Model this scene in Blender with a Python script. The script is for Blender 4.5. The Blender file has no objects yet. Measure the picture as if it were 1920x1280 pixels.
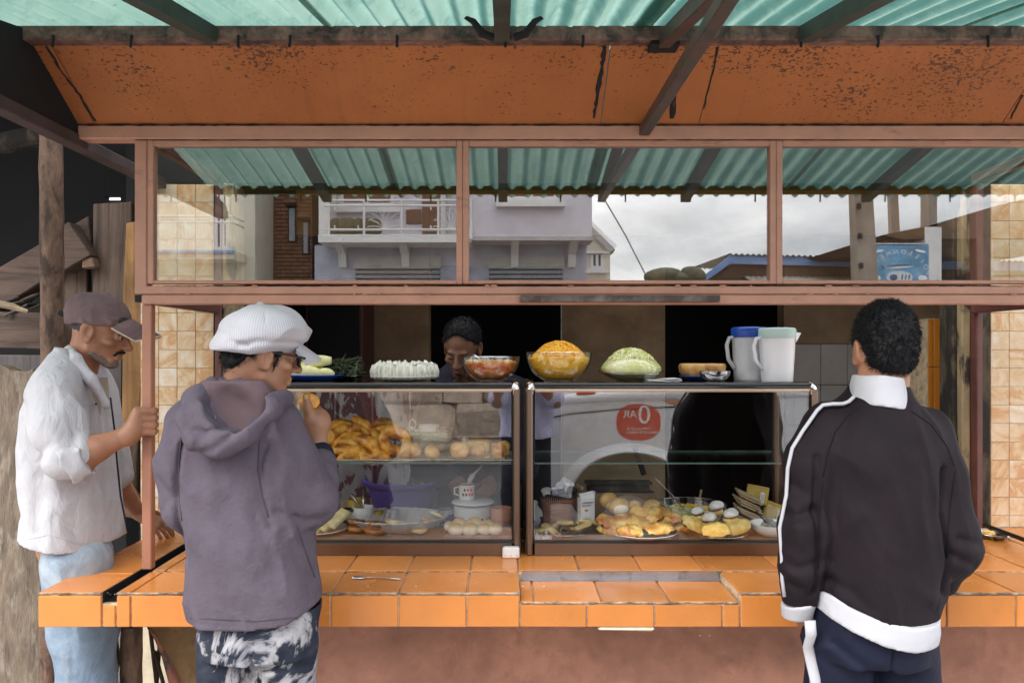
import bpy, math, random
import numpy as np
from mathutils import Vector, Matrix
rnd = random.Random(7)
nrs = np.random.RandomState(11)
S = bpy.context.scene
COL = S.collection
R_ = math.radians
# ---------------------------------------------------------------- camera
FP, CXP, HP, CZ = 1450.0, 945.0, 662.0, 1.55        # focal length and principal point of the photograph, eye height
def wx(px, D): return (px - CXP) * D / FP
def wz(py, D): return CZ + (HP - py) * D / FP
def W(px, py, D): return np.array((wx(px, D), D, wz(py, D)))
cam = bpy.data.cameras.new('camera'); camo = bpy.data.objects.new('camera', cam); COL.objects.link(camo)
camo.location = (0, 0, CZ); camo.rotation_euler = (R_(90), 0, 0)
cam.sensor_width = 36; cam.lens = 36 * FP / 1920
cam.shift_x = (960 - CXP) / 1920; cam.shift_y = (HP - 640) / 1920
cam.clip_start = .05; cam.clip_end = 500
S.camera = camo
# ---------------------------------------------------------------- sky, sun, exposure
SUN_EL, SUN_AZ = R_(40), R_(226)
world = bpy.data.worlds.new('World'); S.world = world; world.use_nodes = True
wt = world.node_tree; wn = wt.nodes; wl = wt.links
for n in list(wn): wn.remove(n)
sky = wn.new('ShaderNodeTexSky'); sky.sky_type = 'NISHITA'; sky.sun_disc = False
sky.sun_elevation = SUN_EL; sky.sun_rotation = SUN_AZ
tc = wn.new('ShaderNodeTexCoord'); mp = wn.new('ShaderNodeMapping'); mp.inputs['Scale'].default_value = (1.6, 1.6, 5.0)
wl.new(tc.outputs['Generated'], mp.inputs['Vector'])
cn = wn.new('ShaderNodeTexNoise'); cn.inputs['Scale'].default_value = 1.9; cn.inputs['Detail'].default_value = 7; cn.inputs['Roughness'].default_value = .55
cn.inputs['Distortion'].default_value = .35
wl.new(mp.outputs['Vector'], cn.inputs['Vector'])
cr = wn.new('ShaderNodeValToRGB'); cr.color_ramp.elements[0].position = .36; cr.color_ramp.elements[0].color = (.33, .35, .38, 1)
cr.color_ramp.elements[1].position = .64; cr.color_ramp.elements[1].color = (1.0, 1.0, 1.0, 1)
wl.new(cn.outputs['Fac'], cr.inputs['Fac'])
cm = wn.new('ShaderNodeMix'); cm.data_type = 'RGBA'; cm.blend_type = 'MULTIPLY'; cm.inputs['Factor'].default_value = 1
cm.inputs[7].default_value = (15.5, 15.5, 15.9, 1)
sx_ = wn.new('ShaderNodeSeparateXYZ'); wl.new(tc.outputs['Generated'], sx_.inputs[0])
gz = wn.new('ShaderNodeMapRange'); gz.inputs[1].default_value = 0; gz.inputs[2].default_value = 1; gz.inputs[3].default_value = .66; gz.inputs[4].default_value = 1.6   # overcast sky: brighter overhead
wl.new(sx_.outputs[2], gz.inputs[0])
cg = wn.new('ShaderNodeMix'); cg.data_type = 'RGBA'; cg.blend_type = 'MULTIPLY'; cg.inputs['Factor'].default_value = 1
wl.new(cr.outputs['Color'], cg.inputs[6]); wl.new(gz.outputs[0], cg.inputs[7]); wl.new(cg.outputs[2], cm.inputs[6])
mx = wn.new('ShaderNodeMix'); mx.data_type = 'RGBA'; mx.inputs['Factor'].default_value = .9
wl.new(sky.outputs['Color'], mx.inputs[6]); wl.new(cm.outputs[2], mx.inputs[7])
bg = wn.new('ShaderNodeBackground'); bg.inputs['Strength'].default_value = .1
wl.new(mx.outputs[2], bg.inputs['Color'])
wo = wn.new('ShaderNodeOutputWorld'); wl.new(bg.outputs[0], wo.inputs['Surface'])
sl = bpy.data.lights.new('sun', 'SUN'); sl.energy = 1.35; sl.angle = R_(42); sl.color = (1, .96, .9)
so = bpy.data.objects.new('sun', sl); COL.objects.link(so)
# direction the light comes from: behind the camera, a little to the left, high
_d = Vector((math.sin(SUN_AZ) * math.cos(SUN_EL), math.cos(SUN_AZ) * math.cos(SUN_EL), math.sin(SUN_EL)))
so.rotation_euler = _d.to_track_quat('Z', 'Y').to_euler(); so.location = (0, -3, 8)
vs = S.view_settings; S.display_settings.display_device = 'sRGB'
vs.view_transform = 'Standard'; vs.look = 'None'; vs.gamma = 1; vs.use_curve_mapping = False
vs.exposure = 1.58
cy = S.cycles; S.render.engine = 'CYCLES'
cy.use_denoising = True; cy.max_bounces = 9; cy.diffuse_bounces = 4; cy.glossy_bounces = 5; cy.transparent_max_bounces = 24
cy.transmission_bounces = 6; cy.sample_clamp_indirect = 6; cy.caustics_reflective = False; cy.caustics_refractive = False
# ---------------------------------------------------------------- mesh helpers
def rotm(x=0, y=0, z=0):
    cx, sx, cy_, sy, cz, sz = math.cos(x), math.sin(x), math.cos(y), math.sin(y), math.cos(z), math.sin(z)
    return (np.array(((cz, -sz, 0), (sz, cz, 0), (0, 0, 1.))) @ np.array(((cy_, 0, sy), (0, 1, 0), (-sy, 0, cy_)))
            @ np.array(((1., 0, 0), (0, cx, -sx), (0, sx, cx))))
class MB:
    def __init__(s): s.v = []; s.f = []
    def add(s, vs_, fs):
        o = len(s.v); s.v.extend([tuple(map(float, p)) for p in vs_]); s.f.extend([tuple(i + o for i in f) for f in fs]); return s
    def box(s, lo, hi):
        a, b = lo, hi
        v = [(x, y, z) for z in (a[2], b[2]) for y in (a[1], b[1]) for x in (a[0], b[0])]
        return s.add(v, [(0, 2, 3, 1), (4, 5, 7, 6), (0, 1, 5, 4), (2, 6, 7, 3), (0, 4, 6, 2), (1, 3, 7, 5)])
    def cbox(s, c, d, b=.002, R=None, jit=0.):
        h = np.array(d) / 2.; c = np.array(c, float); v = []; idx = {}
        for sx in (-1, 1):
            for sy in (-1, 1):
                for sz in (-1, 1):
                    for ax in range(3):
                        p = np.array((sx, sy, sz)) * h
                        for k in range(3):
                            if k != ax: p[k] -= (sx, sy, sz)[k] * min(b, h[k] * .9)
                        idx[(sx, sy, sz, ax)] = len(v); v.append(p)
        v = np.array(v)
        if jit: v = v + (nrs.rand(*v.shape) - .5) * jit
        f = []
        for ax in range(3):
            o1, o2 = [k for k in range(3) if k != ax]
            for sg in (-1, 1):
                q = []
                for a, b2 in ((-1, -1), (1, -1), (1, 1), (-1, 1)):
                    t = [0, 0, 0]; t[ax] = sg; t[o1] = a; t[o2] = b2; q.append(idx[(t[0], t[1], t[2], ax)])
                f.append(q)
        for ax in range(3):
            o1, o2 = [k for k in range(3) if k != ax]
            for a in (-1, 1):
                for b2 in (-1, 1):
                    q = []
                    for sg, fx in ((-1, o1), (1, o1), (1, o2), (-1, o2)):
                        t = [0, 0, 0]; t[ax] = sg; t[o1] = a; t[o2] = b2; q.append(idx[(t[0], t[1], t[2], fx)])
                    f.append(q)
        for sx in (-1, 1):
            for sy in (-1, 1):
                for sz in (-1, 1): f.append([idx[(sx, sy, sz, k)] for k in range(3)])
        # fix winding
        g = []
        for q in f:
            p = v[q]; n = np.cross(p[1] - p[0], p[2] - p[0])
            g.append(tuple(q) if n @ p.mean(0) >= 0 else tuple(q[::-1]))
        if R is not None: v = v @ np.array(R).T
        return s.add(v + c, g)
    def lathe(s, prof, n=32, c=(0, 0, 0), R=None, sx=1., sy=1., wob=None):
        v = []; f = []; c = np.array(c, float); m = len(prof)
        for j in range(n):
            a = 2 * math.pi * j / n
            for i, (r, z) in enumerate(prof):
                rr = r * (1 + (wob(a, i) if wob else 0))
                v.append((rr * math.cos(a) * sx, rr * math.sin(a) * sy, z))
        for j in range(n):
            k = (j + 1) % n
            for i in range(m - 1):
                f.append((j * m + i, k * m + i, k * m + i + 1, j * m + i + 1))
        v = np.array(v)
        if R is not None: v = v @ np.array(R).T
        return s.add(v + c, f)
    def tube(s, path, rad, n=8, cap=True, flat=1.):
        path = [np.array(p, float) for p in path]; m = len(path)
        rad = [rad] * m if np.isscalar(rad) else list(rad)
        v = []; f = []; up = None
        for i in range(m):
            t = path[min(i + 1, m - 1)] - path[max(i - 1, 0)]; t = t / (np.linalg.norm(t) + 1e-9)
            if up is None:
                up = np.array((0, 0, 1.)) if abs(t[2]) < .9 else np.array((0, 1., 0))
            u = np.cross(t, up); u = u / (np.linalg.norm(u) + 1e-9); w = np.cross(u, t); up = w
            for j in range(n):
                a = 2 * math.pi * j / n
                v.append(path[i] + rad[i] * (math.cos(a) * u + flat * math.sin(a) * w))
        for i in range(m - 1):
            for j in range(n):
                k = (j + 1) % n
                f.append((i * n + j, i * n + k, (i + 1) * n + k, (i + 1) * n + j))
        if cap:
            f.append(tuple(range(n))[::-1]); f.append(tuple((m - 1) * n + j for j in range(n)))
        return s.add(v, f)
    def blob(s, c, r, R=None, nu=14, nv=9, amp=0., seed=0, fq=2.2):
        rs = np.random.RandomState(seed); ph = rs.rand(6) * 6.28; fr = (rs.rand(6, 3) - .5) * 2 * fq
        v = [(0, 0, 1.)]; f = []
        for i in range(1, nv):
            t = math.pi * i / nv
            for j in range(nu):
                a = 2 * math.pi * j / nu; v.append((math.sin(t) * math.cos(a), math.sin(t) * math.sin(a), math.cos(t)))
        v.append((0, 0, -1.)); v = np.array(v)
        if amp:
            w = sum(np.sin(v @ fr[k] * 2 + ph[k]) for k in range(6)) / 6; v = v * (1 + amp * w[:, None])
        for j in range(nu):
            k = (j + 1) % nu; f.append((0, 1 + j, 1 + k))
            for i in range(nv - 2):
                a, b = 1 + i * nu, 1 + (i + 1) * nu; f.append((a + j, b + j, b + k, a + k))
            b = 1 + (nv - 2) * nu; f.append((b + j, len(v) - 1, b + k))
        v = v * np.array(r)
        if R is not None: v = v @ np.array(R).T
        return s.add(v + np.array(c), f)
    def prism(s, poly, y0, y1, ax=1):
        """polygon in two axes extruded along the third (ax)"""
        n = len(poly); v = []
        for y in (y0, y1):
            for a, b in poly:
                p = [a, b]; p.insert(ax, y); v.append(p)
        f = [tuple(range(n)), tuple(range(2 * n - 1, n - 1, -1))]
        for i in range(n):
            k = (i + 1) % n; f.append((i, i + n, k + n, k))
        return s.add(v, f)
    def grid(s, fn, nu, nv):
        v = [fn(i / nu, j / nv) for j in range(nv + 1) for i in range(nu + 1)]; w = nu + 1
        return s.add(v, [(j * w + i, j * w + i + 1, (j + 1) * w + i + 1, (j + 1) * w + i) for j in range(nv) for i in range(nu)])
ORI = {}
def link(o): COL.objects.link(o); return o
def obj(name, mb, m, parent=None, smooth=None, at=None, fixn=True):
    """one mesh object. Vertices are given in world space; the origin goes to the parent's base (or to `at`)."""
    me = bpy.data.meshes.new(name)
    v = np.array(mb.v, float) if len(mb.v) else np.zeros((0, 3))
    if parent is not None: base = np.array(ORI[parent.name])
    elif at is not None: base = np.array(at, float)
    else: base = np.array((v[:, 0].mean(), v[:, 1].mean(), v[:, 2].min()))
    me.from_pydata((v - base).tolist(), [], mb.f); me.update()
    if fixn:
        import bmesh
        b = bmesh.new(); b.from_mesh(me); bmesh.ops.recalc_face_normals(b, faces=b.faces); b.to_mesh(me); b.free()
    if smooth:
        me.polygons.foreach_set('use_smooth', [True] * len(me.polygons))
        if smooth is not True: me.set_sharp_from_angle(angle=R_(smooth))
    if m is not None: me.materials.append(m)
    o = link(bpy.data.objects.new(name, me))
    if parent is not None: o.parent = parent
    else: o.location = base
    ORI[o.name] = tuple(base)
    return o
def tag(o, label, cat, group=None):
    o['label'] = label; o['category'] = cat
    if group: o['group'] = group
    return o
def thing(name, label, cat, loc, group=None):
    o = link(bpy.data.objects.new(name, None)); o.location = loc; o.empty_display_size = .05; ORI[o.name] = tuple(loc)
    return tag(o, label, cat, group)
def struct(o): o['kind'] = 'structure'; return o
def copy_at(o, loc, rot=None, scale=None, label=None, parent=None):
    c = link(o.copy()); c.location = loc
    if rot is not None: c.rotation_euler = rot
    if scale is not None: c.scale = scale if not np.isscalar(scale) else (scale,) * 3
    if label: c['label'] = label
    if parent is not None: c.parent = parent
    return c
# ---------------------------------------------------------------- materials
class NT:
    def __init__(s, name):
        s.m = bpy.data.materials.new(name); s.m.use_nodes = True; s.t = s.m.node_tree
        for n in list(s.t.nodes): s.t.nodes.remove(n)
        s.out = s.t.nodes.new('ShaderNodeOutputMaterial')
        s.pos = s.n('ShaderNodeNewGeometry').outputs['Position']
    def n(s, k, **kw):
        a = s.t.nodes.new(k)
        for q, v in kw.items(): setattr(a, q, v)
        return a
    def l(s, a, b): s.t.links.new(a, b)
    def inp(s, sock, v):
        if hasattr(v, 'is_output'): s.l(v, sock)
        else:
            if isinstance(v, (tuple, list)) and len(v) == 3 and sock.type == 'RGBA': v = (*v, 1)
            sock.default_value = v
    def math(s, op, a, b=0., c=None):
        x = s.n('ShaderNodeMath', operation=op); s.inp(x.inputs[0], a); s.inp(x.inputs[1], b)
        if c is not None: s.inp(x.inputs[2], c)
        return x.outputs[0]
    def map(s, v, scale=(1, 1, 1), rot=(0, 0, 0), loc=(0, 0, 0)):
        x = s.n('ShaderNodeMapping'); s.l(v, x.inputs[0]); x.inputs['Scale'].default_value = scale
        x.inputs['Rotation'].default_value = rot; x.inputs['Location'].default_value = loc; return x.outputs[0]
    def noise(s, scale, detail=4, rough=.55, dist=0., v=None, st=(1, 1, 1)):
        x = s.n('ShaderNodeTexNoise'); vv = v if v is not None else s.pos
        if st != (1, 1, 1): vv = s.map(vv, st)
        s.l(vv, x.inputs['Vector']); x.inputs['Scale'].default_value = scale; x.inputs['Detail'].default_value = detail
        x.inputs['Roughness'].default_value = rough; x.inputs['Distortion'].default_value = dist; return x.outputs['Fac']
    def voro(s, scale, v=None, st=(1, 1, 1), feat='F1'):
        x = s.n('ShaderNodeTexVoronoi', feature=feat); vv = v if v is not None else s.pos
        if st != (1, 1, 1): vv = s.map(vv, st)
        s.l(vv, x.inputs['Vector']); x.inputs['Scale'].default_value = scale; return x.outputs['Distance']
    def ramp(s, f, *st):
        x = s.n('ShaderNodeValToRGB'); e = x.color_ramp.elements
        while len(e) < len(st): e.new(.5)
        for i, (p, c) in enumerate(st):
            e[i].position = p; e[i].color = (c, c, c, 1) if np.isscalar(c) else (*c, 1)
        s.l(f, x.inputs[0]); return x.outputs[0]
    def mix(s, f, a, b, mode='MIX'):
        x = s.n('ShaderNodeMix', data_type='RGBA', blend_type=mode); s.inp(x.inputs['Factor'], f); s.inp(x.inputs[6], a); s.inp(x.inputs[7], b)
        return x.outputs[2]
    def rand(s): return s.n('ShaderNodeObjectInfo').outputs['Random']
    def bump(s, h, st=.3, d=.01):
        x = s.n('ShaderNodeBump'); x.inputs['Strength'].default_value = st; x.inputs['Distance'].default_value = d; s.l(h, x.inputs['Height']); return x.outputs[0]
    def bsdf(s, col, rough=.6, metal=0., normal=None, spec=.5, **kw):
        x = s.n('ShaderNodeBsdfPrincipled'); s.inp(x.inputs['Base Color'], col); s.inp(x.inputs['Roughness'], rough); s.inp(x.inputs['Metallic'], metal)
        x.inputs['Specular IOR Level'].default_value = spec
        if normal is not None: s.l(normal, x.inputs['Normal'])
        for k, v in kw.items(): s.inp(x.inputs[k.replace('_', ' ')], v)
        return x.outputs[0]
    def done(s, sh): s.l(sh, s.out.inputs['Surface']); return s.m
def dk(c, f): return tuple(x * f for x in c)
def mat(name, c, rough=.6, var=.25, scale=7, bump=.15, bs=60, bd=.003, metal=0., c2=None, thr=(.45, .62), cs=5, st=(1, 1, 1), rv=.0, spec=.5, **kw):
    """a surface with noise variation (var), optional second colour in patches (c2), per-object variation (rv)"""
    t = NT(name); f = t.noise(scale, 6, .6, .2, st=st)
    col = t.ramp(f, (.3, dk(c, 1 - var)), (.72, dk(c, 1 + var)))
    if c2 is not None:
        p = t.ramp(t.noise(cs, 8, .65, .4, st=st), (thr[0], 0.), (thr[1], 1.)); col = t.mix(p, col, c2)
    if rv:
        q = t.math('MULTIPLY_ADD', t.rand(), 2 * rv, 1 - rv); g = t.n('ShaderNodeCombineColor')
        for k in range(3): t.l(q, g.inputs[k])
        col = t.mix(1., col, g.outputs[0], 'MULTIPLY')
    nm = t.bump(t.noise(bs, 5, .6, st=st), bump, bd) if bump else None
    r = t.math('MULTIPLY_ADD', f, .25, rough - .12)
    return t.done(t.bsdf(col, r, metal, nm, spec, **kw))
def glass_mat(name, m=2., tint=(1, 1, 1), rough=0.):
    t = NT(name); lw = t.n('ShaderNodeLayerWeight'); lw.inputs['Blend'].default_value = .5
    f = t.math('POWER', lw.outputs['Facing'], 5.); f = t.math('MULTIPLY_ADD', f, .9, .04); f = t.math('MINIMUM', t.math('MULTIPLY', f, m), 1.)
    a = t.n('ShaderNodeBsdfTransparent'); a.inputs[0].default_value = (*tint, 1)
    b = t.n('ShaderNodeBsdfGlossy'); b.inputs['Roughness'].default_value = rough; b.inputs['Color'].default_value = (.98, .98, .98, 1)
    x = t.n('ShaderNodeMixShader'); t.l(f, x.inputs[0]); t.l(a.outputs[0], x.inputs[1]); t.l(b.outputs[0], x.inputs[2])
    return t.done(x.outputs[0])
MT = {}
def tile_mat(name, c, rv=.1, rough=.16, grime=.25, dirt=(.2, .1, .04)):
    t = NT(name); q = t.math('MULTIPLY_ADD', t.rand(), 2 * rv, 1 - rv)
    col = t.ramp(t.noise(5, 5), (.3, dk(c, .9)), (.7, dk(c, 1.08)))
    g = t.n('ShaderNodeCombineColor')
    for k in range(3): t.l(q, g.inputs[k])
    col = t.mix(1., col, g.outputs[0], 'MULTIPLY')
    d = t.ramp(t.noise(14, 9, .7, .6), (.56, 0.), (.8, grime)); col = t.mix(d, col, dirt)
    r = t.math('MULTIPLY_ADD', t.noise(9, 6, .6), .35, rough - .1)
    return t.done(t.bsdf(col, r, 0., t.bump(t.noise(16, 3), .08, .004)))
MT['tile'] = tile_mat('orange_glazed_tile', (.6, .215, .05), .15, .15, .32)
MT['tile_dark'] = tile_mat('brown_glazed_tile', (.46, .17, .02), .08)
MT['tile_grey'] = tile_mat('pale_wall_tile', (.6, .56, .53), .06, .3, .35, (.3, .24, .2))
MT['grout'] = mat('grout', (.58, .46, .31), .85, .3, 20, c2=(.16, .12, .08), thr=(.52, .72), cs=30)
MT['worn_edge'] = mat('worn_edge_grout', (.42, .31, .22), .85, .5, 40, .3, c2=(.12, .085, .06), thr=(.42, .58), cs=26)
MT['grout_pale'] = mat('pale_grout', (.78, .68, .5), .85, .15, 20, c2=(.35, .25, .14), thr=(.55, .75), cs=12)
def marble():
    t = NT('marbled_tile'); o = t.n('ShaderNodeVectorMath', operation='MULTIPLY_ADD'); t.l(t.pos, o.inputs[0]); o.inputs[1].default_value = (1, 1, 1)
    w = t.n('ShaderNodeCombineXYZ'); r = t.math('MULTIPLY', t.rand(), 2.)
    t.l(r, w.inputs[0]); t.l(r, w.inputs[1]); t.l(r, w.inputs[2]); t.l(w.outputs[0], o.inputs[2]); v = o.outputs[0]
    f = t.noise(6.5, 6, .6, 1.6, v=v)
    col = t.ramp(f, (.28, (.82, .76, .68)), (.42, (.74, .6, .43)), (.52, (.68, .5, .3)), (.6, (.6, .33, .15)), (.68, (.74, .58, .4)), (.8, (.78, .68, .55)))
    e = t.ramp(t.noise(22, 8, .7, .8, v=v), (.5, 0.), (.75, .35)); col = t.mix(e, col, (.5, .26, .1))
    return t.done(t.bsdf(col, .3, 0., t.bump(t.noise(30, 3), .06, .003)))
MT['marble'] = marble()
def frame_paint(name, c, worn):
    t = NT(name); col = t.ramp(t.noise(9, 6, .6), (.3, dk(c, .84)), (.72, dk(c, 1.1)))
    s_ = t.ramp(t.noise(5, 10, .72, .5, st=(1, 1, 2.5)), (.58, 0.), (.7, worn)); col = t.mix(s_, col, (.13, .06, .045))
    p = t.ramp(t.noise(38, 7, .7), (.66, 0.), (.72, .8)); col = t.mix(p, col, (.5, .28, .2))
    return t.done(t.bsdf(col, .48, 0., t.bump(t.noise(50, 6), .2, .002)))
MT['frame'] = frame_paint('dusty_pink_paint', (.52, .265, .185), .5)
MT['frame_low'] = frame_paint('terracotta_post_paint', (.42, .19, .12), .6)
def soffit():
    t = NT('mouldy_orange_board'); col = t.ramp(t.noise(2.4, 5), (.3, (.37, .115, .03)), (.7, (.45, .15, .042)))
    sp = t.noise(125, 4, .6, .4, st=(.62, 1, 1)); dens = t.noise(3.2, 4, .6, st=(1, 1, 1.6))
    xyz = t.n('ShaderNodeSeparateXYZ'); t.l(t.pos, xyz.inputs[0]); ed = t.math('MULTIPLY_ADD', t.math('ABSOLUTE', t.math('SUBTRACT', xyz.outputs[0], .1)), -.055, .05)
    up = t.math('MULTIPLY_ADD', t.math('SUBTRACT', xyz.outputs[2], 2.36), -.5, 0.); thr = t.math('ADD', t.math('MULTIPLY_ADD', dens, -.5, .855), t.math('ADD', ed, up)); m_ = t.math('SUBTRACT', sp, thr); m_ = t.ramp(m_, (.0, 0.), (.03, .88))
    col = t.mix(m_, col, (.045, .02, .012))
    fz = t.ramp(t.noise(2.6, 9, .72), (.45, 0.), (.75, .5)); col = t.mix(fz, col, (.26, .075, .02)); dr = t.ramp(t.noise(5, 6, .65, st=(5, .3, .3)), (.56, 0.), (.78, .4)); col = t.mix(dr, col, (.16, .055, .02))
    return t.done(t.bsdf(col, .7, 0., t.bump(t.noise(80, 4), .12, .002)))
MT['soffit'] = soffit()
MT['rust'] = mat('rusty_painted_steel', (.22, .12, .09), .7, .5, 28, .3, c2=(.04, .028, .025), thr=(.42, .6), cs=14)
MT['brace'] = mat('dark_green_brown_steel', (.06, .05, .038), .5, .5, 30, .25, c2=(.1, .05, .04), thr=(.45, .6), cs=9)
MT['darksteel'] = mat('dark_brown_steel', (.06, .04, .04), .6, .4, 9, .2)
MT['black'] = mat('blackened_board_and_shade', (.006, .0055, .007), .8, .4, 6, .3)
def awning():
    t = NT('green_translucent_sheet')
    col = t.ramp(t.noise(6, 6, .6, st=(1, .4, 1)), (.3, (.27, .385, .31)), (.72, (.43, .535, .45)))
    g = t.ramp(t.noise(9, 10, .72, .3, st=(1, .5, 1)), (.5, 0.), (.74, .75)); col = t.mix(g, col, (.04, .1, .085))
    s_ = t.ramp(t.noise(30, 4, .5), (.72, 0.), (.78, .8)); col = t.mix(s_, col, (.02, .03, .03))
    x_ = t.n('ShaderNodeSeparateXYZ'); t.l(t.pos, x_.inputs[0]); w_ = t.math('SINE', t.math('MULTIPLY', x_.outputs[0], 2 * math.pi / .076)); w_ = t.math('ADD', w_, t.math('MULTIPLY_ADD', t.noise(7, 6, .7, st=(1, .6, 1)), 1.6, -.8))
    col = t.mix(t.ramp(w_, (.25, 0.), (1.05, .85)), col, (.035, .1, .085))          # shading of the ribs painted into the valleys of the sheet
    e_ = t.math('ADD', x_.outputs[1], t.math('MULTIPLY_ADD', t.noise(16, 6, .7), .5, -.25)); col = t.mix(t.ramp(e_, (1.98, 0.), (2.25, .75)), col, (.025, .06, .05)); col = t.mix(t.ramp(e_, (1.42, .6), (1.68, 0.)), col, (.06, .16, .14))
    d = t.n('ShaderNodeBsdfDiffuse'); t.l(col, d.inputs[0]); r = t.n('ShaderNodeBsdfTranslucent'); t.l(col, r.inputs[0])
    x = t.n('ShaderNodeMixShader'); x.inputs[0].default_value = .55; t.l(d.outputs[0], x.inputs[1]); t.l(r.outputs[0], x.inputs[2])
    return t.done(x.outputs[0])
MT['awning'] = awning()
def wood(name, c, ax=2, dark=.35, rv=.15, sc=1.):
    t = NT(name); st = [14 * sc, 14 * sc, 14 * sc]; st[ax] = 1.1 * sc
    f = t.noise(1.6, 9, .65, 1.6, st=tuple(st)); col = t.ramp(f, (.32, dk(c, dark)), (.5, c), (.7, dk(c, 1.45)))
    p = t.ramp(t.noise(3.5, 7, .65, .5), (.48, 0.), (.75, .7)); col = t.mix(p, col, dk(c, .35))
    return t.done(t.bsdf(col, .8, 0., t.bump(f, .5, .006)))
MT['wood_v'] = wood('weathered_board', (.105, .07, .05), 2, .2); MT['wood_h'] = wood('weathered_plank', (.095, .06, .045), 0, .2)
MT['wood_o'] = wood('orange_plank', (.36, .19, .075), 2, .5); MT['wood_log'] = mat('peeled_log', (.2, .12, .08), .85, .6, 11, .5, 40, .006, c2=(.05, .03, .022), thr=(.42, .6), cs=11, st=(1.4, 1.4, .5))
MT['wood_grey'] = wood('grey_board', (.1, .085, .085), 2, .5); MT['wood_pale'] = wood('pale_stick', (.4, .3, .2), 0, .5)
MT['box_wood'] = wood('brown_drawer_wood', (.2, .12, .08), 0, .5)
MT['slab'] = mat('rough_weathered_slab', (.17, .13, .095), .9, .5, 9, .7, 26, .012, c2=(.3, .26, .21), thr=(.52, .7), cs=12, st=(2.2, 2.2, .7))
MT['terra'] = mat('terracotta_plaster', (.40, .195, .135), .85, .4, 3.5, .35, 40, .004, c2=(.26, .125, .09), thr=(.5, .72), cs=7)
MT['ochre_pl'] = mat('ochre_plaster', (.26, .16, .075), .9, .3, 6, .4, 30, .005, c2=(.1, .06, .03), thr=(.58, .74), cs=11)
MT['pink_pl'] = mat('chipped_pink_plaster', (.38, .16, .11), .9, .4, 9, .6, 24, .008, c2=(.12, .1, .09), thr=(.5, .6), cs=14)
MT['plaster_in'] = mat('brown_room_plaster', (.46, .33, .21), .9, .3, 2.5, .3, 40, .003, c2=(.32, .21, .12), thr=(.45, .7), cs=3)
MT['ochre_in'] = mat('ochre_room_paint', (.32, .18, .03), .8, .3, 3, .1)
MT['jamb'] = mat('crumbling_jamb_plaster', (.33, .26, .15), .9, .4, 12, .6, 30, .006, c2=(.03, .025, .02), thr=(.47, .55), cs=8, st=(1, 1, .45))
MT['jambdark'] = mat('sooty_jamb', (.09, .07, .045), .9, .5, 14, .6, 30, .006, c2=(.02, .017, .014), thr=(.45, .55), cs=10, st=(1, 1, .4))
MT['redsteel'] = mat('red_brown_steel', (.13, .05, .04), .55, .3, 12, .2)
def peel():
    t = NT('peeling_maroon_paint'); f = t.noise(9, 7, .6, 1.4, st=(1.6, 1, .55)); p = t.ramp(f, (.475, 0.), (.5, 1.))
    col = t.mix(p, t.ramp(t.noise(20, 5), (.3, (.06, .02, .03)), (.7, (.11, .04, .05))), t.ramp(t.noise(14, 6, st=(1, 1, .3)), (.3, (.2, .19, .2)), (.7, (.42, .41, .42))))
    return t.done(t.bsdf(col, .6, 0., t.bump(p, .5, .003)))
MT['peel'] = peel()
MT['alu_rail_glint'] = mat('bronze_rail_glint', (.68, .59, .47), .36, .06, 4, 0, metal=.6, st=(1, 1, .1))
MT['alu'] = mat('bronze_anodised_aluminium', (.23, .165, .12), .36, .06, 4, 0, metal=1., st=(1, 1, .1))
MT['alu_dark'] = mat('dark_gasket', (.015, .014, .014), .45, .2, 9, 0)
MT['chrome'] = mat('polished_corner', (.75, .75, .76), .12, .04, 5, 0, metal=1.)
MT['track'] = mat('grimy_shutter_track', (.2, .17, .15), .55, .4, 16, .2, metal=.4, c2=(.07, .05, .045), thr=(.4, .6), cs=14)
MT['rafter'] = mat('dark_greenish_rafter', (.04, .055, .045), .65, .4, 9, .2)
MT['steel'] = mat('worn_galvanised_steel', (.42, .42, .44), .42, .2, 9, .1, metal=.9, c2=(.22, .2, .2), thr=(.5, .7), cs=18)
MT['spoon'] = mat('spoon_steel', (.62, .62, .63), .2, .05, 9, 0, metal=1.)
MT['foil'] = mat('dull_silver_platter', (.68, .67, .66), .3, .12, 8, .05, metal=.55)
MT['casefloor'] = mat('worn_laminate', (.28, .21, .17), .6, .2, 8, .1, c2=(.14, .1, .08), thr=(.55, .75), cs=10)
MT['casetop'] = glass_mat('smoked_top_glass', 6., (.42, .42, .42))
MT['glass_up'] = glass_mat('reflective_window_glass', 4.6, (.88, .88, .84))
MT['glass'] = glass_mat('display_glass', 2.9, (.985, .99, .985))
MT['glass_shelf'] = glass_mat('shelf_glass', .9, (.96, .98, .97)); MT['bowl'] = glass_mat('bowl_glass', 1.6, (.985, .99, .985))
MT['glass_rim'] = glass_mat('glass_rim_edge', 9., (.8, .86, .84), .05)
MT['shelf_edge'] = mat('polished_glass_edge', (.12, .2, .18), .2, .2, 12, 0)
MT['white'] = mat('white_glaze', (.78, .78, .77), .2, .03, 5, 0); MT['enamel'] = mat('white_enamel', (.75, .75, .74), .22, .05, 5, 0)
MT['blue'] = mat('blue_plastic', (.015, .075, .42), .3, .1, 5, 0); MT['purple'] = mat('purple_plastic', (.1, .065, .36), .35, .08, 5, 0)
MT['peach'] = mat('peach_plastic', (.62, .29, .18), .4, .06, 5, 0)
MT['mint'] = mat('mint_plastic', (.5, .68, .63), .35, .04, 4, 0); MT['milk'] = mat('milk', (.8, .8, .78), .3, .02, 3, 0)
MT['cream_milk'] = mat('cream_drink', (.72, .72, .62), .3, .03, 3, 0)
MT['paper'] = mat('white_paper', (.75, .75, .78), .7, .06, 14, .1); MT['redpr'] = mat('red_print', (.6, .03, .02), .45, .05, 5, 0)
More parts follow.
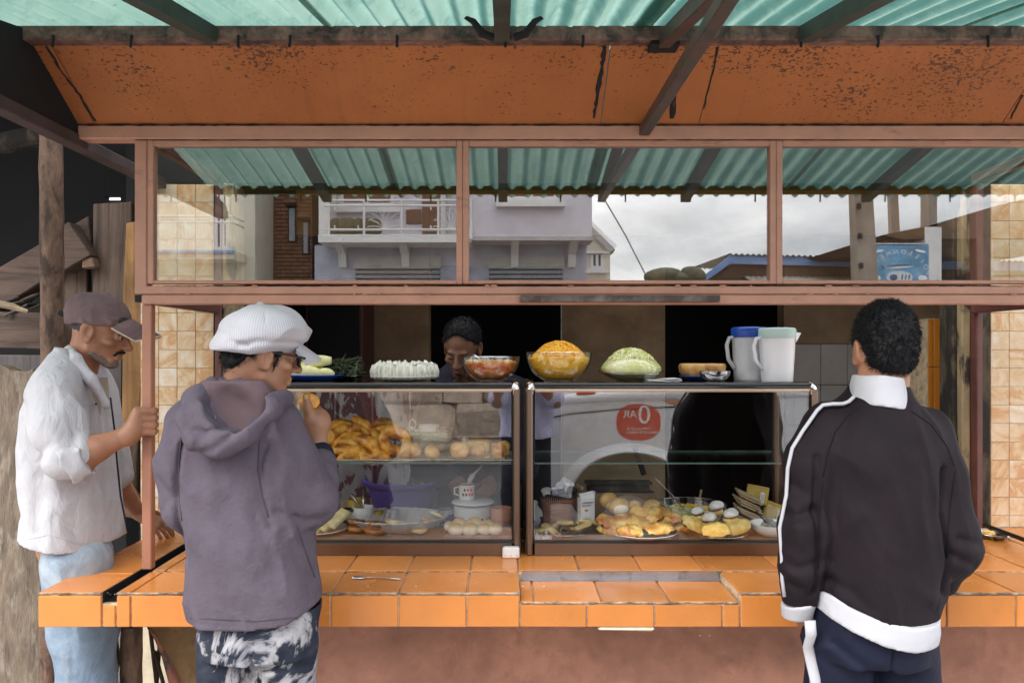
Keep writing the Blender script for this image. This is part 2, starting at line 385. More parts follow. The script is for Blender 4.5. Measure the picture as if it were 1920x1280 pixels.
MT['inkblue'] = mat('dark_blue_print', (.05, .07, .2), .5, .05, 5, 0); MT['ink'] = mat('black_print', (.02, .02, .02), .5, .05, 5, 0)
MT['teal'] = mat('teal_print', (.01, .3, .36), .5, .05, 5, 0); MT['orangepr'] = mat('orange_print', (.8, .25, .03), .5, .05, 5, 0)
def food(name, a, b, scale=26, rough=.42, bump=.5, bd=.004, spec=.5, t1=.38, t2=.64, c3=None, sub=.0):
    t = NT(name); f = t.noise(scale, 6, .6, .5); st = [(t1, a), (t2, b)]
    if c3: st.append((min(.99, t2 + .1), c3))
    col = t.ramp(f, *st)
    kw = {}
    return t.done(t.bsdf(col, rough, 0., t.bump(t.noise(scale * 2, 5), bump, bd), spec, **kw))
MT['fritter'] = food('fried_banana', (.3, .08, .007), (.82, .39, .045), 22, .32, .9, .006, t1=.36, t2=.56, c3=(.88, .55, .14))
MT['dough'] = food('fried_dough', (.46, .19, .045), (.84, .54, .23), 20, .55); MT['bun'] = None
MT['brownfry'] = food('dark_fried_cake', (.13, .04, .01), (.4, .15, .03), 30, .4); MT['palefry'] = food('pale_flat_cake', (.6, .42, .2), (.78, .65, .42), 30, .6)
MT['samosa'] = food('fried_pastry', (.48, .17, .025), (.88, .56, .14), 20, .4, bd=.006, t1=.4, t2=.56, c3=(.92, .7, .3)); MT['crepe'] = food('rolled_pancake', (.7, .46, .16), (.9, .76, .42), 24, .6)
MT['choux'] = food('yellow_pastry', (.72, .46, .1), (.92, .74, .28), 22, .55); MT['sugar'] = food('icing_sugar', (.68, .66, .66), (.85, .85, .86), 30, .9, c3=(.9, .9, .9))
MT['filling'] = food('dark_filling', (.05, .02, .01), (.15, .06, .03), 30, .5); MT['egg'] = food('egg_white', (.75, .72, .62), (.84, .82, .76), 10, .35, .15)
MT['egg_skin'] = food('toasted_bun_skin', (.46, .26, .07), (.72, .5, .2), 10, .5); MT['frost'] = food('cream_frosting', (.6, .62, .5), (.76, .76, .66), 20, .5)
MT['salsa'] = food('red_salsa', (.62, .07, .012), (.75, .36, .06), 55, .3, c3=(.75, .68, .4)); MT['carrot'] = food('grated_carrot', (.82, .36, .008), (.98, .6, .035), 70, .5)
MT['cabbage'] = food('pale_cabbage', (.58, .62, .18), (.8, .8, .46), 16, .45, c3=(.76, .76, .55)); MT['slaw'] = food('green_slaw', (.3, .42, .16), (.72, .76, .5), 40, .5)
MT['rice'] = food('white_grated_food', (.6, .62, .45), (.82, .82, .68), 40, .6); MT['gourd'] = food('pale_yellow_flesh', (.7, .68, .26), (.82, .8, .45), 8, .4, .1)
MT['herb'] = food('dark_herbs', (.018, .03, .01), (.06, .08, .025), 30, .6); MT['pie'] = food('pie_crust', (.4, .17, .04), (.72, .46, .16), 16, .5)
MT['packet'] = food('kraft_packet', (.3, .22, .12), (.5, .4, .25), 20, .6, .2); MT['mustard'] = food('mustard_packet', (.35, .24, .04), (.5, .36, .08), 30, .6, .2)
MT['greycube'] = food('grey_cubes', (.16, .15, .14), (.42, .4, .37), 60, .7); MT['sandwich'] = food('yellow_omelette', (.6, .5, .2), (.78, .7, .42), 30, .6)
def bun():
    t = NT('soft_white_bun'); g = t.n('ShaderNodeTexCoord').outputs['Generated']; x = t.n('ShaderNodeSeparateXYZ'); t.l(g, x.inputs[0])
    h = t.math('ADD', x.outputs[2], t.math('MULTIPLY', t.noise(18, 3), .3)); col = t.ramp(h, (.75, (.82, .78, .66)), (1.05, (.72, .46, .16)))
    return t.done(t.bsdf(col, .5, 0., t.bump(t.noise(40, 4), .1, .002)))
MT['bun'] = bun()
def basket():
    t = NT('woven_basket_reed'); w = t.n('ShaderNodeTexWave', bands_direction='Z'); w.inputs['Scale'].default_value = 62; w.inputs['Distortion'].default_value = 2.5; w.inputs['Detail'].default_value = 3
    t.l(t.pos, w.inputs['Vector']); col = t.ramp(t.noise(11, 6, .6, st=(1, 1, 3)), (.35, (.28, .12, .07)), (.65, (.6, .32, .2)))
    col = t.mix(t.math('MULTIPLY', w.outputs['Fac'], .4), col, (.08, .035, .025))
    return t.done(t.bsdf(col, .75, 0., t.bump(w.outputs['Fac'], .6, .004)))
MT['basket'] = basket()
def skin(name, c, c2):
    t = NT(name); f = t.noise(14, 6, .6); col = t.ramp(f, (.3, dk(c, .8)), (.7, dk(c, 1.15))); col = t.mix(t.ramp(t.noise(5, 4), (.45, 0.), (.7, .5)), col, c2)
    x = t.bsdf(col, .48, 0., t.bump(t.math('ADD', t.noise(130, 4), t.noise(38, 4)), .3, .002), .45)
    return t.done(x)
MT['skin_old'] = skin('brown_weathered_skin', (.36, .17, .1), (.26, .11, .06)); MT['skin_f'] = skin('warm_brown_skin', (.34, .17, .1), (.24, .1, .05))
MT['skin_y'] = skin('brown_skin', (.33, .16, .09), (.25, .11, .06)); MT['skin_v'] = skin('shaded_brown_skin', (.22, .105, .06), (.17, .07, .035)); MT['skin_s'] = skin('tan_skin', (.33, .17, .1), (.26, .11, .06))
def cloth(name, c, var=.12, rough=.85, weave=450, ws=.12, fold=.5, c2=None, thr=(.5, .7), cs=6, sheen=.3, fs=9.):
    t = NT(name); col = t.ramp(t.noise(11, 6, .65), (.3, dk(c, 1 - var)), (.7, dk(c, 1 + var)))
    if c2 is not None: col = t.mix(t.ramp(t.noise(cs, 8, .65, .8), (thr[0], 0.), (thr[1], 1.)), col, c2)
    n1 = t.noise(fs, 3, .5, .8, st=(1.5, 1.5, .8)); n2 = t.noise(weave, 2)
    h = t.math('ADD', n1, t.math('MULTIPLY', n2, ws))
    x = t.bsdf(col, rough, 0., t.bump(h, fold, .012), .25)
    return t.done(x)
MT['hoodie'] = cloth('plum_grey_fleece', (.094, .077, .1), .16, .95, 90, .35, fold=.45, c2=(.112, .093, .117), thr=(.45, .85), cs=30); MT['lining'] = cloth('hood_lining', (.12, .082, .09), .1, .9)
MT['shirt'] = cloth('pale_cotton_shirt', (.52, .515, .545), .08, .85, fold=.8, fs=14.); MT['tee'] = cloth('beige_tee', (.4, .35, .3), .1)
MT['jeans_pale'] = cloth('washed_blue_denim', (.2, .27, .36), .25, .9, fold=.7, c2=(.45, .5, .53), thr=(.45, .75), cs=5)
def acid():
    t = NT('acid_washed_denim'); col = t.ramp(t.noise(30, 5), (.3, (.014, .018, .03)), (.7, (.035, .042, .062)))
    f = t.noise(5.2, 6, .6, 1.5, st=(1.5, 1.2, .85)); s_ = t.math('ABSOLUTE', t.math('SUBTRACT', f, .56)); p = t.ramp(s_, (.0, 1.), (.045, .75), (.085, 0.))
    col = t.mix(p, col, t.ramp(t.noise(12, 6), (.3, (.26, .26, .3)), (.7, (.55, .54, .55))))
    return t.done(t.bsdf(col, .9, 0., t.bump(t.math('ADD', t.noise(12, 4), t.noise(400, 2)), .35, .006), .2))
MT['jeans_acid'] = acid()
MT['jacket'] = cloth('black_plum_track_jacket', (.0078, .004, .0068), .35, .78, 120, .12, .45); MT['navy'] = cloth('navy_track_trousers', (.004, .006, .02), .15, .7, 600, .05, .35)
MT['whitecloth'] = cloth('white_ribbed_cloth', (.43, .43, .46), .04, .8, 300, .1, .15); MT['cuffnavy'] = cloth('dark_navy_cuff', (.012, .015, .028), .1)
MT['capbrown'] = cloth('faded_plum_cap', (.15, .1, .105), .25, .9, fold=.3, c2=(.3, .22, .2), thr=(.55, .75), cs=9); MT['captrim'] = cloth('pale_piping', (.6, .52, .4), .05)
MT['navyjk'] = cloth('dark_navy_jacket', (.012, .013, .024), .1); MT['lav'] = cloth('lavender_shirt', (.5, .49, .66), .06, .85, fold=.5); MT['darktr'] = cloth('black_trousers', (.018, .018, .025), .1)
def stripecap():
    t = NT('striped_cap_cotton'); o = t.n('ShaderNodeTexCoord').outputs['Object']; x = t.n('ShaderNodeSeparateXYZ'); t.l(o, x.inputs[0]); X, Y = x.outputs[0], x.outputs[1]
    th = t.math('ARCTAN2', Y, X); k = math.pi / 4; i = t.math('MULTIPLY', t.math('ROUND', t.math('DIVIDE', th, k)), k)
    u = t.math('SUBTRACT', t.math('MULTIPLY', Y, t.math('COSINE', i)), t.math('MULTIPLY', X, t.math('SINE', i)))
    s_ = t.ramp(t.math('SINE', t.math('MULTIPLY', u, 2 * math.pi / .0062)), (.0, 1.), (.35, 0.))
    col = t.mix(t.math('MULTIPLY', s_, t.math('MULTIPLY_ADD', t.noise(12, 4), .8, -.05)), (.52, .52, .55), (.24, .23, .28))
    return t.done(t.bsdf(col, .9, 0., t.bump(t.math('ADD', t.noise(16, 3), t.noise(400, 2)), .35, .006), .2))
MT['capstripe'] = stripecap()
MT['hair'] = mat('black_hair', (.003, .003, .0045), .62, .4, 40, 0, spec=.3); MT['stubble'] = mat('greying_stubble', (.17, .125, .105), .85, .4, 220, .5, 260, .003)
MT['hairgrey'] = mat('short_greying_hair', (.05, .045, .045), .8, .5, 160, .6, 200, .003)
MT['eye'] = mat('eye_white', (.5, .45, .4), .2, .1, 9, 0); MT['pupil'] = mat('dark_iris', (.012, .008, .006), .15, .1, 9, 0); MT['blackpl'] = mat('black_plastic', (.01, .01, .011), .25, .1, 9, 0)
MT['lip'] = mat('lips', (.17, .06, .045), .45, .1, 20, .1); MT['brow'] = mat('eyebrow_hair', (.02, .014, .012), .8, .3, 60, .3)
MT['shoe'] = mat('dark_shoe', (.03, .025, .022), .5, .2, 9, .1)
MT['asphalt'] = mat('asphalt', (.08, .078, .08), .9, .25, 3, .5, 70, .01); MT['pave'] = mat('concrete_pavement', (.36, .33, .3), .9, .25, 4, .4, 40, .006)
MT['stonewall'] = mat('sandy_stone', (.62, .47, .34), .9, .3, 5, .6, 12, .02, rv=.12, c2=(.24, .16, .1), thr=(.55, .75), cs=6)
MT['stonejoint'] = mat('earth_joint', (.28, .2, .14), .95, .3, 6, .3)
MT['carwhite'] = mat('white_car_paint', (.72, .73, .75), .18, .02, 3, 0); MT['tyre'] = mat('tyre_rubber', (.02, .02, .021), .8, .2, 20, .1)
MT['cardark'] = mat('dark_car_glass', (.015, .017, .02), .08, .1, 4, 0); MT['carplas'] = mat('dark_car_plastic', (.03, .03, .03), .6, .1, 5, 0); MT['amber'] = mat('amber_lens', (.35, .14, .03), .2, .1, 9, 0)
MT['lavwall'] = mat('lavender_grey_render', (.62, .59, .65), .85, .1, 2.5, .25, 30, .005, c2=(.54, .51, .57), thr=(.5, .8), cs=1.2)
MT['lavlow'] = mat('shaded_stained_render', (.46, .46, .54), .85, .22, 3, .25, 30, .005, c2=(.34, .33, .36), thr=(.5, .75), cs=2.5)  # lower wall: shade of the overhang put into the darker colour
MT['concrete'] = mat('stained_concrete', (.5, .48, .46), .9, .25, 4, .4, 30, .006, c2=(.16, .14, .13), thr=(.55, .75), cs=4); MT['whitepaint'] = mat('white_trim_paint', (.72, .71, .7), .6, .06, 5, .05)
MT['creamwall'] = mat('cream_render', (.68, .63, .52), .85, .12, 2, .2); MT['brick'] = mat('brown_brick', (.3, .15, .085), .9, .3, 6, .4, rv=.25); MT['brickjoint'] = mat('brick_mortar', (.1, .06, .04), .95, .2, 6, .2)
MT['winbrown'] = mat('brown_window_wood', (.16, .08, .05), .6, .2, 6, .1); MT['pane'] = mat('dark_window_pane', (.03, .03, .035), .1, .2, 5, 0); MT['shutter'] = mat('grey_roller_shutter', (.36, .35, .36), .55, .12, 6, .1)
MT['bluefascia'] = mat('blue_fascia_paint', (.2, .31, .56), .6, .12, 5, .1); MT['rooftin'] = mat('weathered_roof_tin', (.4, .36, .31), .7, .3, 5, .1, c2=(.22, .15, .1), thr=(.5, .75), cs=4)
MT['edgeboard'] = mat('ochre_brown_edge_board', (.2, .12, .03), .8, .3, 5, .2)
MT['polegrey'] = mat('brownish_concrete_pole', (.27, .22, .18), .9, .3, 5, .3, 30, .006, st=(1, 1, .4))
MT['brownroof'] = mat('brown_roof_soffit', (.13, .075, .045), .85, .25, 4, .2); MT['tarp'] = mat('olive_tarpaulin', (.13, .115, .07), .85, .3, 6, .5, 16, .02)
MT['signblue'] = mat('blue_banner_print', (.1, .3, .5), .5, .35, 4, 0, c2=(.4, .58, .7), thr=(.52, .8), cs=3.5); MT['fishblue'] = mat('fish_blue_print', (.04, .09, .22), .4, .15, 9, 0); MT['fishpale'] = mat('fish_silver_print', (.62, .68, .72), .4, .1, 9, 0)
MT['cable'] = mat('black_cable', (.012, .012, .012), .5, .1, 9, 0)

MT['shirt_seam'] = cloth('shirt_seam_thread', (.5, .49, .53), .06); MT['hood_seam'] = cloth('fleece_seam', (.065, .052, .068), .1); MT['jacket_seam'] = cloth('jacket_seam_thread', (.004, .0035, .0045), .1)

MT['rail_dark'] = mat('rail_dark_reflection', (.03, .027, .024), .14, .1, 6, 0, metal=.6)
# ---------------------------------------------------------------- ground
YF, YB, ZC = 2.5, 3.13, .845            # glazed screen plane, tiled front wall plane, counter top
m = MB().box((-14, -.4, -.3), (14, 9, 0)); struct(obj('pavement', m, MT['pave']))
m = MB().box((-14, -.52, -.3), (14, -.403, .004)); struct(obj('kerb', m, MT['concrete']))
m = MB().box((-60, -60, -.4), (60, -.523, -.12)); struct(obj('road', m, MT['asphalt']))
# ---------------------------------------------------------------- awning
AW0, AWS = 2.037, .2                     # underside height at Y=0 and slope (rises towards the shop)
def awz(y): return AW0 + AWS * y
aw = thing('awning', 'green corrugated awning on dark rafters sloping over the whole food stall', 'awning', (0, 2.24, awz(2.24)))
xs = [(-2.5, -1.42), (-1.47, -.49), (-.54, .44), (.39, 1.37), (1.32, 2.30), (2.25, 3.25)]
for i, (a, b) in enumerate(xs):
    n = int((b - a) / .0095); lift = .004 * (i % 2)
    up, dn = [], []
    m = MB()
    def fn(u, v, o=0.):
        x = a + (b - a) * u; y = 1.30 + (2.62 - 1.30) * v
        return (x, y, awz(y) + .019 + .016 * math.cos(2 * math.pi * x / .076) + lift + o + .002 * math.sin(x * 9 + y * 7))
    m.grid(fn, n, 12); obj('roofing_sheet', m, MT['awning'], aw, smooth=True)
for x in (-1.70, -.84, -.005, .86, 1.72, 2.55):
    m = MB(); w = .021
    for (y0, y1) in ((1.36, 2.208),):
        m.add([(x + sx * w, y, awz(y) + dz) for y in (y0, y1) for dz in (-.042, .002) for sx in (-1, 1)],
              [(0, 1, 3, 2), (4, 6, 7, 5), (0, 4, 5, 1), (2, 3, 7, 6), (0, 2, 6, 4), (1, 5, 7, 3)])
    obj('rafter', m, MT['rafter'], aw)
m = MB().box((-2.5, 1.375, 2.300), (3.2, 1.395, 2.338)); obj('edge_board', m, MT['edgeboard'], aw)
for x in np.arange(-1.9, 2.6, .31):     # roofing bolts hanging below the edge board
    m = MB().tube([(x, 1.345, awz(1.345) + .02), (x, 1.345, 2.272)], .004, 6); obj('bolt', m, MT['black'], aw)
# long angle-iron purlin at the back edge of the awning, with hook bolts
pl = thing('purlin', 'rusty steel beam above the orange board, dotted with hook bolts', 'steel beam', (0, 2.24, 2.45))
m = MB().cbox((.55, 2.235, 2.466), (3.95, .05, .04), .003); obj('beam', m, MT['rust'], pl)
for px in (102, 248, 448, 545, 745, 948, 1093, 1500, 1645, 1850):
    x = wx(px, 2.21); m = MB().tube([(x, 2.205, 2.455), (x, 2.203, 2.434), (x + rnd.uniform(-.003, .003), 2.203, 2.421)], .0042, 6); obj('hook_bolt', m, MT['black'], pl)
x = wx(945, 2.2)
for s in (-1, 1):                        # bent hook on either side of the middle rafter
    m = MB().tube([(x + s * .03, 2.16, awz(2.16) - .038), (x + s * .06, 2.15, awz(2.15) - .03), (x + s * .085, 2.13, awz(2.13) + .0), (x + s * .108, 2.12, awz(2.1) + .014)], (.011, .012, .009, .005), 8)
    obj('bent_hook', m, MT['black'], pl, smooth=40)
# steel bracket that carries the awning
br = thing('bracket', 'dark steel diagonal brace running out from the glazed screen under the awning', 'brace', (.45, 2.5, 2.25))
m = MB().cbox((.452, 1.98, 2.266), (.034, 1.06, .034), .003); obj('brace_tube', m, MT['brace'], br)
ra = -math.atan(AWS)
m = MB().cbox((.463, 1.86, awz(1.86) - .03), (.036, .92, .045), .003, rotm(x=-ra)); obj('rafter', m, MT['brace'], br)
m = MB().cbox((.463, 2.245, 2.438), (.085, .06, .014), .003); obj('seat_plate', m, MT['black'], br)
# mouldy orange soffit board in panels
sf = thing('soffit', 'sloping orange soffit board speckled with black mould', 'soffit', (0, 2.5, 2.284))
P0, P1 = np.array((2.497, 2.285)), np.array((2.255, 2.447))
for a, b in ((-1.372, -1.321), (-1.318, .309), (.313, .626), (.629, 1.602), (1.605, 2.5)):
    nrm = np.array((P1 - P0)[::-1]) * (1, -1); nrm = nrm / np.linalg.norm(nrm) * .012
    q = [P0, P1, P1 + np.abs(nrm), P0 + np.abs(nrm)]
    m = MB(); m.add([(x, y, z) for x in (a, b) for y, z in q], [(0, 1, 2, 3), (7, 6, 5, 4), (0, 4, 5, 1), (1, 5, 6, 2), (2, 6, 7, 3), (3, 7, 4, 0)]); obj('panel', m, MT['soffit'], sf)
def seam(pts, w):
    m = MB(); d = []
    for k, (px, py) in enumerate(pts):
        t = (py - 83) / 154.; y = P1[0] + (P0[0] - P1[0]) * t; z = P1[1] + (P0[1] - P1[1]) * t; d.append((wx(px, y), y - .001, z - .001))
    dn = []
    for i in range(len(d) - 1):
        for k in range(6):
            p = np.array(d[i]) + (np.array(d[i + 1]) - d[i]) * k / 6.; p[0] += rnd.uniform(-.0022, .0022); dn.append(p)
    m.tube(dn, [w * rnd.uniform(.5, 1.5) for _ in dn], 6, flat=.35); obj('tar_seam', m, MT['black'], sf)
seam([(88, 84), (118, 134), (150, 175), (184, 238)], .0042); seam([(1133, 84), (1129, 120), (1118, 185), (1112, 228)], .0055); seam([(1262, 170), (1258, 232)], .005)
seam([(1268, 165), (1262, 232)], .003); seam([(1346, 86), (1334, 140), (1316, 215)], .003); seam([(1918, 175), (1890, 232)], .004)
# dark gable end with its beam on the left
ge = thing('gable_end', 'black boarded end of the awning at the upper left', 'gable end', (-1.39, 2.4, 2.23))
m = MB().prism([(1.2, 2.255), (2.52, 2.255), (2.52, awz(2.52)), (1.2, awz(1.2))], -1.40, -1.376, 0); obj('board', m, MT['black'], ge)
m = MB().cbox((-1.392, 2.3, 2.235), (.05, 2.2, .04), .003); obj('beam', m, MT['darksteel'], ge)
# ---------------------------------------------------------------- glazed screen over the counter
gs = thing('glazed_screen', 'dusty pink steel screen of three long windows standing over the counter', 'glazed screen', (0, YF, 1.7))
def bar(name, x0, x1, z0, z1, y0=YF, y1=YF + .05, mt='frame', b=.003):
    m = MB().cbox(((x0 + x1) / 2, (y0 + y1) / 2, (z0 + z1) / 2), (x1 - x0, y1 - y0, z1 - z0), b); return obj(name, m, MT[mt], gs)
zT, zG1, zG0, zB = wz(237, YF), wz(273, YF), wz(525, YF), wz(570, YF)
bar('top_beam', -1.372, 2.45, wz(262, YF), zT, YF - .012, YF + .05)
xL, xR = wx(252, YF), wx(2068, YF)
bar('corner_post', xL, wx(274, YF), wz(551, YF), wz(262.6, YF)); bar('corner_post', wx(2046, YF), xR, wz(551, YF), wz(262.6, YF))
bar('bottom_beam', wx(266, YF), xR, zB, wz(552.5, YF), YF - .004); bar('middle_beam', xL, xR, wz(551.5, YF), wz(536, YF), YF - .001)
bar('post', wx(265, YF), wx(283, YF), wz(1068, YF), zB - .001, YF + .002, YF + .034, 'frame_low'); bar('post', wx(2046, YF), wx(2064, YF), wz(1068, YF), zB - .001, YF + .002, YF + .034, 'frame_low')
for x in (wx(267, YF), wx(2050, YF)):    # side rails back to the wall
    m = MB().cbox((x, (YF + .052 + YB) / 2, zB + .02), (.035, YB - YF - .054, .035), .003); obj('side_rail', m, MT['redsteel'], gs)
    m = MB().cbox((x, (YF + .052 + YB) / 2, zT - .03), (.035, YB - YF - .054, .035), .003); obj('side_rail', m, MT['redsteel'], gs)
m = MB().box((wx(252, YF), YF + .003, wz(566, YF)), (wx(265.5, YF), YF + .04, wz(553, YF))); obj('tube_end', m, MT['black'], gs)
m = MB().cbox((wx(1163, YF - .03), YF - .018, wz(561, YF)), (.64, .02, .021), .002); obj('shutter_track', m, MT['track'], gs)
for a, b in ((274.8, 867), (867.6, 1456), (1456.6, 2045.4)):
    f = [('stile', a, a + 11.5, zG0 - .012, zG1 + .018), ('stile', b - 11.5, b, zG0 - .012, zG1 + .018), ('rail', a + 11.7, b - 11.7, zG1 - .0, zG1 + .018), ('rail', a + 11.7, b - 11.7, zG0 - .012, zG0)]
    mb = MB()
    for nme, p, q, z0, z1 in f: mb.cbox(((wx(p, YF) + wx(q, YF)) / 2, YF + .02, (z0 + z1) / 2), (wx(q, YF) - wx(p, YF), .034, z1 - z0), .002)
    w = obj('window_sash', mb, MT['frame'], gs)
    m = MB().box((wx(a + 11, YF), YF + .018, zG0 - .003), (wx(b - 11, YF), YF + .022, zG1 + .003)); obj('window_pane', m, MT['glass_up'], w)
def grime(z, y, r, a, b):
    n = int((b - a) / .02); obj('grime_line', MB().tube([(a + (b - a) * k / n, y, z + rnd.uniform(-.0008, .0008)) for k in range(n + 1)], [r * rnd.uniform(.4, 1.4) for _ in range(n + 1)], 5), MT['black'], gs)
grime(zT + .0005, YF - .0125, .0026, -1.37, 2.4); grime(wz(262.3, YF), YF - .001, .0014, xL, xR); grime(wz(536, YF), YF - .0005, .0012, -1.1, 1.9)
# weld lumps along the sash joints
mb = MB()
for k in range(46):
    x = rnd.uniform(-1.1, 1.9); z = wz(rnd.choice((552, 536, 267)), YF); mb.blob((x, YF - .004, z), (rnd.uniform(.004, .014), .004, rnd.uniform(.002, .004)), nu=7, nv=5)
o = obj('weld_beads', mb, MT['frame'], gs, smooth=True); o['kind'] = 'stuff'
# ---------------------------------------------------------------- tiled counter
ct = thing('counter', 'orange tiled serving counter with a sunken middle section', 'counter', (0, 2.28, .743))
YC = 2.28; xl = wx(70, YC); xs0, xs1 = wx(191, YC), wx(217, YC); lo0, lo1 = wx(975, YC), wx(1388, YC); zl = ZC - .027; xe = 2.45
T = .007
mb = MB(); mb.box((xl + T, YC + T, .7435), (xs0 - .004, YB - .002, ZC - T)); mb.box((xs0 - .003, YC + T, .7437), (xs1 + .003, YB - .004, ZC - .034))
mb.box((xs1 + .004, YC + T, .7435), (lo0 - .003, YB - .002, ZC - T)); mb.box((lo0 - .002, YC + T, .7437), (lo1 + .002, 2.505, zl - T)); mb.box((lo0 - .002, 2.507, .7435), (lo1 + .002, YB - .002, ZC - T)); mb.box((lo1 + .003, YC + T, .7435), (xe, YB - .002, ZC - T))
obj('slab', mb, MT['grout'], ct)
_tm = {}
def tile(x0, x1, y0, y1, z0, z1, m_='tile', g=.0022, parent=ct, name='tile', b=.0025):
    dx, dy, dz = x1 - x0, y1 - y0, z1 - z0
    d = [max(.004, q - 2 * g) for q in (dx, dy, dz)]; k = int(np.argmin(d)); d[k] = (dx, dy, dz)[k]
    key = tuple(int(q * 2000) for q in d) + (m_, name)
    c = ((x0 + x1) / 2, (y0 + y1) / 2, (z0 + z1) / 2); base = np.array(ORI[parent.name])
    if key not in _tm:
        o = obj(name, MB().cbox((0, 0, 0), d, b), MT[m_], None, at=(0, 0, 0), fixn=False); o.parent = parent; o.location = np.array(c) - base
        _tm[key] = o
    else: o = copy_at(_tm[key], np.array(c) - base, parent=parent)
    o.rotation_euler = (rnd.uniform(-.004, .004), rnd.uniform(-.004, .004), 0) if m_ == 'tile' else (0, 0, 0)
    return o
zf0 = .741
fj = [245, 372, 496, 620, 747, 875, 975]; rj = [1388, 1517, 1646, 1775, 1905, 2033, 2160, 2290, 2420, 2503]
tile(xl, xs0, YC, YC + T, zf0, ZC - T - .001); tile(xs0, xs1, YC + .001, YC + T, zf0, ZC - .036); tile(xs1, wx(245, YC), YC, YC + T, zf0, ZC - T - .001)
for a, b in list(zip(fj[:-1], fj[1:])) + list(zip(rj[:-1], rj[1:])): tile(wx(a, YC), wx(b, YC), YC, YC + T, zf0, ZC - T - .001)
for a, b in ((975, 1101), (1101, 1228), (1228, 1355), (1355, 1388)): tile(wx(a, YC), wx(b, YC), YC, YC + T, zf0, zl - T - .001)
ys = [YC, 2.478, 2.677, 2.876, YB - .003]
for a, b in zip(ys[:-1], ys[1:]): tile(xl, xs0, a, b, ZC - T, ZC)
m = MB(); m.box((xs0 - .0025, YC + .02, ZC - .0335), (xs1 + .0025, YB - .01, ZC - .0325)); m.box((xs0 - .0035, YC + .012, ZC - .0345), (xs0 + .0005, YB - .006, ZC - .0015)); m.box((xs1 - .0005, YC + .012, ZC - .0345), (xs1 + .0035, YB - .006, ZC - .0015)); obj('slot_shade', m, MT['black'], ct)  # black liner that paints the deep shade inside the slot
tj = [217] + fj
def toprow(js, y0, y1, z=ZC):
    for a, b in zip(js[:-1], js[1:]): tile(wx(a, YC), wx(b, YC), y0, y1, z - T, z)
toprow(tj, YC, 2.496); toprow(rj, YC, 2.496); toprow([975, 1001, 1129, 1257, 1388], YC, 2.496, zl)
full = tj + [1101, 1230, 1360] + rj[1:]
for a, b in ((2.514, 2.714), (2.714, 2.914), (2.914, YB - .003)): toprow(full, a, b)
m = MB().box((wx(217, YC), 2.498, ZC - .008), (lo0 - .003, 2.512, ZC - .003)); obj('grime_joint', m, MT['black'], ct)
m = MB().box((lo1 + .004, 2.498, ZC - .008), (xe, 2.512, ZC - .003)); obj('grime_joint', m, MT['black'], ct)
tr = MB(); tr.box((wx(979, 2.5), 2.500, zl), (wx(1354, 2.5), 2.506, ZC + .001)); tr.box((wx(979, 2.5), 2.485, zl), (wx(1354, 2.5), 2.4995, zl + .004)); obj('metal_track', tr, MT['steel'], ct)
m = MB().cbox((wx(1172, YC + .03), YC + .03, .736), (.165, .05, .012), .005, jit=.003); obj('mortar_lump', m, MT['grout_pale'], ct)
# worn dirty grout along the front edge of the counter
def worn(x0, x1, y, z, r, mt_, nm):
    n = max(3, int((x1 - x0) / .012)); obj(nm, MB().tube([(x0 + (x1 - x0) * k / n, y + rnd.uniform(-.0006, .0006), z + rnd.uniform(-.0008, .0006)) for k in range(n + 1)], [r * rnd.uniform(.6, 1.35) for _ in range(n + 1)], 6), MT[mt_], ct)
for a, b, z in ((xl, xs0, ZC), (xs1, lo0, ZC), (lo0, lo1, zl), (lo1, xe, ZC)): worn(a + .002, b - .002, YC + .0035, z - .0036, .0034, 'worn_edge', 'edge_grout')
worn(xs1 + .01, lo0 - .005, 2.5, ZC - .002, .0028, 'worn_edge', 'edge_grout'); worn(lo1 + .01, xe, 2.5, ZC - .002, .0035, 'worn_edge', 'edge_grout')
mb = MB()
for k in range(70):
    x = rnd.uniform(xl, 1.6); z = ZC if not lo0 < x < lo1 else zl; mb.blob((x, YC + .001 + rnd.uniform(0, .003), z - rnd.choice((.0015, .006, .1 - .0, .05))), (rnd.uniform(.001, .0045), .0012, rnd.uniform(.001, .0025)), nu=7, nv=5)
o = obj('chip_marks', mb, MT['worn_edge'], ct); o['kind'] = 'stuff'
# sides of the step at the sunken part
m = MB().box((lo0 - .0035, YC + .01, zl), (lo0 - .0005, 2.495, ZC - .006)); obj('step_edge', m, MT['grout'], ct)
m = MB().box((lo1 + .0005, YC + .01, zl), (lo1 + .0035, 2.495, ZC - .006)); obj('step_edge', m, MT['grout'], ct)
# ---------------------------------------------------------------- wall under the counter
YW = 2.72
bw = thing('base_wall', 'stained terracotta plaster wall below the counter', 'wall', (0, YW, 0))
x0 = wx(372, YW)
m = MB().box((x0, YW, 0), (2.05, 3.1, .742)); obj('plaster_face', m, MT['terra'], bw)
m = MB().box((2.052, YW + .03, 0), (2.6, 3.1, .742)); obj('plaster_face', m, MT['jambdark'], bw)
pts = [(275, 1176), (292, 1200), (306, 1228), (318, 1255), (330, 1285), (344, 1330)]
poly = [(wx(px, YW), wz(py, YW)) for px, py in pts] + [(wx(344, YW), 0.), (x0 - .002, 0.), (x0 - .002, .742)]
m = MB().prism(poly, YW + .01, 3.0); obj('bracket_side', m, MT['ochre_pl'], bw)
ep = [(px, py) for px, py in pts]
pth = [(wx(px, YW), YW + .012, wz(py, YW)) for px, py in ep]
m = MB().tube(pth, (.008, .013, .018, .03, .04, .05), 7, flat=.5); obj('chipped_edge', m, MT['pink_pl'], bw, smooth=True)
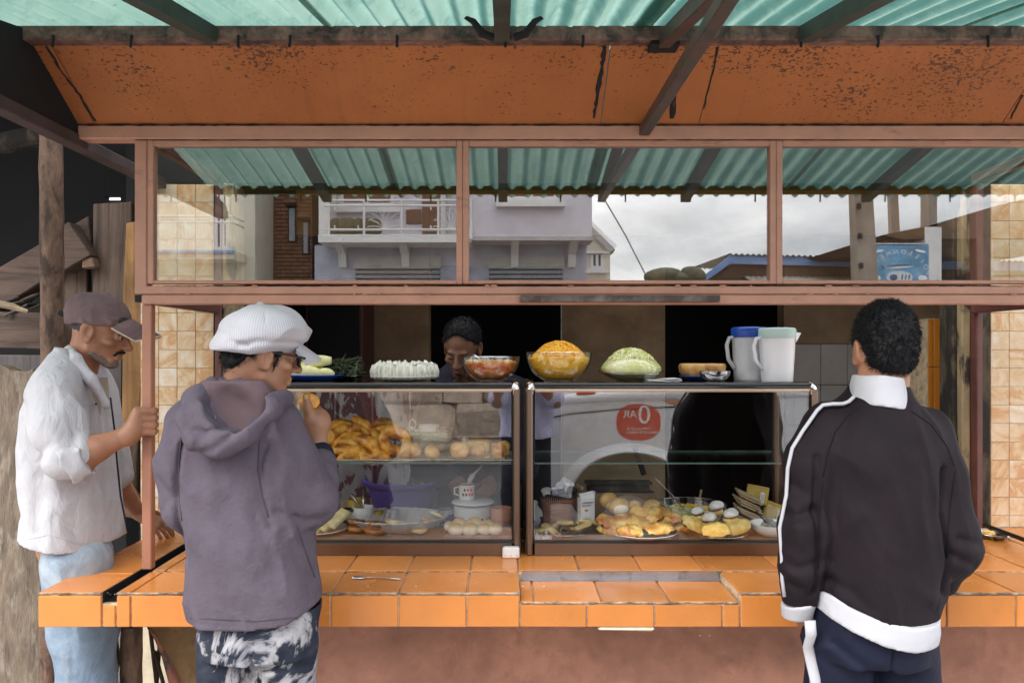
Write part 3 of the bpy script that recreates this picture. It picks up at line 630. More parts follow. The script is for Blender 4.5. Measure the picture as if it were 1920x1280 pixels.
# ---------------------------------------------------------------- tiled wall panels and the opening
pt = .0345 * 0 + 34.5 * YB / FP
def panel(nm, lab, x_from, x_to, cols, z1=2.234):
    t = thing(nm, lab, 'tiled wall', ((x_from + x_to) / 2, YB, ZC))
    m = MB().box((x_from, YB + .006, 0), (x_to, YB + .14, z1)); obj('grout_bed', m, MT['grout_pale'], t)
    n = int((z1 - ZC) / pt)
    for a, b in zip(cols[:-1], cols[1:]):
        for k in range(n + 1):
            z0 = max(ZC + .001, z1 - (k + 1) * pt); 
            if z1 - k * pt - z0 > .012: tile(a, b, YB, YB + .008, z0, z1 - k * pt, 'marble', .0009, t, 'tile', .0012)
    return t
xo0, xo1 = wx(401, YB), wx(1858, YB)
panel('tile_wall', 'marbled cream tile wall at the left of the opening behind the hooded customer', xo0 - 4 * pt, xo0, [xo0 - k * pt for k in (4, 3, 2, 1, 0)])
panel('tile_wall', 'marbled cream tile wall at the right of the opening beside the tracksuit customer', xo1, xo1 + 7 * pt, [xo1 + k * pt for k in range(8)])
fw = thing('front_wall', 'dark plaster wall above the serving opening', 'wall', (.4, YB, 2.25))
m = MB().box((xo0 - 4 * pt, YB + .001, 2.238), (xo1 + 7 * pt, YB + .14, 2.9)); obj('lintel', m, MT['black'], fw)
jl = thing('door_jamb', 'crumbling plaster jamb with a red steel bar left of the opening', 'jamb', (xo0, YB, ZC))
m = MB().box((xo0 + .001, YB - .004, ZC), (xo0 + .009, YB + .1, 2.236)); obj('gap_strip', m, MT['black'], jl)
m = MB().cbox((xo0 + .0225, YB - .0, (ZC + 2.236) / 2), (.026, .03, 2.236 - ZC), .003); obj('steel_bar', m, MT['redsteel'], jl)
m = MB().cbox((xo0 + .062, YB + .05, (ZC + 2.236) / 2), (.052, .12, 2.236 - ZC), .006); obj('plaster_strip', m, MT['jamb'], jl)
jr = thing('door_jamb', 'sooty plaster jamb with a red steel bar right of the opening', 'jamb', (xo1, YB, ZC))
for nm, a, b, y, mt_ in (('plaster_strip', 1841, 1857.5, 0, 'jambdark'), ('steel_bar', 1828, 1840.5, -.012, 'redsteel'), ('plaster_strip', 1812, 1827.5, .03, 'jamb'), ('gap_strip', 1803, 1811.5, .06, 'jambdark')):
    m = MB().cbox(((wx(a, YB) + wx(b, YB)) / 2, YB + y + .05, (ZC + 2.236) / 2), (wx(b, YB) - wx(a, YB), .1, 2.236 - ZC), .004, jit=.004); obj(nm, m, MT[mt_], jr)
# ---------------------------------------------------------------- room behind
YR = 5.0
rm = thing('kitchen_room', 'dim brown plastered room behind the serving opening', 'room', (.4, YR, 0))
d1a, d1b, d2a, d2b = wx(805, YR), wx(1055, YR), wx(1247, YR), wx(1470, YR); dz = 2.12
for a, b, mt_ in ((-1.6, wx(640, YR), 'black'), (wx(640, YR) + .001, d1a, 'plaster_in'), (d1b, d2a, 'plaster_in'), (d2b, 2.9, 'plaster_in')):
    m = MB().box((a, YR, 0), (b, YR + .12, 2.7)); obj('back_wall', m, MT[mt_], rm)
for a, b in ((d1a, d1b), (d2a, d2b)):
    m = MB().box((a + .002, YR + .003, dz), (b - .002, YR + .117, 2.698)); obj('door_head', m, MT['plaster_in'], rm)
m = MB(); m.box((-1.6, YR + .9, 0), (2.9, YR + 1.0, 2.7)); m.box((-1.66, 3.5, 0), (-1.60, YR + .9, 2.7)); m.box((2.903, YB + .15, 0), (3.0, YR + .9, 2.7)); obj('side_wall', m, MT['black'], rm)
m = MB().box((-1.66, YB + .15, 2.703), (3.0, YR + 1, 2.8)); obj('ceiling', m, MT['ochre_in'], rm)
m = MB().box((-1.46, YB + .145, 2.55), (3.0, YB + .25, 2.7)); obj('lintel', m, MT['ochre_in'], rm)
m = MB().box((-1.6, YB - .0, .001), (3.0, YR + 1, .012)); obj('floor', m, MT['pave'], rm)
m = MB().box((xo0 + .1, 4.0, 2.16), (2.2, 4.04, 2.7)); obj('transom', m, MT['ochre_in'], rm)
m = MB().box((d1b - .012, YR - .01, 0), (d1b - .004, YR + .002, 1.95)); obj('door_edge', m, MT['steel'], rm)
zt = wz(645, YR)
tw = thing('wall_tiling', 'pale grey square tiles on the lower back wall behind the tracksuit customer', 'wall tiles', (2.2, YR, 0))
m = MB().box((d2b + .003, YR - .008, .01), (2.88, YR - .001, zt)); obj('grout_bed', m, MT['black'], tw)
cs_ = [d2b + .003, wx(1487, YR)] + [wx(1487 + 50 * k, YR) for k in range(1, 9)]
for a, b in zip(cs_[:-1], cs_[1:]):
    for k in range(6): tile(a, b, YR - .016, YR - .008, max(.02, zt - (k + 1) * .262), zt - k * .262, 'tile_grey', .0015, tw, 'tile', .002)
tp = thing('tiled_pillar', 'low dark orange tiled pillar inside the opening at the right', 'pillar', (2.0, 3.5, 0))
xa, xm, xb = wx(1740, 3.5), wx(1750, 3.5), wx(1802, 3.5); zt = wz(597, 3.5)
m = MB().box((xa + .005, 3.508, 0), (xb + .05, 3.8, zt)); obj('core', m, MT['grout'], tp)
for k in range(8):
    z1_ = zt - k * .222
    if z1_ > .2:
        tile(xm, xb, 3.498, 3.507, max(.02, z1_ - .222), z1_, 'tile_dark', .0015, tp); tile(xa, xm, 3.498, 3.507, max(.02, z1_ - .222), z1_, 'tile_dark', .0015, tp)
pp = thing('peeling_panel', 'peeling maroon and grey painted panel behind the display case', 'panel', (-.62, 3.3, .0))
m = MB().cbox((-.62, 3.32, .72), (.62, .03, 1.40), .004); obj('board', m, MT['peel'], pp)
for a in (-.88, -.72, -.56, -.40):
    m = MB().tube([(a, 3.3, .02), (a, 3.3, 1.40)], .006, 6); obj('batten', m, MT['peel'], pp, smooth=True)
cb = thing('cupboard', 'dark red brown cupboard in the gloom behind the peeling panel', 'cupboard', (-1.0, 4.6, 0))
m = MB().cbox((-1.0, 4.75, 1.0), (.34, .4, 2.0), .01); obj('carcass', m, MT['redsteel'], cb); m = MB().cbox((-1.0, 4.54, 1.0), (.3, .02, 1.8), .005); obj('door', m, MT['black'], cb)
# ---------------------------------------------------------------- woodpile and dark shed on the left
sh = thing('shed', 'dark tin shed behind the stacked boards at the left', 'shed', (-3, 4.2, 0))
YS = 4.4
def hole_wall(x0, x1, z0, z1, hx0, hx1, hz0, hz1, y):
    m = MB(); m.box((x0, y, z0), (hx0, y + .05, z1)); m.box((hx1, y, z0), (x1, y + .05, z1)); m.box((hx0 + .0005, y + .001, z0), (hx1 - .0005, y + .049, hz0)); m.box((hx0 + .0005, y + .001, hz1), (hx1 - .0005, y + .049, z1)); return m
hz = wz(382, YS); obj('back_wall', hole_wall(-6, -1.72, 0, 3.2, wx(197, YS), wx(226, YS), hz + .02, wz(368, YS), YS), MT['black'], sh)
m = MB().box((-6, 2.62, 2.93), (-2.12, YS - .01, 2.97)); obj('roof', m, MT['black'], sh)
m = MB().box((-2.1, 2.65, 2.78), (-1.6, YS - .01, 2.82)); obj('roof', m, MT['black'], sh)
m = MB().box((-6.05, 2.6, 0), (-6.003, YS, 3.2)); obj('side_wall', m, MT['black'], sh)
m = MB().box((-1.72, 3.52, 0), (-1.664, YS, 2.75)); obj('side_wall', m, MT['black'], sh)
def plank(nm, lab, pts, D, th, mt_, grp=None, cat='plank'):
    """board whose face has the photographed outline, at depth D with real thickness"""
    poly = [(wx(px, D), wz(py, D)) for px, py in pts]
    m = MB(); m.prism(poly, D, D + th); o = obj(nm, m, MT[mt_]); 
    b = o.modifiers.new('bevel', 'BEVEL'); b.width = .004; b.segments = 1
    return tag(o, lab, cat, grp)
G = 'old timber stacked beside the stall'
plank('timber_beam', 'thick cracked beam leaning diagonally behind the log post', [(-60, 535), (0, 500), (165, 405), (172, 470), (105, 510), (0, 578), (-60, 612)], 3.35, .12, 'wood_h', G, 'beam')
plank('timber_beam', 'dark beam end propped up right of the log post', [(95, 440), (128, 415), (170, 478), (118, 508), (95, 512)], 3.27, .1, 'wood_h', G, 'beam')
plank('plank', 'reddish brown horizontal plank left of the log post', [(-80, 583), (84, 586), (84, 655), (-80, 650)], 3.3, .06, 'wood_h', G)
plank('plank', 'narrow dark plank lying below the reddish one', [(-80, 664), (90, 666), (86, 700), (-80, 694)], 3.3, .06, 'wood_grey', G)
plank('board', 'grey upright board just behind the cap of the old man', [(118, 501), (163, 500), (165, 720), (118, 720)], 3.4, .04, 'wood_v', G, 'board')
plank('board', 'tall broad brown board standing upright near the pink post', [(174, 382), (246, 378), (250, 700), (172, 700)], 3.33, .05, 'wood_v', G, 'board')
plank('board', 'orange brown plank standing against the tiled wall', [(236, 418), (262, 414), (266, 690), (259, 800), (228, 800), (230, 560)], 3.26, .03, 'wood_o', G, 'board')
plank('board', 'dark grey ribbed board behind the shirt front', [(188, 672), (229, 672), (227, 960), (190, 960)], 3.31, .04, 'wood_grey', G, 'board')
plank('board', 'brown board with nail heads beside the dark gap', [(229, 803), (259, 803), (255, 930), (228, 905)], 3.26, .03, 'wood_v', G, 'board')
plank('plank', 'rust brown slanted plank behind the far arm of the old man', [(222, 880), (262, 935), (262, 975), (232, 968)], 3.2, .03, 'box_wood', G)
plank('wood_block', 'small reddish wood block between the boards', [(153, 486), (172, 481), (178, 500), (153, 503)], 3.28, .05, 'box_wood', G, 'block')
plank('weathered_slab', 'big rough grey brown slab standing at the left edge', [(-120, 700), (0, 683), (22, 695), (50, 697), (62, 690), (82, 770), (83, 1000), (80, 1560), (-120, 1560)], 3.1, .07, 'slab', G, 'slab')
m = MB().box((-1.55, 3.28, 0), (-1.465, 3.36, 1.9)); tag(obj('gap_shade', m, MT['black']), 'black strip standing for the shade in the gap beside the tiled wall', 'board', G)  # added strip, painted black for the darkness of the open gap
t_ = obj('pale_stick', MB().tube([W(-20, 566, 3.2), W(20, 574, 3.2), W(52, 584, 3.22)], (.014, .015, .008), 7), MT['wood_pale'], smooth=40); tag(t_, 'pale split stick lying on the reddish plank', 'stick')
mb = []
for k in range(9):
    a = rnd.uniform(22, 80); b = rnd.uniform(545, 584); q = rnd.uniform(-.5, .9)
    o = obj('firewood_stick', MB().tube([W(a - 22, b + 8 * q + 4, 3.28 + .02 * k), W(a, b, 3.30 + .02 * k), W(a + 20, b - 14 * q, 3.34 + .02 * k)], (.006, .008, .006), 6), MT['wood_v' if k % 2 else 'wood_grey'], smooth=40)
    tag(o, ('first', 'second', 'third', 'fourth', 'fifth', 'sixth', 'seventh', 'eighth', 'ninth')[k] + ' thin firewood stick tucked under the diagonal beam, counted from the front', 'stick', 'firewood under the diagonal beam')
def log(nm, lab, pts, D, r, mt_, cat='post', r2=None):
    p = []
    for i in range(len(pts) - 1):
        for k in range(5):
            a = np.array(pts[i], float) + (np.array(pts[i + 1], float) - pts[i]) * k / 5.; p.append(W(a[0] + rnd.uniform(-.8, .8), a[1], D))
    p.append(W(*pts[-1], D)); return tag(obj(nm, MB().tube(p, [r * rnd.uniform(.95, 1.06) for _ in p], 14), MT[mt_], smooth=50), lab, cat)
log('log_post', 'peeled log post holding up the dark roof at the left', [(96, 225), (97, 450), (99, 650), (99, 900), (96, 1180), (94, 1560)], 3.0, .041, 'wood_log')
log('log_post', 'split stub of log standing under the counter corner', [(247, 1172), (246, 1300), (243, 1600)], 2.62, .034, 'wood_log')
log('crooked_stick', 'thin crooked stick behind the pale jeans under the counter', [(214, 1180), (218, 1240), (206, 1300), (208, 1500)], 2.9, .013, 'wood_v', 'stick')
log('log_beam', 'smooth grey pole lying across the shed roof', [(-60, 282), (40, 262), (110, 248)], 3.5, .045, 'jambdark', 'log')
for k, (a, b) in enumerate(((282, 300), (300, 289), (290, 322))):
    tag(obj('kindling_stick', MB().tube([W(a, 1180 + 20 * k, 2.9), W(b, 1340, 2.95)], .008, 6), MT['wood_v']), ('upright', 'inner', 'long slanting')[k] + ' kindling stick in the dark corner under the counter', 'stick', 'kindling under the counter')
# ---------------------------------------------------------------- display cases
CY0, CY1, CZ0, CZ1 = 2.69, 3.10, ZC, 1.461
SHZ = 1.164
def case(lab, x0, x1):
    t = thing('display_case', lab, 'display case', ((x0 + x1) / 2, CY0, CZ0)); w = .022
    z_t = CZ1 - .012
    m = MB().cbox(((x0 + x1) / 2, CY0 + .014, CZ0 + .022), (x1 - x0 - .056, .024, .044), .002); obj('bottom_rail', m, MT['alu'], t)
    m = MB().box((x0 + .03, CY0 + .0035, CZ0 + .0445), (x1 - .03, CY0 + .02, CZ0 + .052)); obj('gasket', m, MT['alu_dark'], t)
    for s, x in ((0, x0), (1, x1)):
        for y in (CY0, CY1 - .028):
            m = MB().cbox((x + (w / 2 if not s else -w / 2), y + .014, (CZ0 + z_t - .02) / 2), (w, .028, z_t - CZ0 - .02), .005); obj('post', m, MT['alu'], t, smooth=30)
        xi = x + (.006 if not s else -.006)
        m = MB().box((xi - .002, CY0 + .03, CZ0 + .05), (xi + .002, CY1 - .03, z_t - .05)); obj('side_pane', m, MT['glass'], t)
        m = MB().cbox((xi, (CY0 + CY1) / 2, CZ0 + .022), (.02, CY1 - CY0 - .06, .044), .002); obj('bottom_rail', m, MT['alu'], t)
        m = MB().box((xi - .003 + (.018 if not s else -.018), CY0 + .03, CZ0 + .05), (xi + .003 + (.018 if not s else -.018), CY0 + .036, z_t - .05)); obj('gasket', m, MT['alu_dark'], t)
    # rounded top rail with rounded corners
    n = 10; prof = [(CY0 + .019 - .019 * math.cos(a), z_t - .019 + .019 * math.sin(a)) for a in np.linspace(-.9, math.pi / 2, n)]
    m = MB(); prof2 = [(CY0 + .0005, z_t - .0195)] + prof[3:] + [(CY0 + .03, z_t), (CY0 + .03, z_t - .0195)]
    m.prism(prof2, x0 + .028, x1 - .028, 0); obj('top_rail', m, MT['rail_dark'], t, smooth=35)  # upper half of the rail, dark reflection put into its colour
    m = MB().cbox(((x0 + x1) / 2, CY0 + .0155, z_t - .027), (x1 - x0 - .056, .031, .0145), .005); obj('rail_glint', m, MT['alu_rail_glint'], t, smooth=35)  # paler band painting the bright street glint on the same rail
    for s, x in ((-1, x0), (1, x1)):
        m = MB().tube([(x - s * .012, CY0 + .014, z_t - .042), (x - s * .012, CY0 + .014, z_t - .028), (x - s * .016, CY0 + .014, z_t - .02), (x - s * .0275, CY0 + .014, z_t - .014)], (.0138, .014, .0145, .0145), 12); obj('corner_cap', m, MT['chrome'], t, smooth=40)
        m = MB().cbox((x - s * .013, (CY0 + CY1) / 2 + .015, z_t - .016), (.024, CY1 - CY0 - .034, .03), .006); obj('top_side_rail', m, MT['alu'], t, smooth=30)
    m = MB().cbox(((x0 + x1) / 2, CY1 - .014, z_t - .016), (x1 - x0 - .056, .026, .03), .004); obj('back_rail', m, MT['alu'], t)
    m = MB().box((x0 + .028, CY0 + .0325, z_t - .0035), (x1 - .028, CY1 - .03, z_t - .0003)); obj('top_panel', m, MT['casetop'], t)
    m = MB().box((x0 + .03, CY0 + .012, CZ0 + .052), (x1 - .03, CY0 + .016, z_t - .034)); obj('front_pane', m, MT['glass'], t)
    m = MB().box((x0 + .02, CY0 + .028, CZ0 + .036), (x1 - .02, CY1 - .03, CZ0 + .046)); obj('floor_board', m, MT['casefloor'], t)
    m = MB().box((x0 + .03, CY0 + .045, SHZ - .006), (x1 - .03, CY1 - .03, SHZ)); obj('shelf', m, MT['glass_shelf'], t)
    for y in (CY0 + .0435, CY1 - .0285):
        m = MB().box((x0 + .03, y, SHZ - .006), (x1 - .03, y + .001, SHZ)); obj('shelf_edge', m, MT['shelf_edge'], t)
    return t
c1x1 = wx(975, CY0); c1x0 = c1x1 - 1.017; c2x0 = wx(987, CY0); c2x1 = wx(1535, CY0)
case('bronze framed glass display case with fried bananas on its shelf', c1x0, c1x1)
case('bronze framed glass display case with bare glass shelf and two jugs on top', c2x0, c2x1)
ZT, ZFL = CZ1 - .0118, CZ0 + .0465        # top of the cases, floor inside
t = thing('socket_box', 'small white plastic corner box at the foot of the display case', 'plastic box', (wx(958, 2.67), 2.67, ZC))
m = MB().cbox((wx(958, 2.67), 2.67, ZC + .0195), (.058, .03, .037), .004); obj('box_body', m, MT['white'], t, smooth=30)
for a in (-.02, 0, .02): obj('screw', MB().blob((wx(958, 2.67) + a, 2.6535, ZC + .012), (.002, .001, .002), nu=8, nv=5), MT['steel'], t)
# ---------------------------------------------------------------- helpers for crockery
def plate_prof(r, h, t=.004, foot=.55):
    return [(0, 0), (r * foot, 0), (r * .8, h * .45), (r, h), (r - t * .3, h + t * .5), (r * .78, h * .45 + t), (r * foot, t), (0, t)]
def bowl_prof(r, h, foot=.4, t=.004):
    o = [(0, 0), (r * foot, 0)]; i = []
    for k in range(1, 9):
        u = k / 8.; o.append((r * (foot + (1 - foot) * math.sin(u * math.pi / 2) ** .9), h * (1 - math.cos(u * math.pi / 2)) * .55 + h * u * .45))
    i = [(max(0, a - t), b + (t if b < h * .9 else 0)) for a, b in o[::-1] if a > 0]
    return o + [(o[-1][0] - t, h)] + i[1:] + [(0, t)]
RIMS = {'bowl'}
def dish(nm, lab, cat, prof, c, mt_, grp=None, n=40, **kw):
    o = obj(nm, MB().lathe(prof, n, c, **kw), MT[mt_], smooth=50, at=c)
    if mt_ == 'bowl' and 'sx' not in kw:
        r, z = max(prof); obj('rim', MB().lathe([(r + .0016 * math.cos(a), z + .0016 * math.sin(a)) for a in np.linspace(0, 6.283, 7)], n, c), MT['glass_rim'], o, smooth=True)
    return tag(o, lab, cat, grp)
def at(px, D, z): return np.array((wx(px, D), D, z))
def strands(c, r, h, n, L, rad, seed, dome=True, zl=0.):
    """mass of thin shreds lying over a mound"""
    rs = np.random.RandomState(seed); m = MB()
    for k in range(n):
        a = rs.rand() * 6.283; q = math.sqrt(rs.rand()); x, y = r * q * math.cos(a), r * q * math.sin(a)
        z = 0; d = rs.rand() * 6.283; l = L * (.5 + rs.rand()); p = []
        for s_ in (-.5, -.17, .17, .5):
            px_, py_ = x + math.cos(d + s_) * l * s_, y + math.sin(d + s_) * l * s_; qq = math.hypot(px_, py_) / r; kk = min(1., 1 / (qq + 1e-6)); px_ *= kk; py_ *= kk; qq = min(1., qq)
            p.append((c[0] + px_, c[1] + py_, c[2] + zl + (h * (1 - qq ** 2.2) if dome else 0) + rs.rand() * .012))
        m.tube(p, rad * (.7 + .6 * rs.rand()), 4, cap=False)
    return m
# ---------------------------------------------------------------- on top of the left case
c = at(590, 2.86, ZT)
dish('plate', 'blue plastic plate under the pale yellow vegetables', 'plate', plate_prof(.108, .02), c, 'blue')
for k, (dx, dy, z, L, r, a, e) in enumerate(((-.035, -.03, .034, .07, .024, .05, .0), (-.03, .03, .034, .075, .024, -.1, 0.), (-.02, 0, .066, .08, .025, .1, -.22), (.045, -.02, .03, .03, .017, .2, 0.))):
    R = rotm(0, e, a); m = MB().tube([c + (dx, dy, z) + R @ np.array((s_ * L, 0, -.01 * s_ * s_)) for s_ in np.linspace(-1, 1, 7)], [r * q for q in (.4, .85, 1, 1, .95, .8, .55)], 12)
    tag(obj('peeled_vegetable', m, MT['gourd'], smooth=True), ('front long', 'rear long', 'topmost slanting', 'short right hand')[k] + ' pale yellow peeled vegetable on the blue plate', 'vegetable', 'pale yellow vegetables on the blue plate')
c = at(640, 2.98, ZT); dish('dish', 'dark shallow dish holding a heap of green herbs', 'dish', plate_prof(.1, .014), c, 'cardark')
mb = MB(); rs = np.random.RandomState(3)
for k in range(190):
    a = rs.rand() * 6.28; r = .085 * math.sqrt(rs.rand()); p = c + (r * math.cos(a), r * math.sin(a) * .8, .012 + .085 * rs.rand() * (1 - r / .1)); d = rs.randn(3); d /= np.linalg.norm(d); e = np.cross(d, rs.randn(3)); e /= np.linalg.norm(e); L, w = .022 + .02 * rs.rand(), .005 + .004 * rs.rand()
    mb.add([p - d * L, p + e * w + d * .003, p + d * L, p - e * w], [(0, 1, 2, 3)])
for k in range(26):
    a = rs.rand() * 6.28; p = c + (.02 * rs.randn(), .02 * rs.randn(), .02); q = p + (.08 * math.cos(a), .06 * math.sin(a), .02 + .05 * rs.rand()); mb.tube([p, (p + q) / 2 + (0, 0, .02), q], .0018, 4)
o = tag(obj('herb_heap', mb, MT['herb'], fixn=False), 'heap of dark green leafy herbs beside the blue plate', 'herbs')
c = at(759, 2.84, ZT); dish('plate', 'white plate under the frosted cake', 'plate', plate_prof(.126, .017), c, 'white')
t = thing('cake', 'round cake covered in cream frosting with piped peaks', 'cake', c + (0, 0, .006))
def wob(a, i): return .02 * math.sin(19 * a + i) + .012 * math.sin(31 * a + 2 * i)
cp = [(0, .008), (.112, .008), (.116, .016), (.118, .034), (.117, .052), (.112, .06), (.06, .063), (0, .063)]
obj('sponge', MB().lathe(cp, 72, c, wob=wob), MT['frost'], t, smooth=True)
for k in range(64):
    if k < 22: a, r = k / 22 * 6.283, .103
    elif k < 40: a, r = k / 18 * 6.283 + .2, .078
    else: a, r = rnd.uniform(0, 6.28), .06 * math.sqrt(rnd.random())
    p = c + (r * math.cos(a), r * math.sin(a), .06); p = p + np.array((rnd.uniform(-.006, .006), rnd.uniform(-.006, .006), -.002)); h = rnd.uniform(.006, .017); w = rnd.uniform(.008, .0145)
    m = MB().lathe([(w, 0), (w * .95, h * .35), (w * .5, h * .75), (.0008, h * 1.15)], 8, p, rotm(rnd.uniform(-.3, .3), rnd.uniform(-.3, .3), 0)); obj('piped_peak', m, MT['frost'], t, smooth=True)
for k in range(30):
    a = k / 30 * 6.283; p = c + (.117 * math.cos(a), .117 * math.sin(a), .0); m = MB().tube([p + (0, 0, .012), p + (.002 * math.cos(a), .002 * math.sin(a), .034), p + (-.003 * math.cos(a), -.003 * math.sin(a), .058)], (.0065, .0085, .005), 6); obj('frosting_ridge', m, MT['frost'], t, smooth=True)
def salad_bowl(lab, c, r, h, food_mt, level, cat='bowl'):
    return dish('glass_bowl', lab, cat, bowl_prof(r, h, .45, .0035), c, 'bowl', n=48)
c = at(920, 2.84, ZT); salad_bowl('clear glass bowl filled with red tomato salsa', c, .107, .088, None, 0)
def fill(nm, lab, cat, c, r, h, lev, mt_, top=0., seed=1, foot=.45, bumps=.0):
    pr = [(max(0, a - .0065), b + .004) for a, b in bowl_prof(r, h, foot, .0035)[:10] if b <= h * lev]; pr.append((pr[-1][0] + .001, h * lev)); z = pr[-1][1]; rr = pr[-1][0]
    for k in (.88, .8, .68, .5, .3, .15, 0): pr.append((rr * k, z + .004 + top * max(0, 1 - (k / .88) ** 2.2)))
    return tag(obj(nm, MB().lathe(pr, 44, c, wob=(lambda a, i: bumps * math.sin(7 * a + i) * math.cos(11 * a - i)) if bumps else None), MT[mt_], smooth=True, at=c), lab, cat)
o = fill('salsa', 'chopped red tomato and onion salsa filling the glass bowl', 'salsa', c, .107, .088, .76, 'salsa', .006)
mb = MB(); rs = np.random.RandomState(5)
for k in range(230):
    q = math.sqrt(rs.rand()); a = rs.rand() * 6.28; p = c + (.09 * q * math.cos(a), .09 * q * math.sin(a), .068 + .006 * rs.rand()); mb.cbox(p, (.006 + .004 * rs.rand(), .005, .004), .001, rotm(*(rs.rand(3) * 3)))
b_ = obj('onion_bits', mb, MT['cabbage'], o); b_['kind'] = 'stuff'
tag(obj('spoon', MB().tube([c + (-.02, .0, .05), c + (-.045, .02, .085), c + (-.07, .03, .098)], (.003, .0028, .003), 6), MT['spoon'], smooth=True), 'steel spoon handle sticking out of the salsa bowl', 'spoon')
# ---------------------------------------------------------------- on top of the right case
c = at(1048, 2.84, ZT); salad_bowl('clear glass bowl heaped with orange carrot salad', c, .121, .104, None, 0)
o = fill('carrot_salad', 'bright orange grated carrot salad heaped above its glass bowl', 'salad', c, .121, .104, .8, 'carrot', .05)
b_ = obj('carrot_shreds', strands(c, .096, .055, 900, .055, .0021, 8, True, .08), MT['carrot'], o, fixn=False); b_['kind'] = 'stuff'
mb = MB()
for k in range(22): a = rnd.random() * 6.28; q = math.sqrt(rnd.random()); mb.cbox(c + (.09 * q * math.cos(a), .09 * q * math.sin(a), .083 + .055 * (1 - q * q)), (.008, .006, .003), .001, rotm(rnd.random(), rnd.random(), rnd.random() * 3))
b_ = obj('onion_bits', mb, MT['frost'], o); b_['kind'] = 'stuff'
c = at(1183, 2.83, ZT); dish('glass_dish', 'shallow clear glass dish under the shredded cabbage mound', 'dish', plate_prof(.105, .028, .004, .5), c, 'bowl')
pr = [(0, .008), (.06, .01), (.098, .03), (.111, .038), (.108, .05), (.092, .07), (.068, .086), (.036, .098), (0, .102)]
o = tag(obj('cabbage_mound', MB().lathe(pr, 60, c, wob=lambda a, i: .012 * math.sin(9 * a + i * 2) + .009 * math.sin(17 * a - i)), MT['cabbage'], smooth=True, at=c), 'domed mound of pale green shredded cabbage under cling film', 'cabbage')
b_ = obj('cabbage_shreds', strands(c, .104, .066, 700, .055, .0026, 15, True, .043), MT['cabbage'], o, fixn=False); b_['kind'] = 'stuff'
obj('cling_film', MB().lathe([(.118, .032), (.113, .04), (.111, .052), (.094, .074), (.069, .09), (.036, .102), (0.001, .106)], 40, c), glass_mat('cling_film_sheet', 1.6, (1, 1, 1), .12), o, smooth=True)
for k in range(4):
    c = at(1237, 2.80, ZT + .001 + .0024 * k); m = MB(); a = rnd.uniform(-.25, .25); R = rotm(0, 0, a)
    m.grid(lambda u, v: tuple(c + R @ np.array((-.06 + .125 * u, -.05 + .1 * v, .0015 * math.sin(6 * u + k) + .006 * max(0, u - .7)))), 8, 4)
    o = obj('napkin', m, MT['paper'], fixn=False); s_ = o.modifiers.new('thick', 'SOLIDIFY'); s_.thickness = .0012; tag(o, ('lowest', 'second', 'third', 'topmost')[k] + ' white napkin in the pile between cabbage and pie', 'napkin', 'pile of white napkins')
c = at(1318, 2.9, ZT); dish('plate', 'dark blue plate under the baked pie ring', 'plate', plate_prof(.088, .016), c, 'blue')
pr = [(.0, .014), (.07, .012), (.082, .03), (.085, .052), (.08, .062), (.07, .056), (.06, .034), (0, .03)]
tag(obj('pie', MB().lathe(pr, 60, c, wob=lambda a, i: .03 * math.sin(5 * a) + .028 * math.sin(13 * a + i) + .02 * math.sin(23 * a)), MT['pie'], smooth=True, at=c), 'golden baked pie crust with a raised rim', 'pie')
c = at(1340, 2.79, ZT); dish('metal_bowl', 'small shiny steel bowl in front of the pie', 'bowl', bowl_prof(.055, .037, .5, .0015), c, 'spoon')
def jug(lab, c, r, h, lid_m, fill_h, fill_m, body_m, handle):
    t = thing('jug', lab, 'jug', c)
    obj('body', MB().lathe([(0, 0), (r * .84, 0), (r * .86, .004), (r * .93, h * .5), (r, h), (r - .003, h), (r * .93 - .003, h * .5), (r * .85 - .003, .005), (0, .005)], 40, c), body_m, t, smooth=50)
    if fill_h: k = fill_h; obj('drink', MB().lathe([(0, .0055), (r * .85 - .004, .0055), (r * (.86 + .14 * k) - .0045, h * k), (0, h * k)], 40, c), fill_m, t, smooth=50)
    obj('lid', MB().lathe([(0, h + .012), (r * .93, h + .012), (r * 1.0, h + .008), (r * 1.03, h + .004), (r * 1.03, h - .022), (r * 1.005, h - .026)], 40, c), MT[lid_m], t, smooth=40)
    obj('spout', MB().add([tuple(c + q) for q in ((r * .9, -.024, h - .004), (r * .9, .024, h - .004), (r * 1.36, 0, h - .006), (r * .98, -.018, h - .04), (r * .98, .018, h - .04))], [(0, 2, 1), (0, 3, 2), (1, 2, 4), (3, 4, 2)]), body_m, t)
    obj('handle', MB().tube([c + np.array((-r * .9 * s_, -.01, z)) for s_, z in ((1.0, h * .86), (1.35, h * .85), (1.52, h * .7), (1.4, h * .42), (1.0, h * .24))], .0075, 8), body_m, t, smooth=True)
    return t
frost_m = NT('frosted_clear_plastic'); _a = frost_m.n('ShaderNodeBsdfTransparent'); _b = frost_m.bsdf((.82, .84, .87), .3); _x = frost_m.n('ShaderNodeMixShader'); _x.inputs[0].default_value = .5; frost_m.l(_a.outputs[0], _x.inputs[1]); frost_m.l(_b, _x.inputs[2]); frost_m = frost_m.done(_x.outputs[0])
jug('frosted plastic jug with bright blue lid, half full of cream drink', at(1404, 2.87, ZT), .062, .185, 'blue', .42, MT['cream_milk'], frost_m, 0)
whitepl = NT('white_milk_jug_plastic'); whitepl = whitepl.done(whitepl.bsdf((.78, .78, .8), .28))
jug('white milk jug with pale mint lid at the right end of the case', at(1457, 2.79, ZT), .064, .18, 'mint', 0, None, whitepl, 1)
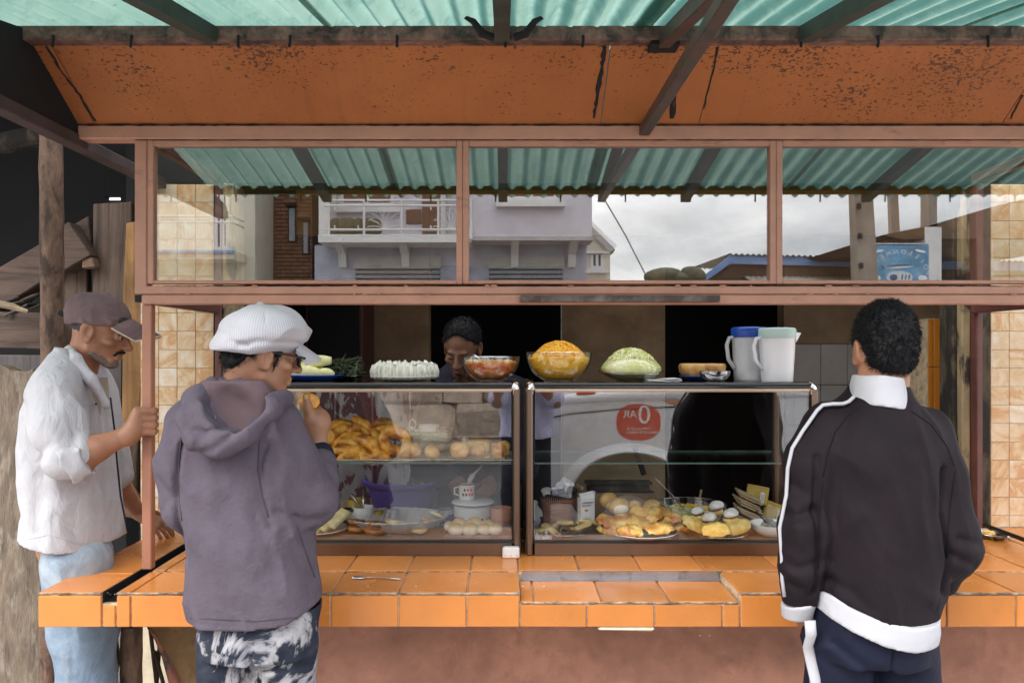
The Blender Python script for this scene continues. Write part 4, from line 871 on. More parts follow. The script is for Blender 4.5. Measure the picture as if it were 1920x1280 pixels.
# ---------------------------------------------------------------- food on the shelf of the left case
zs = SHZ + .001
m = MB().cbox((-.37, 2.89, zs + .003), (.80, .25, .005), .001); t = obj('paper_lining', m, MT['foil']); tag(t, 'crumpled foil and paper lining along the left glass shelf', 'foil sheet')
zs += .0065
c = np.array((-.63, 2.93, zs)); dish('plate', 'white plate with blue rim under the heap of fried bananas', 'plate', plate_prof(.135, .035), c, 'white')
G = 'fried bananas heaped on the shelf'
def fritter(seed, L=.055, r=.02, bend=.35, nm='fried_banana'):
    rs = np.random.RandomState(seed); p = []; q = []
    for s_ in np.linspace(-1, 1, 9):
        p.append((s_ * L, bend * L * (1 - s_ * s_) - bend * L * .5, .004 * math.sin(3 * s_ + seed))); q.append(r * (.32 + .68 * (1 - abs(s_) ** 3.2)) * (1 + .1 * math.sin(5 * s_ + seed * 2)))
    m = MB().tube(p, q, 12, flat=.82)
    return m
fr = [obj('fried_banana', fritter(k, .05 + .006 * (k % 3), .0195 + .0015 * (k % 2), .2 + .2 * (k % 4)), MT['fritter'], smooth=True, at=(0, 0, 0)) for k in range(5)]
def ring(seed):
    m = MB(); R = .03; n = 22; p = []; q = []
    for k in range(n + 1):
        a = .35 + (2 * math.pi - .7) * k / n; p.append((R * math.cos(a) * 1.25, R * math.sin(a), .004 * math.sin(3 * a))); q.append(.0165 * (1 + .12 * math.sin(3 * a + seed)) * (.75 if k in (0, n) else 1))
    return m.tube(p, q, 12)
fr.append(obj('fried_banana', ring(1), MT['fritter'], smooth=True, at=(0, 0, 0)))
LF = [  # px, py, depth, rot (about view axis deg), yaw deg, kind, label
 (632, 845, 2.80, -15, 0, 0, 'pale fried banana at the lower left of the heap'), (652, 851, 2.79, 25, 10, 1, 'fried banana lying flat at the front edge beside the elbow'),
 (668, 857, 2.785, 4, 0, 2, 'fried banana in the very front row left of the knob'), (704, 857, 2.785, 2, 5, 0, 'fried banana at the front right end of the left heap'),
 (655, 838, 2.83, 20, 0, 3, 'reddish fried banana in the second row'), (622, 829, 2.85, 70, 0, 4, 'upright fried banana leaning at the left of the heap'),
 (660, 829, 2.84, -8, 10, 2, 'dark fried banana in the middle of the heap'), (692, 836, 2.80, 42, -10, 1, 'long fried banana sloping down to the right'),
 (640, 816, 2.88, -38, 0, 3, 'golden fried banana sloping up to the right'), (622, 812, 2.9, 12, 0, 0, 'red brown fried banana at the back left top'),
 (646, 804, 2.92, 10, 20, 2, 'small fried banana on the very top of the heap'), (672, 817, 2.87, 20, 25, 5, 'curled fried banana ring on the top of the left heap'),
 (681, 806, 2.9, 60, 0, 1, 'pointed fried banana standing behind the curled ring'),
 (722, 813, 2.9, -5, 0, 2, 'fried banana lying across the top of the right heap'), (725, 803, 2.93, 30, 10, 3, 'fried banana at the peak of the right heap'),
 (742, 826, 2.81, 35, 0, 5, 'big yellow fried banana ring at the front of the right heap'), (712, 829, 2.86, 65, 0, 0, 'fried banana upright at the left of the yellow ring'),
 (733, 850, 2.82, 5, 0, 1, 'fried banana under the big yellow ring'), (606, 846, 2.83, 30, 0, 1, 'fried banana peeping from behind the sleeve'),
 (704, 808, 2.95, -20, 0, 4, 'fried banana at the back between both heaps'), (690, 850, 2.84, 10, 30, 3, 'fried banana half hidden under the long sloping one'), (738, 816, 2.9, 15, 0, 4, 'fried banana behind the big yellow ring')]
used = set()
for px, py, D, r, yw, k, lab in LF:
    p = W(px, py, D); sc = 1.1 if k != 5 else 1.0
    if k == 5 and py > 820: sc = 1.25
    rot = Matrix.Rotation(R_(yw), 3, 'Z') @ Matrix.Rotation(R_(-0), 3, 'Z') @ Matrix.Rotation(R_(r), 3, 'Y') @ Matrix.Rotation(R_(78 if k == 5 else 60), 3, 'X')
    if k in used: o = fr[k].copy(); link(o)
    else: o = fr[k]; used.add(k)
    o.location = p; o.rotation_euler = rot.to_euler(); o.scale = (sc * rnd.uniform(.94, 1.06),) * 3; tag(o, lab, 'fried banana', G)
G = 'fried dough balls in the front row of the shelf'
dbm = [obj('dough_ball', MB().blob((0, 0, 0), (.038, .034, .029), amp=.22, seed=s_, nu=18, nv=12), MT['dough'], smooth=True, at=(0, 0, 0)) for s_ in (2, 5, 9)]
for i, (px, py, D, s_, lab) in enumerate(((771, 850, 2.80, 1.05, 'fried dough ball next to the fried bananas'), (810, 852, 2.81, .85, 'small fried dough ball alone below the glass bowl'), (862, 852, 2.80, 1.02, 'largest fried dough ball in front of the cake slice'), (897, 851, 2.82, .82, 'fried dough ball touching the largest one'), (757, 838, 2.88, .8, 'fried dough ball behind the yellow banana ring'), (870, 843, 2.87, .8, 'fried dough ball half hidden behind the largest one'))):
    o = dbm[i] if i < 3 else link(dbm[i - 3].copy()); o.location = at(px, D, zs + .028 * s_); o.scale = (s_,) * 3; o.rotation_euler = (0, 0, i * 1.3); tag(o, lab, 'dough ball', G)
c = at(939, 2.81, zs); o = obj('vegetable_fritter', MB().blob(c + (0, 0, .028), (.036, .032, .03), amp=.35, seed=21, nu=20, nv=14, fq=4), MT['samosa'], smooth=True); tag(o, 'rough vegetable fritter beside the case post', 'fritter')
mb = MB()
for k in range(60): mb.blob(at(rnd.uniform(905, 955), rnd.uniform(2.77, 2.95), zs + .002), (rnd.uniform(.001, .005),) * 3, nu=5, nv=4)
o = obj('crumbs', mb, MT['choux']); o['kind'] = 'stuff'; o['label'] = 'pastry crumbs scattered on the glass shelf'
c = at(798, 2.96, zs); dish('glass_bowl', 'glass bowl of white grated cassava on the upper shelf', 'bowl', bowl_prof(.108, .088, .4, .0035), c, 'bowl', n=44)
o = fill('grated_cassava', 'white grated cassava in the shelf bowl', 'grated food', c, .108, .088, .66, 'rice', .018, foot=.4, bumps=.03)
b_ = obj('shreds', strands(c, .082, .02, 260, .02, .0024, 31, True, .058), MT['rice'], o, fixn=False); b_['kind'] = 'stuff'
t = thing('plastic_cup', 'white ribbed plastic cup with loop handle lying in the shelf bowl', 'cup', c + (.01, 0, .06))
obj('cup_body', MB().lathe([(0, .0), (.034, 0), (.04, .05), (.038, .05), (.032, .003), (0, .003)], 24, c + (.012, 0, .055), wob=lambda a, i: .03 * math.sin(12 * a)), MT['white'], t, smooth=50)
obj('loop_handle', MB().tube([c + (-.05 + .012 * math.cos(a), 0, .106 + .02 * math.sin(a)) for a in np.linspace(0, 6.28, 15)], .0032, 6), MT['white'], t, smooth=True)
c = at(892, 2.94, zs); dish('plate', 'small glass plate under the cake slice', 'plate', plate_prof(.085, .012), c, 'bowl')
t = thing('cake_slice', 'slice of sponge cake with white frosting on its side', 'cake slice', c + (0, 0, .005))
R = rotm(0, 0, .3); pr = [tuple((R @ np.array((a, b, 0)))[:2]) for a, b in ((-.035, -.03), (.05, -.012), (.05, .03), (-.035, .03))]
obj('sponge', MB().prism([(c[0] + a, c[1] + b) for a, b in pr], c[2] + .006, c[2] + .05, 2), MT['samosa'], t)
obj('frosting', MB().blob(c + (-.04, -.005, .032), (.014, .034, .03), amp=.25, seed=4), MT['frost'], t, smooth=True)
# ---------------------------------------------------------------- bottom of the left case
zf = ZFL
c = np.array((wx(742, 2.9), 2.9, zf))
def fl(a, i): return .022 * math.cos(30 * a) if i in (2, 3, 4, 5, 6) else 0
rx = 97 * 2.9 / FP
dish('oval_platter', 'large oval silver platter with scalloped rim holding fried cakes', 'platter', [(0, .002), (.6, .002), (.8, .018), (1, .05), (.985, .053), (.79, .021), (.6, .005), (0, .005)], c, 'foil', n=150, wob=fl, sx=rx, sy=.15)
def disc(nm, lab, px, D, z, r, h, mt_, tilt=(0, 0), seed=1, grp=None, cat='fried cake'):
    c_ = at(px, D, z); pr = [(0, -h / 2), (r * .85, -h / 2), (r, -h * .15), (r, h * .15), (r * .85, h / 2), (0, h / 2)]
    o = obj(nm, MB().lathe(pr, 26, (0, 0, 0), wob=lambda a, i: .04 * math.sin(5 * a + seed) + .02 * math.sin(11 * a + i)), MT[mt_], smooth=60, at=(0, 0, 0)); o.location = c_; o.rotation_euler = (tilt[0], tilt[1], 0); return tag(o, lab, cat, grp)
G = 'round filled cakes on the silver platter'
def pair(px, D, r, ma, mb_, la, lb, s_):
    disc('fried_cake', la, px, D, zf + .02, r, .018, ma, (.05, .03), s_, G); disc('fried_cake', lb, px + 2, D - .004, zf + .042, r * .98, .017, mb_, (-.12, .1), s_ + 3, G)
pair(668, 2.83, .034, 'brownfry', 'brownfry', 'lower half of the dark brown cake at the platter left end', 'upper half of the dark brown cake at the platter left end', 1)
pair(704, 2.80, .04, 'brownfry', 'brownfry', 'lower dark brown cake in the front of the platter', 'top dark brown cake leaning in the front of the platter', 2)
pair(739, 2.83, .038, 'palefry', 'palefry', 'lower pale cake in the middle of the platter', 'top pale cake in the middle of the platter', 4)
disc('fried_cake', 'pale thin cake lying flat at the right of the platter', 785, 2.82, zf + .018, .034, .014, 'palefry', (.1, .1), 6, G)
disc('fried_cake', 'browned thin cake leaning at the right of the platter', 806, 2.88, zf + .032, .036, .013, 'dough', (-.35, .35), 7, G)
disc('fried_cake', 'pale thin cake resting on the right rim of the platter', 820, 2.92, zf + .045, .034, .013, 'palefry', (-.4, .5), 8, G)
c = at(596, 2.85, zf); dish('plate', 'white plate with yellow omelette slices beside the sleeve', 'plate', plate_prof(.11, .016), c, 'white')
for k, lab in enumerate(('omelette slice nearest the purple sleeve', 'middle omelette slice of the row', 'omelette slice at the right end of the row')):
    R = rotm(.5, .3, -.5); o = obj('omelette_slice', MB().cbox((0, 0, 0), (.045, .09, .02), .005, R, .004), MT['sandwich'], at=(0, 0, 0)); o.location = at(600 + 17 * k, 2.83 - .01 * k, zf + .035 + .012 * k); tag(o, lab, 'omelette', 'omelette slices')
c = at(649, 2.97, zf); dish('glass_jar', 'small dark ribbed glass jar behind the platter', 'jar', [(0, 0), (.025, 0), (.03, .02), (.029, .05), (.026, .062), (.023, .062), (.026, .02), (0, .004)], c, 'cardark', wob=lambda a, i: .04 * math.cos(12 * a))
c = at(680, 3.0, zf); dish('bowl', 'white bowl holding spoons behind the platter', 'bowl', bowl_prof(.043, .05, .45), c + (0, 0, .015), 'white'); dish('saucer', 'upturned saucer under the spoon bowl', 'saucer', plate_prof(.04, .014), c, 'white')
for k, (a, b, h, lab) in enumerate(((-.048, .0, .115, 'left steel spoon fanned out of the white bowl'), (-.042, .01, .112, 'second steel spoon fanned out of the white bowl'), (-.036, -.01, .108, 'third steel spoon fanned out of the white bowl'), (.0, .02, .13, 'steel spoon standing alone upright in the white bowl'))):
    o = obj('spoon', MB().tube([c + (.012, 0, .03), c + (.3 * a, b * .5, .07), c + (a, b, h)], (.0022, .0024, .004), 6, flat=.5), MT['spoon'], smooth=True); tag(o, lab, 'spoon', 'spoons in the white bowl')
c = at(668, 3.05, zf); t = thing('cup', 'olive green cup with handle behind the spoon bowl', 'cup', c); obj('cup_body', MB().lathe([(0, 0), (.028, 0), (.036, .085), (.033, .085), (.026, .004), (0, .004)], 28, c), MT['mustard'], t, smooth=50)
obj('handle', MB().tube([c + (-.033, 0, .075), c + (-.055, 0, .068), c + (-.05, 0, .04), c + (-.03, 0, .03)], .004, 6), MT['mustard'], t, smooth=True)
c = at(708, 3.03, zf); dish('jar', 'small olive jar between cup and tin', 'jar', [(0, 0), (.024, 0), (.027, .03), (.022, .045), (0, .046)], c, 'mustard')
c = at(729, 2.99, zf); tag(obj('milk_tin', MB().lathe([(0, 0), (.027, 0), (.027, .06), (.024, .06), (.024, .004), (0, .004)], 28, c, rotm(0, .25, 0)), MT['steel'], smooth=50), 'open dented tin behind the platter', 'tin')
c = at(836, 2.97, zf); t = thing('tin_can', 'small opened tin can beside the enamel pot', 'tin', c)
obj('can_body', MB().lathe([(0, 0), (.034, 0), (.034, .06), (.031, .06), (.031, .004), (0, .004)], 28, c), MT['steel'], t, smooth=50); obj('blue_label', MB().lathe([(.0345, .01), (.0345, .045)], 28, c), MT['inkblue'], t, smooth=50)
c = at(887, 2.97, zf); t = thing('enamel_pot', 'white enamel pot with lid and a band of small flowers', 'pot', c)
obj('pot_body', MB().lathe([(0, 0), (.07, 0), (.074, .01), (.074, .075), (.078, .082), (.072, .084), (0, .08)], 44, c), MT['enamel'], t, smooth=40)
obj('lid', MB().lathe([(.084, .084), (.08, .092), (.06, .098), (.0, .1)], 44, c), MT['enamel'], t, smooth=40); obj('rim', MB().lathe([(.079, .082), (.086, .084), (.084, .088), (.078, .088)], 44, c), MT['inkblue'], t, smooth=40)
obj('base_band', MB().lathe([(.0745, .0), (.076, .004), (.0745, .012)], 40, c), MT['steel'], t, smooth=True)
for k in range(14):
    a = -math.pi / 2 + (k - 7) * .17; p = c + (.0745 * math.cos(a), .0745 * math.sin(a), .03 + .006 * math.sin(k * 2.1)); obj('flower_print', MB().blob(p, (.005, .0012, .0055), rotm(0, 0, a + math.pi / 2), 8, 5), MT['redpr' if k % 3 else 'herb'], t)
c = at(875, 2.95, zf + .1005); t = thing('enamel_mug', 'white enamel mug with flower print standing on the pot lid', 'mug', c)
obj('mug_body', MB().lathe([(0, 0), (.025, 0), (.03, .006), (.03, .058), (.031, .061), (.028, .061), (.028, .005), (0, .004)], 36, c), MT['enamel'], t, smooth=50); obj('rim', MB().lathe([(.0305, .0595), (.0322, .061), (.0305, .0625)], 36, c), MT['ink'], t, smooth=True)
obj('handle', MB().tube([c + (-.03, -.004, .05), c + (-.046, -.004, .046), c + (-.046, -.004, .024), c + (-.029, -.004, .016)], .0035, 6), MT['enamel'], t, smooth=True)
for k in range(7): a = -math.pi / 2 + (k - 2) * .2; p = c + (.0302 * math.cos(a), .0302 * math.sin(a), .024 + .017 * (k % 2)); obj('flower_print', MB().blob(p, (.0045, .001, .006), rotm(0, 0, a + math.pi / 2), 8, 5), MT['redpr' if k > 2 else 'herb'], t)
o = obj('ladle', MB().tube([c + (.006, 0, .05), c + (.012, 0, .075), c + (.022, 0, .092), c + (.03, 0, .1), c + (.06, 0, .132)], (.006, .01, .011, .005, .0028), 8), MT['white'], smooth=True); tag(o, 'white handled ladle standing in the enamel mug', 'ladle')
c = at(940, 2.93, zf); tag(obj('plastic_tub', MB().lathe([(0, 0), (.036, 0), (.038, .03), (.04, .032), (.04, .075), (.037, .075), (.035, .004), (0, .004)], 36, c), MT['peach'], smooth=40, at=c), 'peach coloured plastic tub beside the case post', 'tub')
t = thing('tray', 'dark rimmed metal tray carrying soft white buns', 'tray', at(895, 2.80, zf)); x0, x1 = wx(834, 2.8), wx(960, 2.8)
obj('tray_base', MB().cbox(((x0 + x1) / 2, 2.805, zf + .004), (x1 - x0, .15, .006), .003), MT['foil'], t)
for nm, cc, dd in (('tray_rim', ((x0 + x1) / 2, 2.73, zf + .009), (x1 - x0 + .004, .006, .014)), ('tray_rim', ((x0 + x1) / 2, 2.88, zf + .009), (x1 - x0 + .004, .006, .014)), ('tray_rim', (x0, 2.805, zf + .009), (.006, .143, .014)), ('tray_rim', (x1, 2.805, zf + .009), (.006, .143, .014))): obj(nm, MB().cbox(cc, dd, .0025), MT['steel'], t)
bm_ = None
for px, D, s_, lab in ((855, 2.775, 1, 'white bun at the front left corner of the tray'), (882, 2.77, 1.08, 'largest white bun in the front of the tray'), (908, 2.775, .9, 'white bun third along the front of the tray'), (929, 2.775, .95, 'flat white bun near the right tray end'), (862, 2.84, 1, 'browned bun at the back left of the tray'), (890, 2.845, 1.05, 'browned bun in the middle of the back row'), (915, 2.83, .85, 'low bun behind the right front buns'), (843, 2.82, .7, 'small bun at the left edge of the tray')):
    if bm_ is None: o = bm_ = obj('bun', MB().blob((0, 0, 0), (.029, .03, .025), amp=.07, seed=3, nu=20, nv=14), MT['bun'], smooth=True, at=(0, 0, 0))
    else: o = link(bm_.copy())
    o.location = at(px, D, zf + .028); o.scale = (s_, s_, s_ * (1.1 if D > 2.8 else .95)); o.rotation_euler = (0, 0, px); tag(o, lab, 'bun', 'soft white buns on the tray')
# basin behind
c = np.array((wx(757, 3.27), 3.3, .845)); t = thing('plastic_basin', 'large purple plastic basin behind the left display case', 'basin', c)
obj('stand', MB().box((c[0] - .3, 3.14, .0), (c[0] + .2, 3.47, .842)), MT['box_wood'], t)
obj('basin_body', MB().lathe([(0, .004), (.12, .004), (.155, .14), (.178, .155), (.18, .168), (.168, .172), (.148, .15), (.115, .012), (0, .012)], 48, c), MT['purple'], t, smooth=40)
# ---------------------------------------------------------------- bottom of the right case
c = at(1047, 2.93, zf); t = thing('basket', 'woven reed basket with dark zigzag rim full of papers', 'basket', c)
obj('basket_wall', MB().lathe([(0, .002), (.06, .002), (.064, .01), (.067, .07), (.069, .125), (.065, .125), (.063, .07), (.058, .01), (0, .006)], 48, c), MT['basket'], t, smooth=50)
zz = MB(); n = 56
for k in range(n):
    a0, a1, a2 = (k) / n * 6.283, (k + .5) / n * 6.283, (k + 1) / n * 6.283; r = .0705
    P = lambda a, z, q=0: tuple(c + ((r + q) * math.cos(a), (r + q) * math.sin(a), z)); zz.add([P(a0, .128), P(a1, .128), P(a2, .128), P(a1, .108, -.0006)], [(0, 1, 3), (1, 2, 3)])
zz.lathe([(.0705, .127), (.0715, .131), (.067, .135), (.064, .13)], 48, c); obj('zigzag_rim', zz, MT['cuffnavy'], t)
def crump(nm, lab, c_, d, R, mt_, cat, seed):
    rs = np.random.RandomState(seed); m = MB(); B = rs.randn(7, 7) * .012
    m.grid(lambda u, v: tuple(np.array(c_) + R @ np.array(((u - .5) * d[0], B[int(round(v * 6)), int(round(u * 6))], (v - .5) * d[1]))), 6, 6)
    o = obj(nm, m, MT[mt_], fixn=False); s_ = o.modifiers.new('thick', 'SOLIDIFY'); s_.thickness = .002; return tag(o, lab, cat)
crump('folded_paper', 'white folded paper rising out of the basket', c + (.02, 0, .15), (.055, .07), rotm(.1, .6, .3), 'paper', 'paper', 1); crump('plastic_bag', 'pale plastic bag stuffed in the basket', c + (-.02, -.01, .135), (.06, .035), rotm(-.3, -.3, -.2), 'paper', 'bag', 2)
crump('blue_packet', 'dark blue shiny packet in the basket', c + (-.005, -.035, .135), (.055, .026), rotm(-.4, -.15, .1), 'inkblue', 'packet', 3); crump('brown_paper', 'brown crumpled paper at the right rim of the basket', c + (.07, .02, .14), (.05, .04), rotm(-.2, .3, -.3), 'packet', 'paper', 4)
tag(obj('white_cup', MB().lathe([(0, 0), (.016, 0), (.019, .022), (0, .023)], 20, c + (-.045, -.03, .128), rotm(.3, -.2, 0)), MT['white'], smooth=50), 'small white cup lid at the left rim of the basket', 'lid')
tag(obj('dark_cup', MB().lathe([(0, 0), (.017, 0), (.02, .03), (.017, .03), (0, .006)], 20, c + (.042, -.03, .13), rotm(.9, .3, 0)), MT['blackpl'], smooth=50), 'dark cup tipped over the basket rim', 'cup')
def text(s_, size, mt_, parent, loc, rx=90, rz=0, ext=.0004, align='CENTER', name='lettering', sx=1.):
    cu = bpy.data.curves.new('t', 'FONT'); cu.body = s_; cu.size = size; cu.align_x = align; cu.extrude = ext; cu.resolution_u = 3
    o = bpy.data.objects.new('t', cu); COL.objects.link(o); bpy.context.view_layer.update()
    me = bpy.data.meshes.new_from_object(o.evaluated_get(bpy.context.evaluated_depsgraph_get())); bpy.data.objects.remove(o)
    me.materials.clear(); me.materials.append(MT[mt_]); q = link(bpy.data.objects.new(name, me)); me.name = name
    q.parent = parent; q.location = np.array(loc) - np.array(ORI[parent.name]); q.rotation_euler = (R_(rx), 0, R_(rz)); q.scale = (sx, 1, 1); return q
c = at(1099, 2.85, zf); t = thing('carton', 'white medicine carton with a turquoise side panel', 'carton', c); w, d_, h = .056, .03, .128
rz = .35; R = rotm(0, 0, rz)
obj('box_body', MB().cbox(c + (0, 0, h / 2), (w, d_, h), .001, R), MT['paper'], t)
P = lambda x, y, z: tuple(c + R @ np.array((x, y, z)))
obj('flap', MB().add([P(-w / 2, -d_ / 2, h), P(w / 2, -d_ / 2, h), P(w / 2, .004, h + .022), P(-w / 2, .004, h + .014)], [(0, 1, 2, 3)]), MT['paper'], t); obj('flap', MB().add([P(w / 2, -d_ / 2, h), P(w / 2, d_ / 2, h), P(w / 2 + .004, d_ / 2, h + .02), P(w / 2 + .004, -d_ / 2 + .004, h + .022)], [(0, 1, 2, 3)]), MT['paper'], t)
obj('side_print', MB().add([P(w / 2 + .0006, -d_ / 2 + .004, .005), P(w / 2 + .0006, d_ / 2 - .001, .005), P(w / 2 + .0006, d_ / 2 - .001, .075), P(w / 2 + .0006, -d_ / 2 + .004, .08)], [(0, 1, 2, 3)]), MT['teal'], t)
for i, (s_, z, sz, mm) in enumerate((('KOMPRIMERET', .108, .0085, 'ink'), ('SOLUTIONE', .098, .0085, 'inkblue'))): text(s_, sz, mm, t, P(-w / 2 + .003, -d_ / 2 - .0006, z), rz=math.degrees(rz), align='LEFT', sx=.86)
for k in range(7): obj('small_print', MB().cbox(c + R @ np.array((-.004 + .002 * (k % 3), -d_ / 2 - .0004, .02 + .006 * k)), (.034 - .004 * (k % 3), .0006, .0012), .0002, R), MT['steel'], t)
obj('orange_dot', MB().blob(P(-.008, -d_ / 2 - .0003, .083), (.006, .0008, .005), R, 12, 6), MT['orangepr'], t); obj('green_dot', MB().blob(P(-.003, -d_ / 2 - .0004, .0825), (.003, .0008, .004), R, 10, 6), MT['herb'], t)
for k in range(4): obj('side_print', MB().cbox(c + R @ np.array((w / 2 + .0004, 0, .112 - .007 * k)), (.0006, .02, .0022), .0002, R), MT['ink'], t)
t = thing('drawer_box', 'brown wooden box with a dark grooved lid at the back of the case', 'wooden box', at(1165, 3.02, zf)); x0, x1 = wx(1100, 3.02), wx(1231, 3.02)
obj('box_body', MB().cbox(((x0 + x1) / 2, 3.05, zf + .057), (x1 - x0, .07, .112), .004), MT['box_wood'], t)
obj('box_lid', MB().cbox(((x0 + x1) / 2 - .01, 3.052, zf + .129), (x1 - x0 - .03, .06, .028), .005), MT['jambdark'], t); obj('lid_moulding', MB().cbox(((x0 + x1) / 2 - .01, 3.048, zf + .150), (x1 - x0 - .012, .065, .012), .003), MT['jambdark'], t)
o = obj('leaning_stick', MB().tube([W(1190, 838, 3.09), W(1208, 890, 3.07)], .011, 6), MT['black']); tag(o, 'dark stick leaning on the wooden box', 'stick')
mb = MB()
for k in range(12): mb.blob(at(rnd.uniform(1165, 1200), 3.03, zf + .145), (.004, .003, .0015), nu=6, nv=4)
o = obj('paper_scraps', mb, MT['paper']); o['kind'] = 'stuff'; o['label'] = 'small paper scraps on the wooden box lid'
# plate of rolled pancakes
c = at(1060, 2.80, zf); dish('glass_plate', 'clear glass plate of thin rolled pancakes', 'plate', plate_prof(.115, .024, .004, .5), c, 'bowl')
def roll(seed, L, r):
    rs = np.random.RandomState(seed); m = MB(); n = 26; a1 = 3.6 * math.pi
    def fn(u, v):
        a = u * a1; q = r * (.25 + .75 * u) * (.75 + .5 * v) * (1 + .12 * math.sin(2 * a + seed)); return (q * math.cos(a), (v - .5) * L + .006 * math.sin(a * 1.5 + seed), q * math.sin(a) * .62)
    return m.grid(fn, n, 5)
rm_ = [obj('rolled_pancake', roll(s_, .07, .018), MT['crepe'], smooth=True, at=(0, 0, 0), fixn=False) for s_ in (1, 2, 3)]
for i, (px, D, z, rz_, lab) in enumerate(((1015, 2.78, .03, 80, 'flat rolled pancake at the left rim of the glass plate'), (1035, 2.77, .034, 30, 'broad folded pancake left of the plate middle'), (1047, 2.78, .045, 5, 'pancake standing up in the middle of the glass plate'), (1060, 2.76, .035, -10, 'pancake roll with its spiral end facing front'), (1075, 2.77, .036, -30, 'pancake roll to the right of the spiral one'), (1090, 2.79, .04, -55, 'pancake roll on the right of the glass plate'), (1103, 2.82, .05, -70, 'topmost pancake on the right rim of the plate'), (1065, 2.83, .046, 40, 'pancake at the back of the glass plate'))):
    o = rm_[i] if i < 3 else link(rm_[i % 3].copy()); o.location = at(px, D, zf + z - .008); o.rotation_euler = (rnd.uniform(-.3, .3), rnd.uniform(-.25, .25), R_(rz_)); o.scale = (1.1, 1.1, 1.15); tag(o, lab, 'pancake', 'rolled pancakes on the glass plate')
# plate of fried pastries with eggs
c = at(1202, 2.79, zf); dish('plate', 'white oval plate heaped with fried pastry', 'plate', plate_prof(.132, .022), c, 'white')
def pastry(seed, L=.05, w=.028, h=.014):
    rs = np.random.RandomState(seed); m = MB(); nu, nv = 22, 8; v = []; f = []
    def P(u, s_):
        a = u * 2 * math.pi; x, y = L * math.cos(a), w * math.sin(a) * (1.1 if math.sin(a) > 0 else .75); e = 1 - s_; return x * (.01 + .99 * s_) + .003 * s_ * math.sin(5 * a + seed), y * (.01 + .99 * s_), h * (max(e, 0) ** .6) * (1 + .2 * s_ * math.sin(3 * a + seed)) + .0045 * math.sin(13 * a) * s_ * s_
    for sg in (1, -1): m.grid(lambda u, s_: (lambda p: (p[0], p[1], sg * p[2] + (.0015 * sg)))(P(u, s_)), nu, nv)
    return m
ps = [obj('fried_pastry', pastry(s_, .044 + .004 * (s_ % 3), .028 + .003 * (s_ % 2), .015), MT['samosa'], smooth=True, at=(0, 0, 0)) for s_ in (1, 2, 3, 4)]
PL = ((1143, 980, 2.74, 15, 'pointed pastry curling up at the left rim'), (1150, 993, 2.73, 0, 'darker pastry in the bottom row at left'), (1180, 996, 2.70, 5, 'reddish pastry in the bottom row centre'), (1238, 992, 2.70, -4, 'smooth golden pastry at the front right'), (1170, 978, 2.74, -12, 'crinkled pastry in the second row'), (1195, 980, 2.73, 8, 'pale pastry in the second row centre'), (1218, 972, 2.75, -18, 'orange pastry sloping up in the second row'), (1250, 975, 2.75, -10, 'long yellow pastry at the right rim'), (1205, 962, 2.79, 0, 'pastry with open top crowning the heap'), (1262, 982, 2.77, 15, 'brown tipped pastry at the right end'), (1180, 966, 2.8, 20, 'pastry tucked behind the buns'), (1235, 962, 2.82, 10, 'pastry at the back right of the heap'))
for i, (px, py, D, r, lab) in enumerate(PL):
    o = ps[i] if i < 4 else link(ps[i % 4].copy()); o.location = W(px, py, D); o.rotation_euler = (Matrix.Rotation(R_(rnd.uniform(-25, 25)), 3, 'Z') @ Matrix.Rotation(R_(r), 3, 'Y') @ Matrix.Rotation(R_(38), 3, 'X')).to_euler(); o.scale = (1.12,) * 3; tag(o, lab, 'pastry', 'fried pastries on the white plate')
eg = None
for px, py, D, s_, rz_, lab in ((1142, 938, 2.86, 1., .5, 'cream filled bun at the back left of the pastries'), (1161, 949, 2.80, 1.05, -.3, 'cream filled bun leaning in front, largest white face'), (1190, 948, 2.9, .75, .2, 'small cream bun behind the pastry heap'), (1222, 948, 2.88, .85, -.4, 'cream bun at the back right of the pastries')):
    t = thing('cream_bun', lab, 'cream bun', W(px, py, D), 'cream buns on the pastry plate'); c_ = W(px, py, D); R = rotm(.5, rz_ * .6, rz_)
    obj('bun_shell', MB().blob(c_, (.038 * s_, .026 * s_, .031 * s_), R, 18, 12, .05, 3), MT['egg_skin'], t, smooth=True); obj('cream', MB().blob(c_ + R @ np.array((.004, -.014 * s_, -.002)), (.028 * s_, .016 * s_, .023 * s_), R, 16, 10, .12, 7), MT['egg'], t, smooth=True)
# bowl of slaw
c = at(1296, 2.93, zf); dish('glass_bowl', 'wide glass bowl of green slaw at the back', 'bowl', bowl_prof(.128, .09, .5, .0035), c, 'bowl', n=48)
o = fill('slaw', 'green shredded slaw in the wide glass bowl', 'slaw', c, .128, .09, .6, 'slaw', .012, foot=.5, bumps=.02); b_ = obj('slaw_shreds', strands(c, .112, .018, 420, .04, .0019, 12, True, .05), MT['slaw'], o, fixn=False); b_['kind'] = 'stuff'
b_ = obj('carrot_shreds', strands(c, .1, .02, 40, .03, .002, 13, True, .055), MT['carrot'], o, fixn=False); b_['kind'] = 'stuff'
t = obj('fork', MB().tube([W(1228, 895, 2.9), W(1258, 925, 2.9), c + (-.03, -.02, .07)], (.0025, .003, .006), 6, flat=.5), MT['spoon'], smooth=True); tag(t, 'steel fork handle sticking out of the slaw bowl', 'fork')
tag(obj('wooden_stick', MB().tube([c + (.02, 0, .05), W(1315, 918, 2.93)], .004, 6), MT['wood_pale']), 'short wooden stick upright in the slaw', 'stick')
